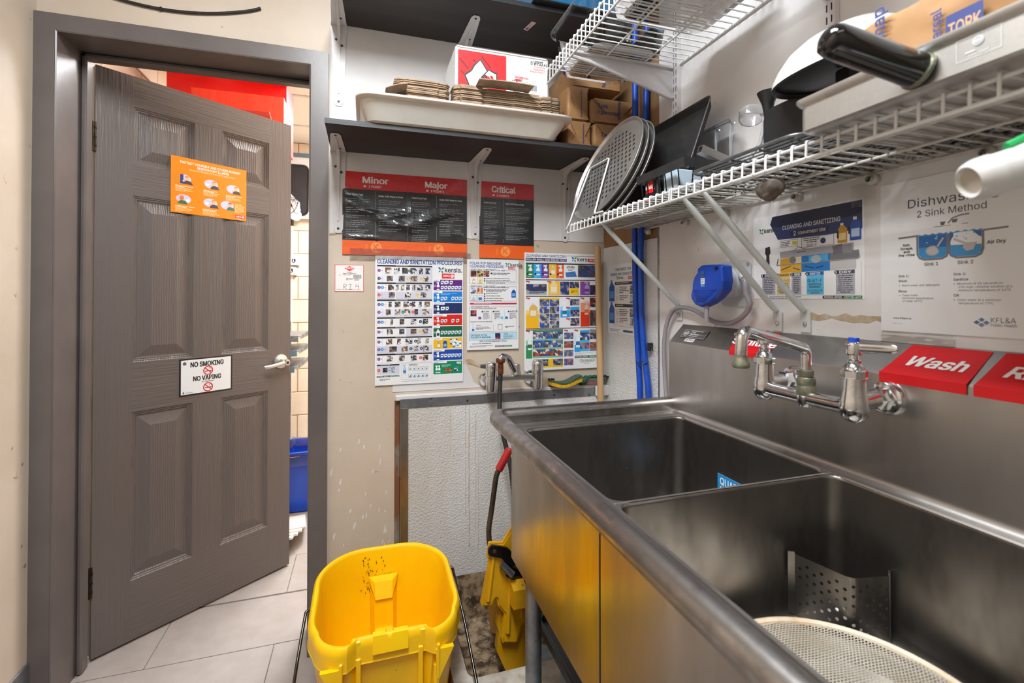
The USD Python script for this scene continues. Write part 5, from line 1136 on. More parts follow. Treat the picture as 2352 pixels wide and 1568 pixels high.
band_poster('flat red, black and orange sheet headed Critical right of the middle bracket', 'Critical', '', 1.320, .224, lambda x, y: .001 + .0035 * np.exp(-((x - .0) / .02) ** 2 - ((y - .2) / .05) ** 2) + .0007 * meshkit.fbm(np.stack([x * 40 + 7, y * 40, np.zeros_like(x)], -1), 3), 140, 66, 275, 112, '5 POINTS', 272, 3, 300, 152, fresh=(52, 140), roll=(0, 215))
# clear tape over the foot of the first two sheets
for k, (a, c, z, lab) in enumerate(((.845, 1.045, 1.4, 'strip of clear tape along the foot of the Minor sheet'), (1.045, 1.285, 1.397, 'strip of clear tape along the foot of the Major sheet'))):
    t = thing('clear_tape', lab, 'tape', (a, -.006, z)); b = B()
    b.grid(lambda u, v: (a + (c - a) * u, -.0063 - .0012 * meshkit.noise([u * 30 + k * 9, v * 4, 2]), z - .022 + .04 * v), 30, 4); part('strip', b, M['clear_film'], t)

# pest control card
P = Print(335, 312); P.rect(0, 0, 335, 312, '#e7e2e0').frame(0, 0, 335, 312, 7, '#e0625c')
P.poly([(112, 44), (170, 16), (228, 44), (170, 76)], '#d8342f').text('ORKIN', 170, 53, 22, '#f2eeee', True, width=78, align='c')
P.text('CANADA', 170, 92, 10, '#555555', True, align='c').text('PEST CONTROL', 95, 114, 15, '#555555', True).bars(40, 120, 180, 1, 8, '#d98f8b', 2); P.text('DEVICE', 130, 172, 17, '#555555', True).bars(130, 180, 60, 1, 8, '#d98f8b', 4)
P.rect(208, 112, 315, 186, '#f3f1f0').rects([(212 + i * 4.8, 116, 212 + i * 4.8 + (3.2 if i % 3 else 1.6), 164) for i in range(20)], '#2f2f2f').text('ORKIN', 222, 182, 14, '#3a3a3a', True)
for L_ in ([(100, 288), (104, 228), (130, 226), (136, 246), (108, 256), (136, 286)], [(160, 230), (196, 228)], [(178, 229), (176, 284)], [(156, 286), (200, 284)], [(248, 222), (240, 252), (276, 250)], [(272, 226), (268, 286)]): P.line(L_, 4.5, '#76797e')
P.text('1782 #', 22, 292, 10, '#666666', True).rect(72, 291, 300, 294, '#555555')
poster('pest_card', 'small red-bordered pest control card with a handwritten number on the cream wall', 'card', P, .0985, .0965, (.7950, -.0014, 1.3575), BW, DN)

# large cleaning procedures poster
P = Print(990, 1450); N_, G_ = '#1b2b57', '#c9c9d6'; PH = ['#2a2f3a', '#8f857b', '#b9b3ad', '#5d4a3d', '#3a4660', '#d8d4cf', '#7a5a43']
P.text('CLEANING AND SANITATION PROCEDURES', 22, 88, 46, '#1d3f8a', True, width=955, heavy=.03)
P.kersia(730, 150, 44).circlek(740, 190, 885, 248)
def secbar(y, x1=630): P.rect(20, y, x1, y + 15, '#1c1c22').bars(220, y + 4, 190, 1, 8, '#d9d9d9', int(y))
def chip(x, y, c, n=''): P.disc(x, y, 17, c); P.text(n or '1', x, y + 7, 14, '#f4f4f4', True, align='c')
def ptr(x, y): P.poly([(x, y - 6), (x + 9, y), (x, y + 6)], '#23232b')
rowsL = [(105, 2, [(128, 90, [('#7b3f98', '1')], 6, [70, 60, 64, 70, 44, 52], 0), (128 + 92, 84, [('#1f3a5f', '3')], 4, [66, 66, 78, 62], 1)]),
         (300, 2, [(320, 86, [('#7b3f98', '1'), ('#1f8fd0', '2')], 7, [62, 34, 38, 42, 38, 64, 62], 0), (406, 80, [('#e0492f', '4')], 3, [66, 66, 66], 1)]),
         (492, 2, [(512, 82, [('#7b3f98', '1'), ('#1f8fd0', '2')], 6, [36, 62, 62, 40, 38, 60], 0), (598, 84, [('#7b3f98', '1')], 5, [50, 60, 64, 40, 80], 1)]),
         (690, 1, [(708, 84, [('#7b3f98', '1'), ('#1f8fd0', '2')], 4, [30, 50, 62, 60], 0)]),
         (800, 1, [(820, 80, [('#7b3f98', '1')], 4, [64, 56, 64, 62], 0)]),
         (910, 2, [(930, 84, [('#7b3f98', '1')], 5, [66, 40, 78, 38, 40], 0), (1015, 82, [('#7b3f98', '1'), ('#1f8fd0', '2')], 4, [80, 66, 64, 64], 1)]),
         (1100, 1, [(1120, 84, [('#7b3f98', '1')], 4, [66, 62, 66, 62], 0)])]
R = random.Random(21)
for y, n, rs in rowsL:
    secbar(y); y1 = rs[-1][0] + rs[-1][1] + 4; P.frame(20, y + 15, 630, y1, 2, '#9a9aa6')
    for (ry, rh, chips, k, ws, g) in rs:
        if g: P.rect(22, ry - 2, 628, ry + rh, G_); P.rect(22 + R.choice((0, 180)), ry - 2, 22 + R.choice((200, 240)), ry + rh, '#dcdce6')
        elif R.random() < .6: a = R.choice((300, 340, 420)); P.rect(a, ry - 2, 628, ry + rh, G_)
        x = 42
        for c, nn in chips: chip(x, ry + rh * .42, c, nn); x += 35
        ptr(x - 8, ry + rh * .42); P.rect(x + 2, ry, x + 3.5, ry + rh - 6, '#a5a5b0'); x += 16; sp = (618 - x - sum(ws)) / max(1, len(ws))
        for i, w in enumerate(ws):
            if i and (i == 3 or (g and R.random() < .5)) and sp > 24: chip(x + sp * .15, ry + rh * .42, R.choice(('#e0492f', '#1c7a4a', '#1f3a5f', '#e9b51c')), R.choice('3456'))
            x += sp * .5; q = R.sample(PH, 4); P.pic(x, ry + 4, x + w, ry + rh - 20, q, R.randrange(9999), 3, 3); P.bars(x - 4, ry + rh - 15, w + 8, 1, 7, '#555560', R.randrange(99), word=1.6); x += w + sp * .5
P.rect(20, 1218, 265, 1233, '#1c1c22').bars(60, 1222, 160, 1, 8, '#d9d9d9', 5); P.rect(20, 1233, 265, 1330, G_); chip(42, 1282, '#e0492f', '4'); P.pic(85, 1255, 135, 1305, ['#23242a', '#5b6470', '#23242a'], 5, 2, 2); P.pic(148, 1245, 212, 1312, ['#9fb4c8', '#c7d3de', '#6f8294'], 6, 3, 3)
P.rect(20, 1342, 265, 1360, '#23242a').rect(155, 1342, 265, 1360, '#1c7a4a').text('TECHNICAL SERVICE', 26, 1356, 10, '#f0f0f0', True, width=120).text('1 877 924-6479', 162, 1356, 10, '#f0f0f0', True, width=98); P.bars(50, 1380, 140, 2, 12, '#55555c', 8)
P.frame(282, 1215, 630, 1398, 2, '#9a9aa6'); P.spray(322, 1225, 110, '#3b6fae', '#a9c4df', 34); P.bars(370, 1225, 120, 2, 12, '#4a4a58', 4); P.bars(290, 1415, 560, 1, 9, '#8a8a92', 9)
for i in range(5):
    P.frame(365 + i * 46, 1255, 402 + i * 46, 1300, 2, '#77808a'); P.disc(383 + i * 46, 1280, 9, '#5f97b8'); P.frame(365 + i * 46, 1335, 402 + i * 46, 1378, 2, '#77808a'); P.poly([(370 + i * 46, 1370), (390 + i * 46, 1345), (398 + i * 46, 1372)], '#2f7fb5')
blocks = [('#5b1e78', 262, 385, '#7b3f98'), ('#1277c9', 397, 520, '#1f8fd0'), ('#16295e', 532, 655, '#1f3a5f'), ('#cf1d13', 668, 790, '#e0492f'), ('#0f5c3e', 802, 925, '#1c7a4a'), ('#e9b51c', 937, 1060, '#e9b51c'), ('#1a45a3', 1072, 1195, '#1a45a3'), ('#108256', 1206, 1352, '#108256')]
for i, (c, y0, y1, cc) in enumerate(blocks):
    P.rect(645, y0, 978, y1, c); P.rect(645, y0, 720 + (i % 4) * 26, y0 + 20, '#f0f0f2').bars(652, y0 + 4, 62 + (i % 4) * 24, 2, 8, '#3a3a48', i)
    if i == 5: P.jug(706, y0 + 26, 92, '#c9a24e').jug(778, y0 + 18, 98, '#24509c', '#6fb0dc'); P.pic(835, y0 + 14, 920, y0 + 78, ['#e8e8e8', '#37558f', '#c8c8c8'], 3); P.pic(868, y0 + 40, 968, y0 + 112, ['#f0f0f0', '#2f7fb5', '#dfe4ea'], 4)
    elif i == 7: P.spray(682, y0 + 46, 90, '#3b8f6a', '#e9f0ec', 26).spray(712, y0 + 46, 90, '#3b8f6a', '#e9f0ec', 26).bars(740, y0 + 40, 130, 3, 11, '#a9d8c0', 3); P.pic(770, y0 + 86, 858, y0 + 116, ['#c8402f', '#2a2a2a', '#e0583f'], 2, 3, 2).pic(885, y0 + 66, 940, y0 + 118, ['#3d7f9c', '#14384a', '#b9d4d8'], 5, 2, 3).pic(912, y0 + 12, 966, y0 + 36, ['#dfe4dd', '#aeb8a9'], 8, 2, 2)
    else:
        (P.jug(698, y0 + 32, 90, '#dde8e2', '#37424a') if i == 4 else P.spray(697, y0 + 28, 92, cc, '#e9eef2', 30)); P.disc(662, y0 + 72, 13, '#eeeeee').disc(662, y0 + 72, 11, c).text(str(i + 1), 662, y0 + 78, 12, '#eeeeee', True, align='c')
        ks = {0: [(728, 12), (768, 12), (832, 12)] + [(728 + k * 41, 72) for k in range(6)], 1: [(728, 62), (768, 62), (852, 62), (894, 62), (936, 62)], 2: [(728, 44), (786, 44)], 3: [(728, 52), (768, 52), (852, 50), (908, 50)], 4: [(728 + k * 41, 52) for k in range(6)], 6: [(728 + k * 41, 50) for k in range(6)]}[i]
        for k, (x, dy) in enumerate(ks):
            w = 50 if (i in (0, 2) and k == (1 if i == 0 else 0)) else 34; P.poly([(x + 8, y0 + dy), (x + w, y0 + dy), (x + w, y0 + dy + 28), (x + w - 7, y0 + dy + 36), (x, y0 + dy + 36), (x, y0 + dy + 8)], '#eef1f3').disc(x + w * .42, y0 + dy + 18, 10, R.choice(('#2f7fb5', '#1c6a86', '#2f7fb5'))); P.poly([(x + w * .5, y0 + dy + 10), (x + w - 3, y0 + dy + 26), (x + w - 9, y0 + dy + 31)], '#4a5058'); P.bars(x, y0 + dy + 40, w, 1, 7, '#d6dbe2', k)
        if i == 1: P.bars(728, y0 + 22, 230, 2, 10, '#9fd0f2', 4)
poster('cleaning_poster', 'large white poster headed Cleaning and Sanitation Procedures with coloured blocks', 'poster', P, .324, .472, (.933, -.0062, 1.3925), BW, DN)

# drink machine cleaning sheet
P = Print(540, 925); Kc = '#26262c'
P.text('POLAR POP MACHINE', 28, 52, 25, '#24448e', True, width=325).text('CLEANING PROCEDURE', 28, 84, 25, '#24448e', True, width=352); P.kersia(420, 52, 30).circlek(428, 74, 502, 98)
def boxed(y0, y1, t, ex=''): P.frame(25, y0, 520, y1, 2.5, '#55555d'); P.rect(34, y0 - 12, 34 + (330 if ex else 210), y0 + 10, '#e6e6e8').text(t, 38, y0 + 8, 17, Kc, True, width=265 if ex else 192); (ex and P.text(ex, 308, y0 + 8, 12, Kc, True))
boxed(108, 252, 'REMOVABLE COMPONENTS', '(first steps)')
for i, q in enumerate((['#5d2a26', '#9c4a3c', '#3a2424'], ['#b98948', '#3c2f24', '#e0c290'], ['#8a4638', '#c98b73', '#3b2c2a'])): P.pic(36 + i * 66, 118, 96 + i * 66, 178, q, i + 4, 3, 3)
P.jug(68, 188, 60, '#c9b48c'); P.frame(106, 188, 162, 246, 2, '#55555d').rect(120, 206, 148, 240, '#e3b616'); P.disc(250, 142, 9, Kc).bars(262, 136, 240, 2, 14, '#44444c', 1); P.disc(180, 198, 8, Kc).bars(195, 192, 318, 1, 12, '#44444c', 2); P.disc(180, 220, 8, Kc).bars(195, 212, 310, 3, 13, '#44444c', 3)
boxed(276, 432, 'REMOVABLE COMPONENTS', '(end steps)')
P.pic(36, 290, 96, 350, ['#8a93a5', '#4a5260', '#c3cad4'], 8, 3, 3).pic(104, 290, 162, 350, ['#c87b5a', '#e8b79c', '#8a3a2c'], 9, 3, 3); P.bars(170, 286, 340, 1, 13, '#33333a', 2)
P.frame(36, 364, 96, 424, 2, '#77777f').poly([(66, 372), (42, 420), (90, 420)], '#b9b9c2'); P.frame(106, 364, 162, 424, 2, '#55555d').rect(116, 388, 152, 416, '#2f77c0'); P.jug(486, 300, 92, '#1c4fa0', '#6fa8dc')
for k, y in enumerate((310, 354, 378, 402, 424)): P.disc(180, y, 8, Kc).bars(195, y - 6, 270 if k < 3 else 300, 3 if k == 0 else 1, 13, '#44444c', k + 7)
P.rect(28, 446, 520, 462, '#b5173a').bars(70, 450, 400, 1, 9, '#efd9de', 3)
boxed(484, 742, 'STATIONARY PARTS'); P.text('ICE CHUTE AND SODA DISPENSE JETS', 42, 508, 12, Kc, True, width=262); P.pic(36, 520, 96, 582, ['#a32a2e', '#2b4a8c', '#c85038', '#1f2a44'], 3, 3, 3)
for i, (x, t, c) in enumerate(((130, 'CLEAN', '#7d4a8e'), (360, 'RINSE', '#6fc0dc'), (410, 'SANITIZE', '#3b6fae'))):
    P.spray(x, 522, 106, c, '#dfe6ee', 28); tx = (166, 282, 442)[i]; P.disc(tx - 10, 536, 8, Kc).text(t, tx + 2, 541, 13, Kc, True); P.bars(tx, 552, (70, 66, 74)[i], 6, 11, '#6a6a74', i + 4)
for x in (252, 392): P.rect(x, 524, x + 2, 630, '#88888f')
P.text('DRAIN OF POLAR POP MACHINE', 36, 644, 12, Kc, True, width=224); P.spray(62, 654, 90, '#3b6fae', '#c9d4e2', 24); P.bars(90, 672, 120, 1, 11, Kc, 3); P.bars(90, 690, 165, 3, 12, '#6a6a74', 4); P.rect(272, 664, 274, 732, '#88888f')
P.line([(318, 668), (325, 680), (318, 712), (330, 722), (360, 722), (368, 712), (360, 680), (366, 668), (318, 668)], 3, '#4a4a52').bars(395, 688, 110, 2, 13, '#6a6a74', 6)
P.frame(22, 752, 520, 826, 2.5, '#33506a').rect(24.5, 754.5, 517.5, 823.5, '#b9dcec').text('EXTERIOR OF THE', 40, 784, 16, Kc, True, width=165).text('POLAR POP MACHINE', 40, 806, 16, Kc, True, width=205).pic(290, 758, 346, 818, ['#a3323a', '#1f2a5c', '#3a2c44', '#c04a42'], 4, 3, 3); P.text('CLEAN', 378, 772, 11, '#2a4a66', True).bars(378, 778, 130, 4, 11, '#4a6a80', 3)
P.text('APPLICATION FREQUENCY: DAILY', 272, 848, 16, Kc, True, align='c', width=290).bars(50, 860, 440, 1, 11, '#44444c', 4); P.bars(28, 882, 260, 2, 11, '#6a6a74', 5); P.rect(290, 886, 380, 902, '#23242a').rect(380, 886, 470, 902, '#1c7a4a').text('TECHNICAL SERVICE', 295, 898, 8, '#f0f0f0', True, width=80).text('1 877 924-6479', 386, 898, 8, '#f0f0f0', True, width=78)
poster('machine_sheet', 'white text sheet on cleaning a drink machine above the small faucet', 'poster', P, .208, .349, (1.2715, -.0078, 1.3875), BW, DN)

# roller grill poster
P = Print(740, 1222); DK = ['#4a4650', '#77727a', '#9a969c', '#2c3a78', '#3a3640']
P.text('CLEANING AND SANITIZING', 15, 42, 24, '#2b4a8c', True, width=398).rect(12, 55, 415, 86, '#443c58').text('ROLLER GRILL AND BREAD TRAY', 20, 79, 17, '#dcd8e2', True, width=388); P.kersia(490, 58, 34).circlek(635, 48, 726, 84).rect(425, 22, 740, 26, '#2b4a6c').rect(12, 96, 740, 98, '#9aa0b0')
P.rect(14, 104, 740, 116, '#23242a')
for i, c in enumerate(('#2c7a52', '#2f9fe0', '#6a3a98', '#e6b93a', '#e0582c')):
    P.rect(16 + i * 74, 116, 90 + i * 74, 262, c); (P.jug(56 + i * 74, 132, 98, '#e2c070') if i == 3 else P.spray(58 + i * 74, 122, 112, c, '#dfe9e6', 36)); P.disc(32 + i * 74, 220, 10, '#2a2a30').bars(28 + i * 74, 248, 50, 1, 9, '#e0e0e0', i)
P.bars(410, 130, 90, 4, 14, '#44444c', 3, center=True); P.poly([(402, 200), (500, 185), (520, 245), (410, 250)], '#3f6fb0'); P.pic(530, 120, 740, 248, ['#3a3f50', '#2b4a9c', '#5a5560', '#4a4650'], 11, 5, 4)
def step(x, y, n): P.poly([(x, y), (x + 38, y + 4), (x + 38, y + 16), (x, y + 12)], '#c81e2e').text(n, x + 22, y + 26, 16, '#c81e2e', True)
P.rect(14, 276, 740, 286, '#23242a'); step(16, 292, '1'); P.pic(18, 326, 216, 402, DK, 1, 5, 3).rect(18, 402, 216, 436, '#9aa2a8').bars(45, 410, 150, 2, 12, '#3a3a40', 2)
P.rect(232, 292, 345, 438, '#eeb22a'); step(222, 292, '2'); P.jug(286, 284, 142, '#e8cf8e', '#e8e0c8'); P.pic(350, 296, 440, 436, DK, 2, 3, 4).pic(444, 296, 540, 366, DK, 3, 3, 2).rect(444, 366, 540, 436, '#ecbd1a').bars(458, 392, 70, 2, 14, '#5a4a1a', 2)
P.rect(552, 292, 650, 438, '#7a4aa0'); step(552, 292, '3'); P.spray(622, 290, 130, '#6a3a98', '#a890c0', 44).pic(652, 330, 740, 436, ['#3c2c50', '#4a3a60', '#2c2438'], 4, 3, 4)
P.rect(14, 448, 740, 456, '#23242a'); step(16, 464, '1'); P.rect(16, 640, 140, 788, '#f0b41c'); P.rect(16, 600, 140, 640, '#f3cc66'); P.jug(86, 520, 158, '#d9b060', '#e6dcc0'); P.rect(145, 466, 342, 482, '#ecbd1a')
for i in range(2):
    for j in range(4): P.pic(147 + i * 98, 484 + j * 76, 242 + i * 98, 556 + j * 76, ['#6a6872', '#8f8d96', '#2f57b0', '#4a4852', '#b5b3ba'], 20 + i * 4 + j, 4, 3).rect(147 + i * 98, 548 + j * 76, 158 + i * 98, 556 + j * 76, '#ecbd1a')
P.rect(352, 600, 450, 676, '#2f9fe0'); P.rect(352, 560, 450, 600, '#8fcdf0'); P.spray(394, 506, 158, '#2f6f9e', '#e2eef4', 42); step(410, 466, '2'); P.pic(450, 480, 544, 550, DK, 31, 4, 3); step(410, 566, '3'); P.rect(452, 566, 544, 596, '#2f9fe0').pic(452, 596, 544, 668, DK, 32, 4, 3); step(410, 684, '4'); P.pic(452, 684, 544, 766, DK, 33, 4, 3)
P.rect(556, 620, 650, 776, '#d8391c'); P.rect(556, 520, 650, 620, '#e89478'); step(556, 464, '3'); P.spray(618, 500, 150, '#d8703a', '#e6c2ae', 40); P.pic(652, 466, 740, 570, ['#2a2426', '#5a2a26', '#8a8284', '#a3261c'], 34, 3, 4).pic(652, 600, 740, 770, ['#3a3436', '#6a6466', '#8a2a20', '#4a4446'], 35, 3, 5)
P.rect(14, 786, 740, 792, '#23242a'); P.rect(14, 798, 380, 806, '#23242a'); P.rect(16, 960, 76, 1096, '#2f8a58'); P.rect(16, 910, 76, 960, '#8fc2a4'); P.spray(52, 860, 148, '#2c6a4a', '#dfe9e2', 38); step(16, 806, '1'); P.rect(80, 808, 378, 1094, '#7fb59a').rect(80, 808, 378, 822, '#2c7a52')
for j in range(3):
    for i in range(3): P.pic(82 + i * 98, 824 + j * 90, 178 + i * 98, 896 + j * 90, (['#4a4852', '#7a7884', '#2f57b0', '#c9c7cc'] if j < 2 else ['#b5482c', '#7a3a2a', '#d8d4d4', '#3a57a0', '#5a5258']), 41 + i + 3 * j, 4, 3)
step(390, 806, '2')
for j, q in enumerate((['#6a6872', '#2f57b0', '#9a98a2'], ['#8a7a74', '#a34a32', '#4a4852'], ['#6a6872', '#4a6fb8', '#9a98a2'], ['#c9532f', '#8a8480', '#3a57a0'])): P.pic(390, 836 + j * 92, 482, 906 + j * 92, q, 61 + j, 4, 3)
P.rect(494, 970, 550, 1046, '#2f9fe0'); P.rect(494, 880, 550, 970, '#c3e2f2'); P.spray(528, 830, 166, '#2f6f9e', '#dfeef6', 40); step(492, 806, '3'); P.rect(550, 816, 648, 840, '#2f9fe0').pic(550, 840, 648, 920, ['#3a3842', '#c9d4e2', '#2f57b0', '#6a6872'], 71, 4, 3).rect(550, 920, 648, 946, '#3fb0ea').pic(550, 948, 648, 1016, ['#b5482c', '#8a8480', '#2f57b0'], 72, 4, 3).rect(550, 1016, 648, 1040, '#3fb0ea')
step(652, 806, '4'); P.rect(652, 812, 740, 845, '#8d8f96').pic(652, 845, 740, 914, DK, 73, 3, 3).pic(652, 944, 740, 1012, ['#8a5a4a', '#4a4852', '#b0644a'], 74, 3, 3).rect(652, 1012, 740, 1040, '#77797f')
P.rect(80, 1108, 380, 1196, '#ecbd1a').pic(140, 1110, 230, 1180, DK, 81, 4, 3).pic(280, 1110, 376, 1178, DK, 82, 4, 3)
P.bars(500, 1056, 220, 2, 10, '#b5b5bc', 3); P.rect(498, 1086, 640, 1112, '#2c2c40').rect(640, 1086, 740, 1112, '#1c7a4a').text('TECHNICAL SERVICE', 504, 1105, 12, '#f0f0f0', True, width=128).text('1 877 924-6479', 648, 1105, 12, '#f0f0f0', True, width=130 - 42); P.bars(540, 1124, 170, 4, 14, '#77777f', 5, center=True)
poster('grill_poster', 'white poster about cleaning a roller grill behind the wooden pole', 'poster', P, .326, .471, (1.503, -.0088, 1.4195), BW, DN)

# drain treatment sheet on the corner panel
P = Print(216, 276)
P.text('TREATMENT FOR', 118, 26, 10, '#2b5c94', True, align='c', width=120).text('DRAINS AND GREASE TRAPS', 118, 44, 10, '#2b5c94', True, align='c', width=196); P.kersia(74, 54, 9).circlek(156, 50, 196, 62)
for k, y in enumerate((70, 158)):
    P.rect(56, y, 210, y + 11, '#2c2c30').bars(66, y + 4, 130, 1, 5, '#d5d5d5', k); P.frame(56, y + 11, 210, y + 88, 1, '#6a6a70'); P.jug(30, y - 8, 86, '#1f5ca8', '#5a94cc', '#2a6ab8')
    P.poly([(66, y + 24), (82, y + 24), (79, y + 46), (69, y + 46)], '#c9d2d8').poly([(66, y + 56), (82, y + 56), (79, y + 76), (69, y + 76)], '#c9d2d8'); P.bars(92, y + 20, 70, 4, 7, '#55555c', 3 + k); P.bars(92, y + 54, 70, 3, 7, '#55555c', 6 + k); P.pic(170, y + 16, 206, y + 48, ['#6a625c', '#3a3836', '#a39c94'], k + 3, 3, 3).pic(170, y + 52, 206, y + 84, ['#d5d5d5', '#77777c', '#b9b9be'], k + 8, 3, 3)
P.bars(14, 258, 100, 2, 6, '#6f7f96', 4).rect(120, 258, 190, 266, '#2c4a6c')
poster('drain_sheet', 'white sheet on treatment for drains half hidden by the blue pipes', 'poster', P, .213, .275, (XR - .0068, -.046, 1.372), RW, DN)

# two-compartment sink poster
P = Print(285, 205)
P.poly([(53, 22), (60, 4), (281, 4), (281, 62), (200, 66), (76, 62)], '#171f3c'); P.poly([(60, 30), (200, 40), (281, 30), (281, 62), (200, 66), (76, 62)], '#2a3a68')
P.text('CLEANING AND SANITIZING', 89, 40, 9.5, '#c9ccd4', True, width=146).rect(112, 46, 208, 59, '#20253c').text('2', 120, 57, 10, '#c9ccd4', True).text('COMPARTMENT SINK', 132, 56, 6.5, '#c9ccd4', True, width=70); P.kersia(26, 36, 9)
P.frame(82, 66, 132, 82, .8, '#4a5a78').bars(85, 69, 30, 3, 4, '#44444c', 1).poly([(117, 69), (130, 71), (128, 79), (116, 77)], '#cdb51e'); P.frame(141, 64, 220, 88, .8, '#3a5a88').bars(146, 67, 42, 3, 4.4, '#44444c', 2, center=True).text('QUAT-F', 167, 86, 4.5, '#3a5a98', True, align='c').disc(195, 77, 6.5, '#2a2f6c')
P.jug(239, 45, 42, '#c08a34', '#d8c088').jug(267, 36, 48, '#28509c', '#a9bcd8').rect(227, 60, 231, 76, '#23242a').rect(252, 54, 256, 70, '#23242a')
P.poly([(82, 92), (263, 88), (263, 106), (82, 108)], '#9a9aa0').poly([(207, 106), (273, 104), (273, 122), (207, 124)], '#77777c').poly([(83, 109), (141, 107), (141, 143), (83, 143)], '#d2a02a').poly([(112, 108), (141, 107), (141, 122), (112, 124)], '#d8cfa8').poly([(141, 107), (211, 106), (211, 143), (141, 143)], '#1f74b8').poly([(160, 108), (207, 107), (207, 120), (160, 121)], '#4aa8d8').poly([(211, 124), (268, 122), (268, 142), (211, 143)], '#b9b6b6')
P.line([(73, 124), (273, 121)], 2.6, '#8a8a90').line([(77, 108), (73, 124)], 2, '#55555a').line([(273, 104), (275, 121)], 2, '#77777c'); P.disc(118, 114, 9, '#77777c', 8).disc(178, 116, 12, '#a9b4bc', 9).poly([(216, 92), (238, 88), (240, 108), (220, 110)], '#6a6870').poly([(238, 92), (258, 90), (260, 110), (240, 110)], '#85838a'); P.line([(86, 136), (112, 128)], 2, '#3a3a3e').line([(150, 130), (172, 136)], 2, '#1c2c4c').line([(118, 132), (136, 138)], 2, '#3a3a3e').line([(178, 136), (196, 132)], 2, '#1c2c4c').line([(120, 94), (132, 84), (152, 92)], 1.2, '#4a4a50').rect(128, 96, 152, 98, '#55555a')
P.poly([(38, 78), (52, 76), (54, 92), (50, 98), (52, 141), (40, 142), (41, 98), (37, 92)], '#2c2624')
for (x0, x1, t, n, c, hc, tc) in ((26, 68, 'SCRAPE', '1', '#a3a4ac', '#2c2c50', '#e4e4e8'), (70, 110, 'WASH', '2', '#cdb98a', '#d2a02a', '#5a4410'), (112, 140, 'RINSE', '3', '#a3a4ac', '#4a4a5c', '#e4e4e8'), (152, 196, 'SANITIZE', '4', '#58b0d8', '#1f5ca0', '#e4e4e8'), (222, 265, 'DRY', '5', '#a3a4ac', '#4a4a5c', '#e4e4e8')):
    P.rect(x0 + 2, 152, x1, 195, c).rect(x0 + 4, 144, x1, 152, hc).disc(x0 + 3, 148, 4.4, '#23242a').text(n, x0 + 3, 150.5, 5, '#e4e4e8', True, align='c').text(t, x0 + 10, 150.7, 5, tc, True, width=min(26, x1 - x0 - 13))
    if n == '4': P.text('QUAT-F', 174, 167, 6.5, '#1c5c8c', True, align='c').text('sanitizing', 174, 174, 5, '#2a4a60', True, align='c').text('solution.', 174, 180, 5, '#2a4a60', True, align='c').text('LET STAND FOR', 174, 188, 3.6, '#2a4a60', True, align='c').text('1 MINUTE.', 174, 193, 3.6, '#2a4a60', True, align='c')
    elif n == '2': P.text('QUAT F600', 90, 164, 5, '#b58a1c', True, align='c').bars(74, 168, 34, 6, 4.3, '#5a5030', 4, center=True)
    else: P.bars(x0 + 5, 155, x1 - x0 - 8, 9, 4.3, '#4a4a52', int(x0), center=True)
P.rect(20, 196.5, 280, 197, '#77777c').bars(50, 199, 110, 2, 3.4, '#55555c', 3); P.rect(193, 198, 240, 204, '#23242a').rect(240, 198, 280, 204, '#14743c').text('TECHNICAL SERVICE', 196, 202.7, 3.6, '#e4e4e8', True, width=41).text('1 877 924-6479', 243, 202.7, 3.6, '#e4e4e8', True, width=34); P.line([(278, 130), (278, 192)], .5, '#55555c')
poster('sink_poster', 'white poster with a dark blue banner about a two compartment sink', 'poster', P, .285, .205, (XR - .0080, -.8135, 1.443), RW, DN, t=.0012)

# dishwashing poster
P = Print(216, 279); Td = '#33343c'
P.text('Dishwashing', 49, 52, 15.5, '#27324e', width=132).text('2 Sink Method', 64, 71, 11.5, '#2f3036', width=101)
P.rect(90, 91, 140, 92, '#5a5a60').poly([(100, 84), (108, 84), (106, 90), (101, 90)], '#55525a').poly([(117, 82), (126, 82), (124, 88), (118, 88)], '#6a5f6c').line([(112, 88), (118, 80), (130, 76.5), (142, 76)], 2.4, '#77757a')
for x0, x1 in ((66, 110), (114, 158)): P.poly([(x0, 106), (x0, 138), (x0 + 4, 144), (x0 + 9, 146), (x1 - 9, 146), (x1 - 4, 144), (x1, 138), (x1, 106)], '#1b5d9c'); P.poly([(x0, 126), (x0, 138), (x0 + 4, 144), (x0 + 9, 146), (x1 - 9, 146), (x1 - 4, 144), (x1, 138), (x1, 128)], '#2f86bd'); P.poly([(x0, 106)] + [(x0 + k * (x1 - x0) / 8, 103 + (1.6 if k % 2 else -.8)) for k in range(9)] + [(x1, 106)], '#2f7fc0')
P.line([(32, 105), (64, 104), (64, 138), (68, 145), (75, 148), (102, 148), (109, 144), (111, 138), (111, 105)], 3, '#6d6a72').line([(113, 105), (113, 138), (116, 144), (124, 148), (150, 148), (157, 144), (160, 136), (160, 106), (192, 105)], 3, '#6d6a72')
P.disc(88, 133, 11, '#a39c9c', 9).disc(88, 133, 8.5, '#b5aead', 7).line([(96, 126), (105, 112)], 3, '#b5aead').line([(120, 116), (138, 126)], 3.4, '#b5aead').poly([(135, 124), (152, 124), (148, 136), (138, 138), (133, 132)], '#b5aead')
R = random.Random(4)
for _ in range(14): P.disc(R.choice((R.uniform(70, 106), R.uniform(118, 154))), R.uniform(108, 120), R.uniform(.7, 1.5), '#8fc0e0', n=8)
for i, t in enumerate(('Sort,', 'Scrape,', 'and', 'Pre-rinse')): P.text(t, 46, 121 + i * 6.2, 4.4, Td, True, align='c')
P.text('Air Dry', 165, 129, 5.4, Td, True).text('Sink 1', 75, 159, 5.6, Td, True).text('Sink 2', 125, 159, 5.6, Td, True)
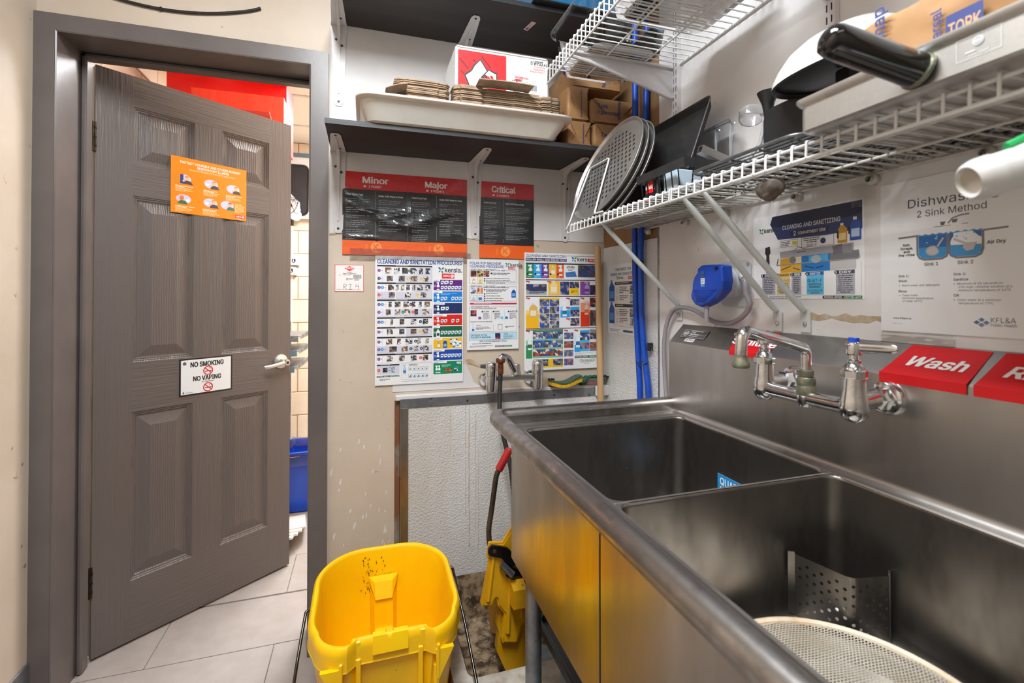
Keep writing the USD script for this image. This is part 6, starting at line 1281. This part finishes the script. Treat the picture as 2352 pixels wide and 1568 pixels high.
for t, x, y, b_ in (('Sink 1:', 32, 178, 1), ('Wash', 32, 187, 1), ('•  Warm water and detergent', 33, 195, 0), ('Rinse', 32, 206, 1), ('•  Clean water', 33, 213, 0), ('(minimum temperature', 38, 218.4, 0), ('of water 43ºC)', 38, 223.6, 0), ('Sink 2:', 119, 178, 1), ('Sanitize', 119, 187, 1), ('•  Minimum of 45 seconds in:', 119, 194, 0), ('100 mg/L chlorine solution at a', 126, 199.5, 0), ('minimum temperature of 24ºC', 126, 205, 0), ('OR', 119, 214, 1), ('•  Clean water at a minimum', 119, 221, 0), ('temperature of 77ºC', 126, 226.5, 0)):
    P.text(t, x, y, 4.1 if b_ else 3.5, Td, bool(b_))
P.text('www.kflaph.ca', 22, 255.5, 3.2, Td, True).text('2019-06-24', 22, 265, 1.8, Td)
for dx, dy in ((0, 0), (6.5, -4.5), (13, 0), (6.5, 4)): P.poly([(146 + dx, 256 + dy), (150.5 + dx, 252.5 + dy), (155 + dx, 256 + dy), (150.5 + dx, 259.5 + dy)], ('#27406c', '#4a6a9c', '#27406c', '#1c2f54')[int(dx / 6.5) if dy <= 0 else 3])
P.text('KFL&A', 169, 255.5, 8, '#44454c', width=31).text('Public Health', 169, 261.5, 4.6, '#44454c', width=32)
poster('dishwashing_poster', 'white sheet headed Dishwashing 2 Sink Method with two blue sinks', 'poster', P, .216, .279, (XR - .0080, -1.131, 1.457), RW, DN, disp=lambda x, y: .0008 + .0016 * meshkit.fbm(np.stack([x * 16, y * 16, np.zeros_like(x)], -1), 3), nx=24, ny=30)
# tape scraps around it
for k, (y, z, w, h, lab) in enumerate(((-1.10, 1.447, .05, .045, 'crumpled clear tape at the top left corner of the dishwashing sheet'), (-1.19, 1.168, .12, .02, 'strip of clear tape under the foot of the dishwashing sheet'))):
    t = thing('clear_tape', lab, 'tape', (XR - .0100, y, z)); b = B(); b.grid(lambda u, v: (XR - .0110 - .003 * meshkit.noise([u * 9 + k * 5, v * 7, 1]), y + w / 2 - w * u, z - h / 2 + h * v), 14, 10); part('strip', b, M['clear_film'], t)

# ------------------------------------------------------------------ signs on the door (door's own frame)
DRM = np.linalg.inv(TINV['/World/door_1'])
def on_door(s, z, e): return (DRM @ np.array([s, -e, z, 1]))[:3]
DU = DRM[:3, 0]
P = Print(1290, 1000)
P.text('PROTECT YOURSELF AND OTHERS AGAINST', 660, 108, 40, '#f8ece0', True, width=1035, align='c').text('RESPIRATORY ILLNESS', 690, 168, 40, '#f8ece0', True, width=540, align='c').text('HEALTHY WORKPLACE STARTS WITH YOU!', 680, 218, 32, '#fbd9b0', width=780, align='c')
for k, (x, y) in enumerate(((200, 385), (650, 395), (1040, 420), (200, 745), (640, 745), (935, 745))):
    P.disc(x, y, 118, '#c3c2e2', 82, 28)
    if k == 0: P.rect(x - 140, y - 80, x - 55, y + 85, '#d8820c').rect(x - 55, y - 80, x - 5, y + 85, '#2a3f86')
    hx = x + (50 if k != 3 else -30); cl = ('#43404c', '#43404c', '#43404c', '#3c6a44', '#43404c', '#1f6f6a')[k]
    P.poly([(hx - 60, y + 88), (hx - 50, y + 40), (hx, y + 20), (hx + 60, y + 30), (hx + 100, y + 88)], cl).disc(hx, y - 14, 34, '#e8b08a' if k != 3 else '#d86a4c', 40).poly([(hx - 36, y - 26), (hx - 20, y - 60), (hx + 20, y - 66), (hx + 42, y - 30), (hx + 10, y - 42)], '#e8862a' if k != 5 else '#a33c24'); P.disc(hx - 52, y + 34, 20, '#e8b08a', 16)
    if k in (1, 3, 4): P.disc(x - 60 if k != 3 else x + 70, y + 20, 34, '#dfe8f4', 26)
    if k != 5: P.bars(x - 130, y + 125, 300 if k != 3 else 380, 2, 20, '#fbe3cc', k, fill=.5); P.bars(x - 130, y + 165, 300, 4, 18, '#f9cf9c', k + 9)
P.bars(1075, 690, 190, 9, 20, '#f9cf9c', 31); P.circlek(1080, 900, 1260, 962).bars(1120, 972, 130, 1, 14, '#fbe3cc', 5)
poster('health_notice', 'orange respiratory illness notice with six little drawings on the door', 'notice', P, .281, .218, on_door(.224, 1.7845, .0016), DU, DN, sheet_mat=mat('orange_sheet', '#f5860f', '#f38010', scale=4., rough=.35), t=.0006)
P = Print(920, 690); P.rect(0, 0, 920, 690, '#211e1e').rect(32, 28, 892, 662, '#dfe0e2')
P.text('NO SMOKING', 470, 165, 88, '#201e1e', True, width=570, align='c', heavy=.06).text('NO VAPING', 470, 430, 84, '#201e1e', True, width=480, align='c', heavy=.06).text('(e-cigarettes)', 480, 470, 24, '#2a2a2a', True, width=205, align='c'); P.disc(90, 90, 32, '#77787c').disc(90, 90, 24, '#5a5b60').text('Ontario', 105, 645, 26, '#55565a').poly([(56, 620), (80, 600), (92, 640), (64, 655)], '#77787c')
for y in (255, 570):
    ring = Point(485, y).buffer(86).difference(Point(485, y).buffer(68)); P.line([(430, y + 15), (545, y + 8)], 16, '#26262a').line([(520, y - 20), (500, y - 45), (530, y - 55), (548, y - 20)], 7, '#6a6a70'); P.shape(ring.union(LineString([(432, y - 50), (540, y + 50)]).buffer(9)), '#d3231f')
poster('no_smoking_sign', 'white no smoking no vaping sign with a black border on the door', 'sign', P, .196, .1455, on_door(.256, 1.0, .0012), DU, DN, t=.0006)

# ================================================================== MOP CORNER
mb = thing('mop_basin', 'low square mop basin with pale curb and dirty brown floor in the corner', 'basin', (1.48, -.31, 0))
outer = sbox(1.130, -.640, XR - .008, -.0290); inner = Polygon(rrect(1.172, -.517, 1.80, -.030, .03))
b = B().extr(outer.buffer(-.008).buffer(.008).difference(inner), .198, None, .001); part('curb', b, M['basin_rim'], mb, smooth=False)
L = [np.column_stack([rrect(1.172 + o, -.517 + o, 1.80 - o, -.031 - o * .3, .03, 6), np.full(24, z)]) for o, z in ((-.003, .1985), (.004, .190), (.018, .06), (.03, .035), (.06, .030), (.2, .026))]
b = B(); loft(b, L, cap1=True); part('floor_pan', b, M['basin'], mb, 'rust-brown stained basin inside', smooth=40)
part('drain', B().lathe([(.045, .0285), (.045, .031), (.03, .029), (0, .028)], 24, TR((1.48, -.28, 0))), M['aluminium'], mb)

# yellow mop bucket
bk = thing('mop_bucket', 'large yellow plastic mop bucket standing on the floor by the door frame', 'bucket', (.955, -.40, 0))
bc = np.array([.956, -.395])
def star(poly, n=120):
    a = np.arange(n) / n * 2 * PI; out = []
    ring = poly.exterior
    for t in a:
        ray_ = LineString([bc, bc + 2 * np.array([math.cos(t), math.sin(t)])]); g = ring.intersection(ray_)
        pts_ = [q for q in getattr(g, 'geoms', [g])]; q = max(pts_, key=lambda q: q.distance(Point(bc))); out.append((q.x, q.y))
    return np.array(out)
base = Polygon(rrect(.764, -.614, 1.148, -.180, .145, 14)).union(Polygon(rrect(.780, -.612, 1.132, -.42, .085, 10))).buffer(.02).buffer(-.02)
notch = Polygon([(.850, -.70), (1.070, -.70), (1.052, -.588), (.868, -.588)])
full = base.difference(notch).buffer(-.012).buffer(.024).buffer(-.012)
R0 = star(full); BN = len(R0)
def bloop(k, off, z):                       # k: taper about the centre, off: metres outwards
    q = bc + (R0 - bc) * np.array([k, k]); d = (R0 - bc) / np.linalg.norm(R0 - bc, axis=1, keepdims=True)
    return np.column_stack([q + d * off, np.full(BN, z)])
tap = lambda z: .80 + .18 * min(1, (z - .06) / .32)
L = [bloop(tap(.06), -.03, .062), bloop(tap(.06), -.006, .064), bloop(tap(.08), 0, .085), bloop(tap(.22), 0, .22), bloop(tap(.355), 0, .358), bloop(tap(.36), .012, .362), bloop(1, .003, .366), bloop(1, .005, .400), bloop(1, .003, .414), bloop(1, -.003, .420), bloop(1, -.011, .419), bloop(1, -.017, .412), bloop(tap(.37), -.014, .37), bloop(tap(.22), -.010, .22), bloop(tap(.09), -.010, .10), bloop(tap(.08), -.03, .078), bloop(tap(.08), -.12, .076)]
# the rim runs higher at the back
for q in L[4:12]: q[:, 2] += .010 * np.clip((q[:, 1] - bc[1]) / .2, -.3, 1) * (q[:, 2] > .36)
b = B(); loft(b, L, True, True); part('tub', b, M['yellow'], bk, smooth=40)
# raised channel on the inside of the back wall
def hullp(pts): return m3.Manifold.hull_points(np.array(pts, float))
b = B(); yb = -.218
b.mesh(hullp([(x, y, z) for x, y, z in ((.915, yb + .01, .09), (1.0, yb + .01, .09), (.928, yb - .052, .09), (.987, yb - .052, .09), (.915, yb + .012, .31), (1.0, yb + .012, .31), (.930, yb - .026, .296), (.985, yb - .026, .296))]))
part('inner_channel', b, M['yellow'], bk, smooth=25)
b = B().mesh(hullp([(.912, yb + .012, .348), (1.003, yb + .012, .348), (.930, yb - .014, .342), (.985, yb - .014, .342), (.915, yb + .010, .325), (1.0, yb + .010, .325), (.932, yb - .034, .298), (.983, yb - .034, .298)]))
part('spout_block', b, M['yellow'], bk, smooth=20)
for z in (.14, .19): part('step', B().mesh(hullp([(x, y, zz) for x in (.932, .984) for y, zz in ((yb - .035, z), (yb - .066, z), (yb - .036, z + .022), (yb - .050, z + .022))])), M['yellow'], bk, smooth=20)
# front of the rim: centre block with a hole, ribs, gussets
b = B().mesh((m3.Manifold.hull_points(np.array([(x, y, z) for x in (.918, 1.002) for y, z in ((-.575, .419), (-.592, .419), (-.600, .38), (-.575, .38))])) - m3.Manifold.cylinder(.1, .011, .011, 20).translate([.958, -.583, .36])))
part('socket_block', b, M['yellow'], bk, smooth=25)
b = B()
for x0, x1 in ((.868, .918), (1.002, 1.052)): b.box((x0, -.590, .372), (x1, -.576, .392), .003)
for x0, x1 in ((.868, .892), (1.03, 1.052)): b.box((x0, -.592, .372), (x1, -.574, .414), .003)
for v_, f_ in zip(b.v, b.f): part('front_ledge', (v_, f_ - f_.min()), M['yellow'], bk)
for x in (.885, 1.033): part('rib', B().box((x - .006, -.596, .10), (x + .006, -.552, .374), .002), M['yellow'], bk)
for x in (.846, 1.074): part('hinge_rib', B().box((x - .004, -.618, .300), (x + .004, -.580, .385), .002).box((x - .010, -.606, .07), (x + .010, -.560, .33), .006), M['yellow'], bk)
for s, x in ((1, .800), (-1, 1.112)): part('gusset', B().extr([(0, 0), (.045 * s, 0), (.040 * s, -.085), (.030 * s, -.06)], .012, TR((x, -.604, .372), (1, 0, 0), (0, 0, 1))), M['yellow'], bk)
R = random.Random(6); b = B()
for _ in range(70):
    x = R.gauss(.912, .010) if R.random() < .7 else R.uniform(.93, .99); z = R.uniform(.30, .408); r = R.uniform(.0008, .0019); y = -.189 - (.418 - z) * .115 - .0085
    b.add([(x + r * math.cos(a), y - .0006, z + r * math.sin(a) * R.uniform(.8, 1.8)) for a in np.arange(6) / 6 * 2 * PI], [[0, k, k + 1] for k in range(1, 5)])
part('dirt_specks', b, M['black_matte'], bk, 'black dirt specks', kind='stuff')
pts = fillet([(.760, -.395, .392), (.748, -.398, .392), (.738, -.47, .33), (.722, -.60, .20), (.735, -.70, .075), (1.12, -.70, .060), (1.185, -.62, .19), (1.172, -.45, .32), (1.160, -.325, .402), (1.148, -.322, .404)], .03, 5)
part('bail_handle', B().tube(pts, .0042, 10), M['black_gloss'], bk, 'black wire carrying handle', smooth=60)
for x, y in ((.85, -.53), (1.06, -.53), (.85, -.26), (1.06, -.26)):
    w = part('caster', B().box((x - .008, y - .012, .04), (x + .008, y + .012, .066), .003), M['black'], bk)
    part('wheel', B().lathe([(0, -.011), (.024, -.011), (.0265, -.007), (.0265, .007), (.024, .011), (0, .011)], 20, axis_T((x, y, .0275), (1, 0, 0))), M['rubber'], w)

# wringer standing in the basin
wr_ = thing('mop_wringer', 'worn yellow mop wringer with a red-gripped lever standing in the basin', 'wringer', (1.33, -.33, .03))
A = [(1.266, .484), (1.309, .478), (1.343, .526), (1.354, .455), (1.389, .34), (1.394, .225), (1.375, .211), (1.356, .158), (1.31, .168), (1.304, .185), (1.315, .257), (1.293, .288), (1.289, .314), (1.275, .286), (1.241, .294), (1.24, .303), (1.265, .428), (1.258, .446)]
TW = TR((0, -.36, 0), (1, 0, 0), (0, 0, 1))
b = B(); pa = Polygon(A).buffer(-.004).buffer(.006).buffer(-.002); b.extr(pa, .010, TW, 0); b.extr(pa.buffer(-.006), .014, TW, 0)
for (p, q, w) in (((1.282, .45), (1.262, .31), .006), ((1.335, .40), (1.325, .20), .007), ((1.37, .36), (1.37, .24), .006)): b.tube([(p[0], -.372, p[1]), (q[0], -.376, q[1])], w, 8)
part('front_jaw', b, M['yellow_old'], wr_, smooth=25)
b = B().mesh(hullp([(1.30, -.36, .30), (1.39, -.36, .30), (1.30, -.20, .25), (1.39, -.20, .25), (1.31, -.345, .175), (1.39, -.345, .175), (1.31, -.22, .10), (1.39, -.22, .10)])); part('trough', b, M['yellow_old'], wr_, smooth=20)
Bq = [(1.308, .252), (1.405, .234), (1.405, .043), (1.34, .036), (1.299, .129), (1.306, .188), (1.301, .204)]
part('rear_jaw', B().extr(Polygon(Bq).buffer(-.004).buffer(.006), .03, TR((0, -.32, 0), (1, 0, 0), (0, 0, 1))), M['yellow_old'], wr_, smooth=25)
part('hook', B().mesh(hullp([(x, y, z) for x in (1.33, 1.372) for y, z in ((-.42, .352), (-.37, .37), (-.42, .296), (-.37, .286))])), M['yellow_old'], wr_)
for (p, q) in (((1.276, .464), (1.336, .424)), ((1.332, .388), (1.392, .335))):
    p, q = np.array(p), np.array(q); lens = LineString([p, p + (q - p) * .5 + np.array([.006, .008]), q]).buffer(.017, resolution=6)
    g = part('link', B().extr(lens, .008, TR((0, -.376, 0), (1, 0, 0), (0, 0, 1))), M['black_gloss'], wr_, 'black linkage plate', smooth=30)
    part('rivet', B().lathe([(.006, 0), (.005, .003), (0, .0035)], 14, axis_T((p[0] + .004, -.3842, p[1] - .002), (0, -1, 0))), M['copper'], g)
part('roller', B().cyl((1.302, -.385, .420), (1.334, -.395, .387), .011, 16), M['rack'], wr_)
part('lever', B().tube(fillet([(1.273, -.355, .458), (1.270, -.345, .508), (1.281, -.34, .566), (1.297, -.34, .678), (1.3075, -.34, .697), (1.316, -.34, .713)], .02, 5), .0085, 12), M['lever'], wr_, 'dark steel lever', smooth=60)
part('grip', B().tube([(1.305, -.34, .693), (1.340, -.34, .754), (1.3425, -.34, .7585)], [.0125, .0125, .007], 16), M['red_grip'], wr_, 'red rubber grip', smooth=50)

# faucet over the ledge
fc = thing('faucet', 'old chrome two-handle faucet with a hose over the mop basin ledge', 'faucet', (1.44, -.004, .93))
fy = -.088
for x, s in ((1.347, -1), (1.530, 1)):
    part('flange', B().lathe([(0, 0), (.030, 0), (.028, .008), (.018, .018), (.016, .03), (0, .03)], 28, axis_T((x, -.004, .925), (0, -1, 0))), M['chrome'], fc)
    part('shank', B().cyl((x, -.03, .925), (x, fy, .925), .0145, 18), M['chrome'], fc)
    part('valve', B().lathe([(0, .893), (.0165, .893), (.0185, .898), (.0205, .94), (.0205, .949), (0, .949)], 28, TR((x, fy, 0))), M['chrome'], fc, smooth=50)
    h = part('handle', B().lathe([(0, .951), (.0222, .951), (.0222, .985), (.0205, .996), (.013, 1.002), (0, 1.003)], 28, TR((x, fy, 0))), M['chrome'], fc, 'chrome round handle', smooth=50)
    part('lever', B().mesh(hullp([(x + s * a, fy + .01 + c_, z) for a, ww, z0, z1 in ((.014, .011, .976, .994), (.042, .010, .980, .993)) for c_ in (-ww, ww) for z in (z0, z1)])), M['chrome'], h)
b = B().box((1.347, fy - .013, .930), (1.530, fy + .013, .9495), .004); part('bridge', b, M['satin'], fc)
part('spout_base', B().lathe([(0, .949), (.0185, .949), (.0185, .958), (.0165, .962), (.0158, .985), (.0140, .99), (0, .99)], 24, TR((1.444, fy, 0))), M['satin'], fc)
pts = fillet([(1.440, fy, .962), (1.404, fy - .02, 1.020), (1.376, fy - .034, 1.026), (1.372, fy - .036, 1.008)], .022, 7)
part('spout', B().tube(pts, [.0145] + [.0125] * (len(pts) - 1), 14), M['chrome'], fc, smooth=60)
part('coupling', B().lathe([(0, .984), (.0105, .984), (.0115, .987), (.0105, 1.0), (.0165, 1.003), (.0175, 1.007), (.0175, 1.014), (.015, 1.018), (0, 1.018)], 12, TR((1.372, fy - .036, 0))).lathe([(0, .962), (.0112, .962), (.0112, .985), (0, .985)], 14, TR((1.372, fy - .036, 0))), M['copper'], fc, 'rusty brown hose coupling')
hp = np.array([(1.372, -.124, .985), (1.370, -.126, .93), (1.364, -.14, .86), (1.362, -.16, .80), (1.372, -.18, .73), (1.385, -.20, .66), (1.392, -.22, .56), (1.40, -.24, .45), (1.43, -.25, .30), (1.50, -.26, .12), (1.58, -.28, .04)])
k = np.r_[0, np.cumsum(np.linalg.norm(np.diff(hp, axis=0), axis=1))]
part('hose', B().tube(CubicSpline(k, hp)(np.linspace(0, k[-1], 50)), .0085, 12), M['rubber'], fc, 'black rubber hose', smooth=60)
# things on the ledge
t = thing('sponge', 'yellow sponge with a dark green scouring side on the metal ledge', 'sponge', (1.665, -.035, .884))
def slab_wave(z0, z1):
    b = B(); n = 14; V = []
    for i in range(n + 1):
        u = i / n; x = 1.600 + .132 * u; dz = .010 * math.sin(u * 5.2 + 2.6) + .008 * u; w = .5 - .18 * abs(u - .45); yc = -.038 - .006 * math.sin(u * 3)
        V.append([(x, yc - .052 * w, .8895 + z0 + dz * .7), (x, yc + .052 * w, .8895 + z0 + dz * .7), (x, yc + .052 * w, .8895 + z1 + dz), (x, yc - .052 * w, .8895 + z1 + dz)])
    return loft(b, [np.array(q) for q in V], True, True)
part('foam', slab_wave(0, .013), M['sponge_y'], t, 'yellow foam side', smooth=30); part('scourer', slab_wave(.0131, .0205), M['sponge_g'], t, 'dark green scouring side', smooth=30)
t = thing('cap', 'small black ribbed cap behind the sponge on the ledge', 'cap', (1.615, -.018, .884)); b = B().lathe([(0, 0), (.011, 0), (.0115, .026), (.009, .027), (.009, .02), (0, .02)], 16, TR((1.615, -.0185, .8845)))
for a in np.arange(6) / 6 * 2 * PI: b.box((1.615 + .010 * math.cos(a) - .002, -.0185 + .010 * math.sin(a) - .002, .905), (1.615 + .010 * math.cos(a) + .002, -.0185 + .010 * math.sin(a) + .002, .9155))
part('body', b, M['black'], t)
t = thing('plastic_tub', 'small clear plastic tub with a red scrap inside at the end of the ledge', 'tub', (1.815, -.03, .8815)); b = B()
loft(b, [np.column_stack([rrect(1.752 + o, -.045 + o, 1.848 - o, -.008 - o, .006, 4), np.full(16, z)]) for o, z in ((.003, .8850), (0, .888), (-.001, .912))], cap0=True); part('shell', b, M['clear_box'], t); part('scrap', B().box((1.765, -.035, .887), (1.805, -.018, .896), .003), M['orange_card'], t, 'red scrap')
t = thing('scouring_pad', 'dark green scouring pad draped over the small clear tub', 'scouring pad', (1.79, -.03, .913)); b = B()
R = random.Random(3)
for sgn in (0, 1):
    b.grid(lambda u, v: (1.735 + .125 * u, -.052 + .044 * v, .9145 + .003 * sgn + (-.030 * max(0, .22 - u) / .22) + .0015 * math.sin(u * 40 + v * 9)), 24, 6)
part('pad', b, M['green_pad'], t, smooth=50)
for i in range(0): pass

# grey tub with black lid under the sink
t = thing('storage_bin', 'slate grey bin with a black tray lid on the floor under the sink', 'bin', (1.55, -.8, 0))
L = [np.column_stack([rrect(1.362 + o, -1.04 + o, 1.74 - o, -.648 - o, .02, 5), np.full(20, z)]) for o, z in ((.05, .004), (.045, .006), (.006, .335), (.004, .345))]
b = B(); loft(b, L, True, True); part('body', b, M['slate'], t, smooth=40)
L = [np.column_stack([rrect(1.350 + o, -1.05 + o, 1.75 - o, -.550 - o, .022, 5), np.full(20, z)]) for o, z in ((.010, .338), (0, .340), (0, .362), (.004, .364), (.010, .362), (.014, .350), (.1, .348))]
b = B(); loft(b, L, True, True); part('lid', b, M['black'], t, 'black tray lid', smooth=35)

# ================================================================== THE HALL THROUGH THE DOOR
rk = thing('storage_rack', 'metal storage rack hidden behind the open door', 'rack', (.1, 1.15, 0))
for x in (-.21, .41):
    for y in (.93, 1.38): part('post', B().box((x - .012, y - .012, 0), (x + .012, y + .012, 2.075), .002), M['aluminium'], rk)
for z in (.3, .9, 1.5, 2.06): part('shelf_plate', B().box((-.222, .918, z), (.422, 1.392, z + .02), .002), M['aluminium'], rk)
def card_box(label, lo, hi, flaps, m=None):
    t = thing('cardboard_box', label, 'box', ((lo[0] + hi[0]) / 2, (lo[1] + hi[1]) / 2, lo[2])); e = .004; m = m or M['red_card']
    part('base', B().box(lo, (hi[0], hi[1], lo[2] + e)), m, t)
    for k, (a, c) in enumerate((((lo[0], lo[1], lo[2] + e), (hi[0], lo[1] + e, hi[2])), ((lo[0], hi[1] - e, lo[2] + e), (hi[0], hi[1], hi[2])), ((lo[0], lo[1] + e, lo[2] + e), (lo[0] + e, hi[1] - e, hi[2])), ((hi[0] - e, lo[1] + e, lo[2] + e), (hi[0], hi[1] - e, hi[2])))): part('side', B().box(a, c), m, t)
    for T, w, h in flaps: part('flap', B().box((0, 0, 0), (w, e, h)).moved(T), m, t)
    return t
card_box('open orange-red cardboard box, front one of the pair above the door', (.07, .925, 2.081), (.49, 1.10, 2.285), [(TR((.30, .921, 2.10), (1, 0, 0), (0, .3, 1)), .148, .158)], M['orange_card'])
card_box('large open red cardboard box, rear one of the pair above the door', (-.10, 1.115, 2.081), (.475, 1.385, 2.46), [(TR((-.10, 1.11, 2.46), (1, 0, 0), (0, -.25, 1)), .20, .12), (TR((.20, 1.114, 2.455), (1, 0, -.12), (0, -.25, 1)), .29, .10)])
t = thing('recycling_bin', 'blue recycling bin lined with a clear bag in the hall', 'bin', (.60, 1.30, 0)); L = [np.column_stack([rrect(.43 + o, 1.165 + o, .80 - o, 1.46 - o, .05, 6), np.full(24, z)]) for o, z in ((.03, .004), (.025, .008), (.004, .33), (-.004, .335), (-.004, .352), (.004, .354), (.008, .34), (.03, .02))]
b = B(); loft(b, L, True, True); part('body', b, M['bin_blue'], t, smooth=40)
L = [np.column_stack([rrect(.43 + o, 1.165 + o, .80 - o, 1.46 - o, .05, 6), z + .012 * np.sin(np.arange(24) * 2.1)]) for o, z in ((-.010, .285), (-.009, .33), (-.006, .36), (.012, .362), (.016, .31))]
b = B(); loft(b, L); part('liner_bag', b, M['clear_film'], t, 'clear plastic bin bag')
for k, (x0, x1, y, z, a, lab) in enumerate(((.50, .62, 1.30, .30, .3, 'torn brown cardboard piece sticking out of the blue bin'), (.60, .76, 1.36, .29, .12, 'wide brown cardboard piece at the back of the blue bin'), (.47, .53, 1.25, .28, .5, 'curled brown cardboard strip at the left of the blue bin'))):
    q = thing('cardboard_scrap', lab, 'cardboard', (x0, y, z)); part('board', B().box((0, 0, 0), (x1 - x0, .004, .115)).moved(TR((x0, y, z), (1, .1 * k, 0), (0, a, 1))), M['kraft'], q)
for k in range(7):
    t = thing('folded_board', 'white board in the slanting stack leaning against the blue bin', 'board', (.50, 1.0 + .02 * k, 0), group='white boards leaning on the bin')
    T = TR((.40, .975 + .020 * k, .012), (1, .04 * (k - 3), 0), (.035 * (3 - k), .22, 1)); part('panel', B().box((0, -.006, 0), (.160 + .004 * k, .006, .37 - .008 * k), .002).moved(T), M['white_slats'], t)
t = thing('notice_board', 'white board with a grey top rail on the far hall wall', 'board', (.42, 2.75, 1.94)); part('panel', B().box((.20, 2.745, 1.945), (.62, 2.762, 2.475), .003), M['white_plastic'], t); part('rail', B().box((.19, 2.73, 2.472), (.63, 2.763, 2.505), .003), M['slate'], t, 'grey top rail'); part('ledge', B().box((.19, 2.70, 1.925), (.63, 2.763, 1.945), .002), M['white_slats'], t)
t = thing('serving_tray', 'black rounded serving tray standing on the ledge of the white board', 'tray', (.33, 2.72, 1.95)); T = TR((.20, 2.715, 1.950), (1, 0, 0), (0, .06, 1)); L = [np.column_stack([rrect(o, o, .228 - o, .455 - o, .05 - o * .5, 7), np.full(28, z)]) for o, z in ((.02, 0), (.012, .004), (.003, .012), (0, .012), (.008, .0), (.018, -.004))]; b = B(); loft(b, L, True, True); b.moved(T); part('body', b, M['black'], t, smooth=40)
t = thing('white_bag', 'white bag of straws and cords hanging in front of the black tray', 'bag', (.35, 2.66, 1.92)); m = hullp([(.28, 2.63, 1.92), (.36, 2.63, 1.90), (.30, 2.68, 1.92), (.38, 2.67, 1.93), (.27, 2.65, 2.02), (.37, 2.65, 2.0), (.34, 2.64, 1.89)]).refine_to_length(.012).to_mesh(); v = np.array(m.vert_properties[:, :3], float); v += (meshkit.fbm(v * 40, 3) - .5)[:, None] * .03; part('bag', (v, np.array(m.tri_verts)), M['white_bag'], t, smooth=60)
for k in range(6): part('straw', B().tube([(.285 + .011 * k, 2.64, 2.13 - .012 * k), (.30 + .012 * k, 2.63, 2.05), (.335 + .006 * k, 2.625, 1.96)], .004, 6), M['white_plastic'] if k % 2 else M['white_slats'], t)
for k in range(2): part('cord', B().tube(fillet([(.27, 2.62, 2.10 - .03 * k), (.36, 2.615, 2.07), (.33, 2.615, 1.98), (.29, 2.62, 1.95)], .03, 5), .003, 6), M['black'], t)
for k, z in enumerate((1.515, 1.43)):
    t = thing('switch_box', ['upper small white wall box with a black badge in the hall', 'lower small white wall box with a black badge in the hall'][k], 'wall box', (.33, 2.70, z)); part('body', B().box((.26, 2.66, z), (.352 - .02 * k, 2.763, z + .07), .003), M['white_plastic'], t); P = Print(10, 12); P.poly([(0, 0), (10, 0), (10, 9), (5, 12), (0, 9)], '#222326').poly([(3, 2), (5, 2), (5, 7), (7, 8), (7, 9), (3, 9)], '#e4e4e4'); (v, f), c = P.lay(.03, .036, (.30 - .02 * k, 2.6595, z + .055), (1, 0, 0), (0, 0, -1)); part('badge', (v, f), M['print'], t, 'black badge', col=c)
t = thing('grey_pole', 'thin pale pole standing against the far hall wall', 'pole', (.295, 2.70, 0)); part('pole', B().cyl((.288, 2.70, 0), (.292, 2.72, 1.92), .012, 12), M['white_slats'], t); part('collar', B().cyl((.2915, 2.719, 1.86), (.292, 2.72, 1.93), .015, 12), M['black'], t)
for k, (z, x1, lab) in enumerate(((.955, .475, 'top grey metal tray of the three on the hall rack'), (.855, .468, 'middle grey metal tray of the three on the hall rack'), (.745, .452, 'lowest grey metal tray of the three on the hall rack'))):
    t = thing('metal_tray', lab, 'tray', (.40, 2.0, z)); part('plate', B().box((.33, 1.75, z + .012), (x1, 2.3, z + .02), .002), M['aluminium'], t); part('front', B().box((.33, 1.745, z - .02), (x1 - .01, 1.75, z + .022), .001), M['slate'] if k else M['aluminium'], t); part('side', B().mesh(hullp([(x1, 1.75, z + .02), (x1, 1.75, z - .005), (x1 + .05, 2.3, z + .055), (x1 + .05, 2.3, z + .01), (x1 + .003, 1.75, z + .02), (x1 + .053, 2.3, z + .055)])), M['aluminium'], t)
t = thing('tray_rack', 'grey metal upright carrying the trays in the hall', 'rack', (.34, 2.1, 0)); part('post', B().box((.325, 2.3, 0), (.345, 2.33, 1.05), .002), M['aluminium'], t); part('post', B().box((.325, 1.745, 0), (.335, 1.76, 1.05), .002), M['aluminium'], t); part('post', B().box((.50, 2.305, 0), (.52, 2.33, 1.05), .002), M['aluminium'], t)
t = thing('wooden_pole', 'wooden pole leaning on the hall wall behind the door hinges', 'pole', (-.16, .62, 0)); part('pole', B().tube([(-.12, .58, .012), (-.225, .80, 1.55)], .013, 12), M['wood'], t)
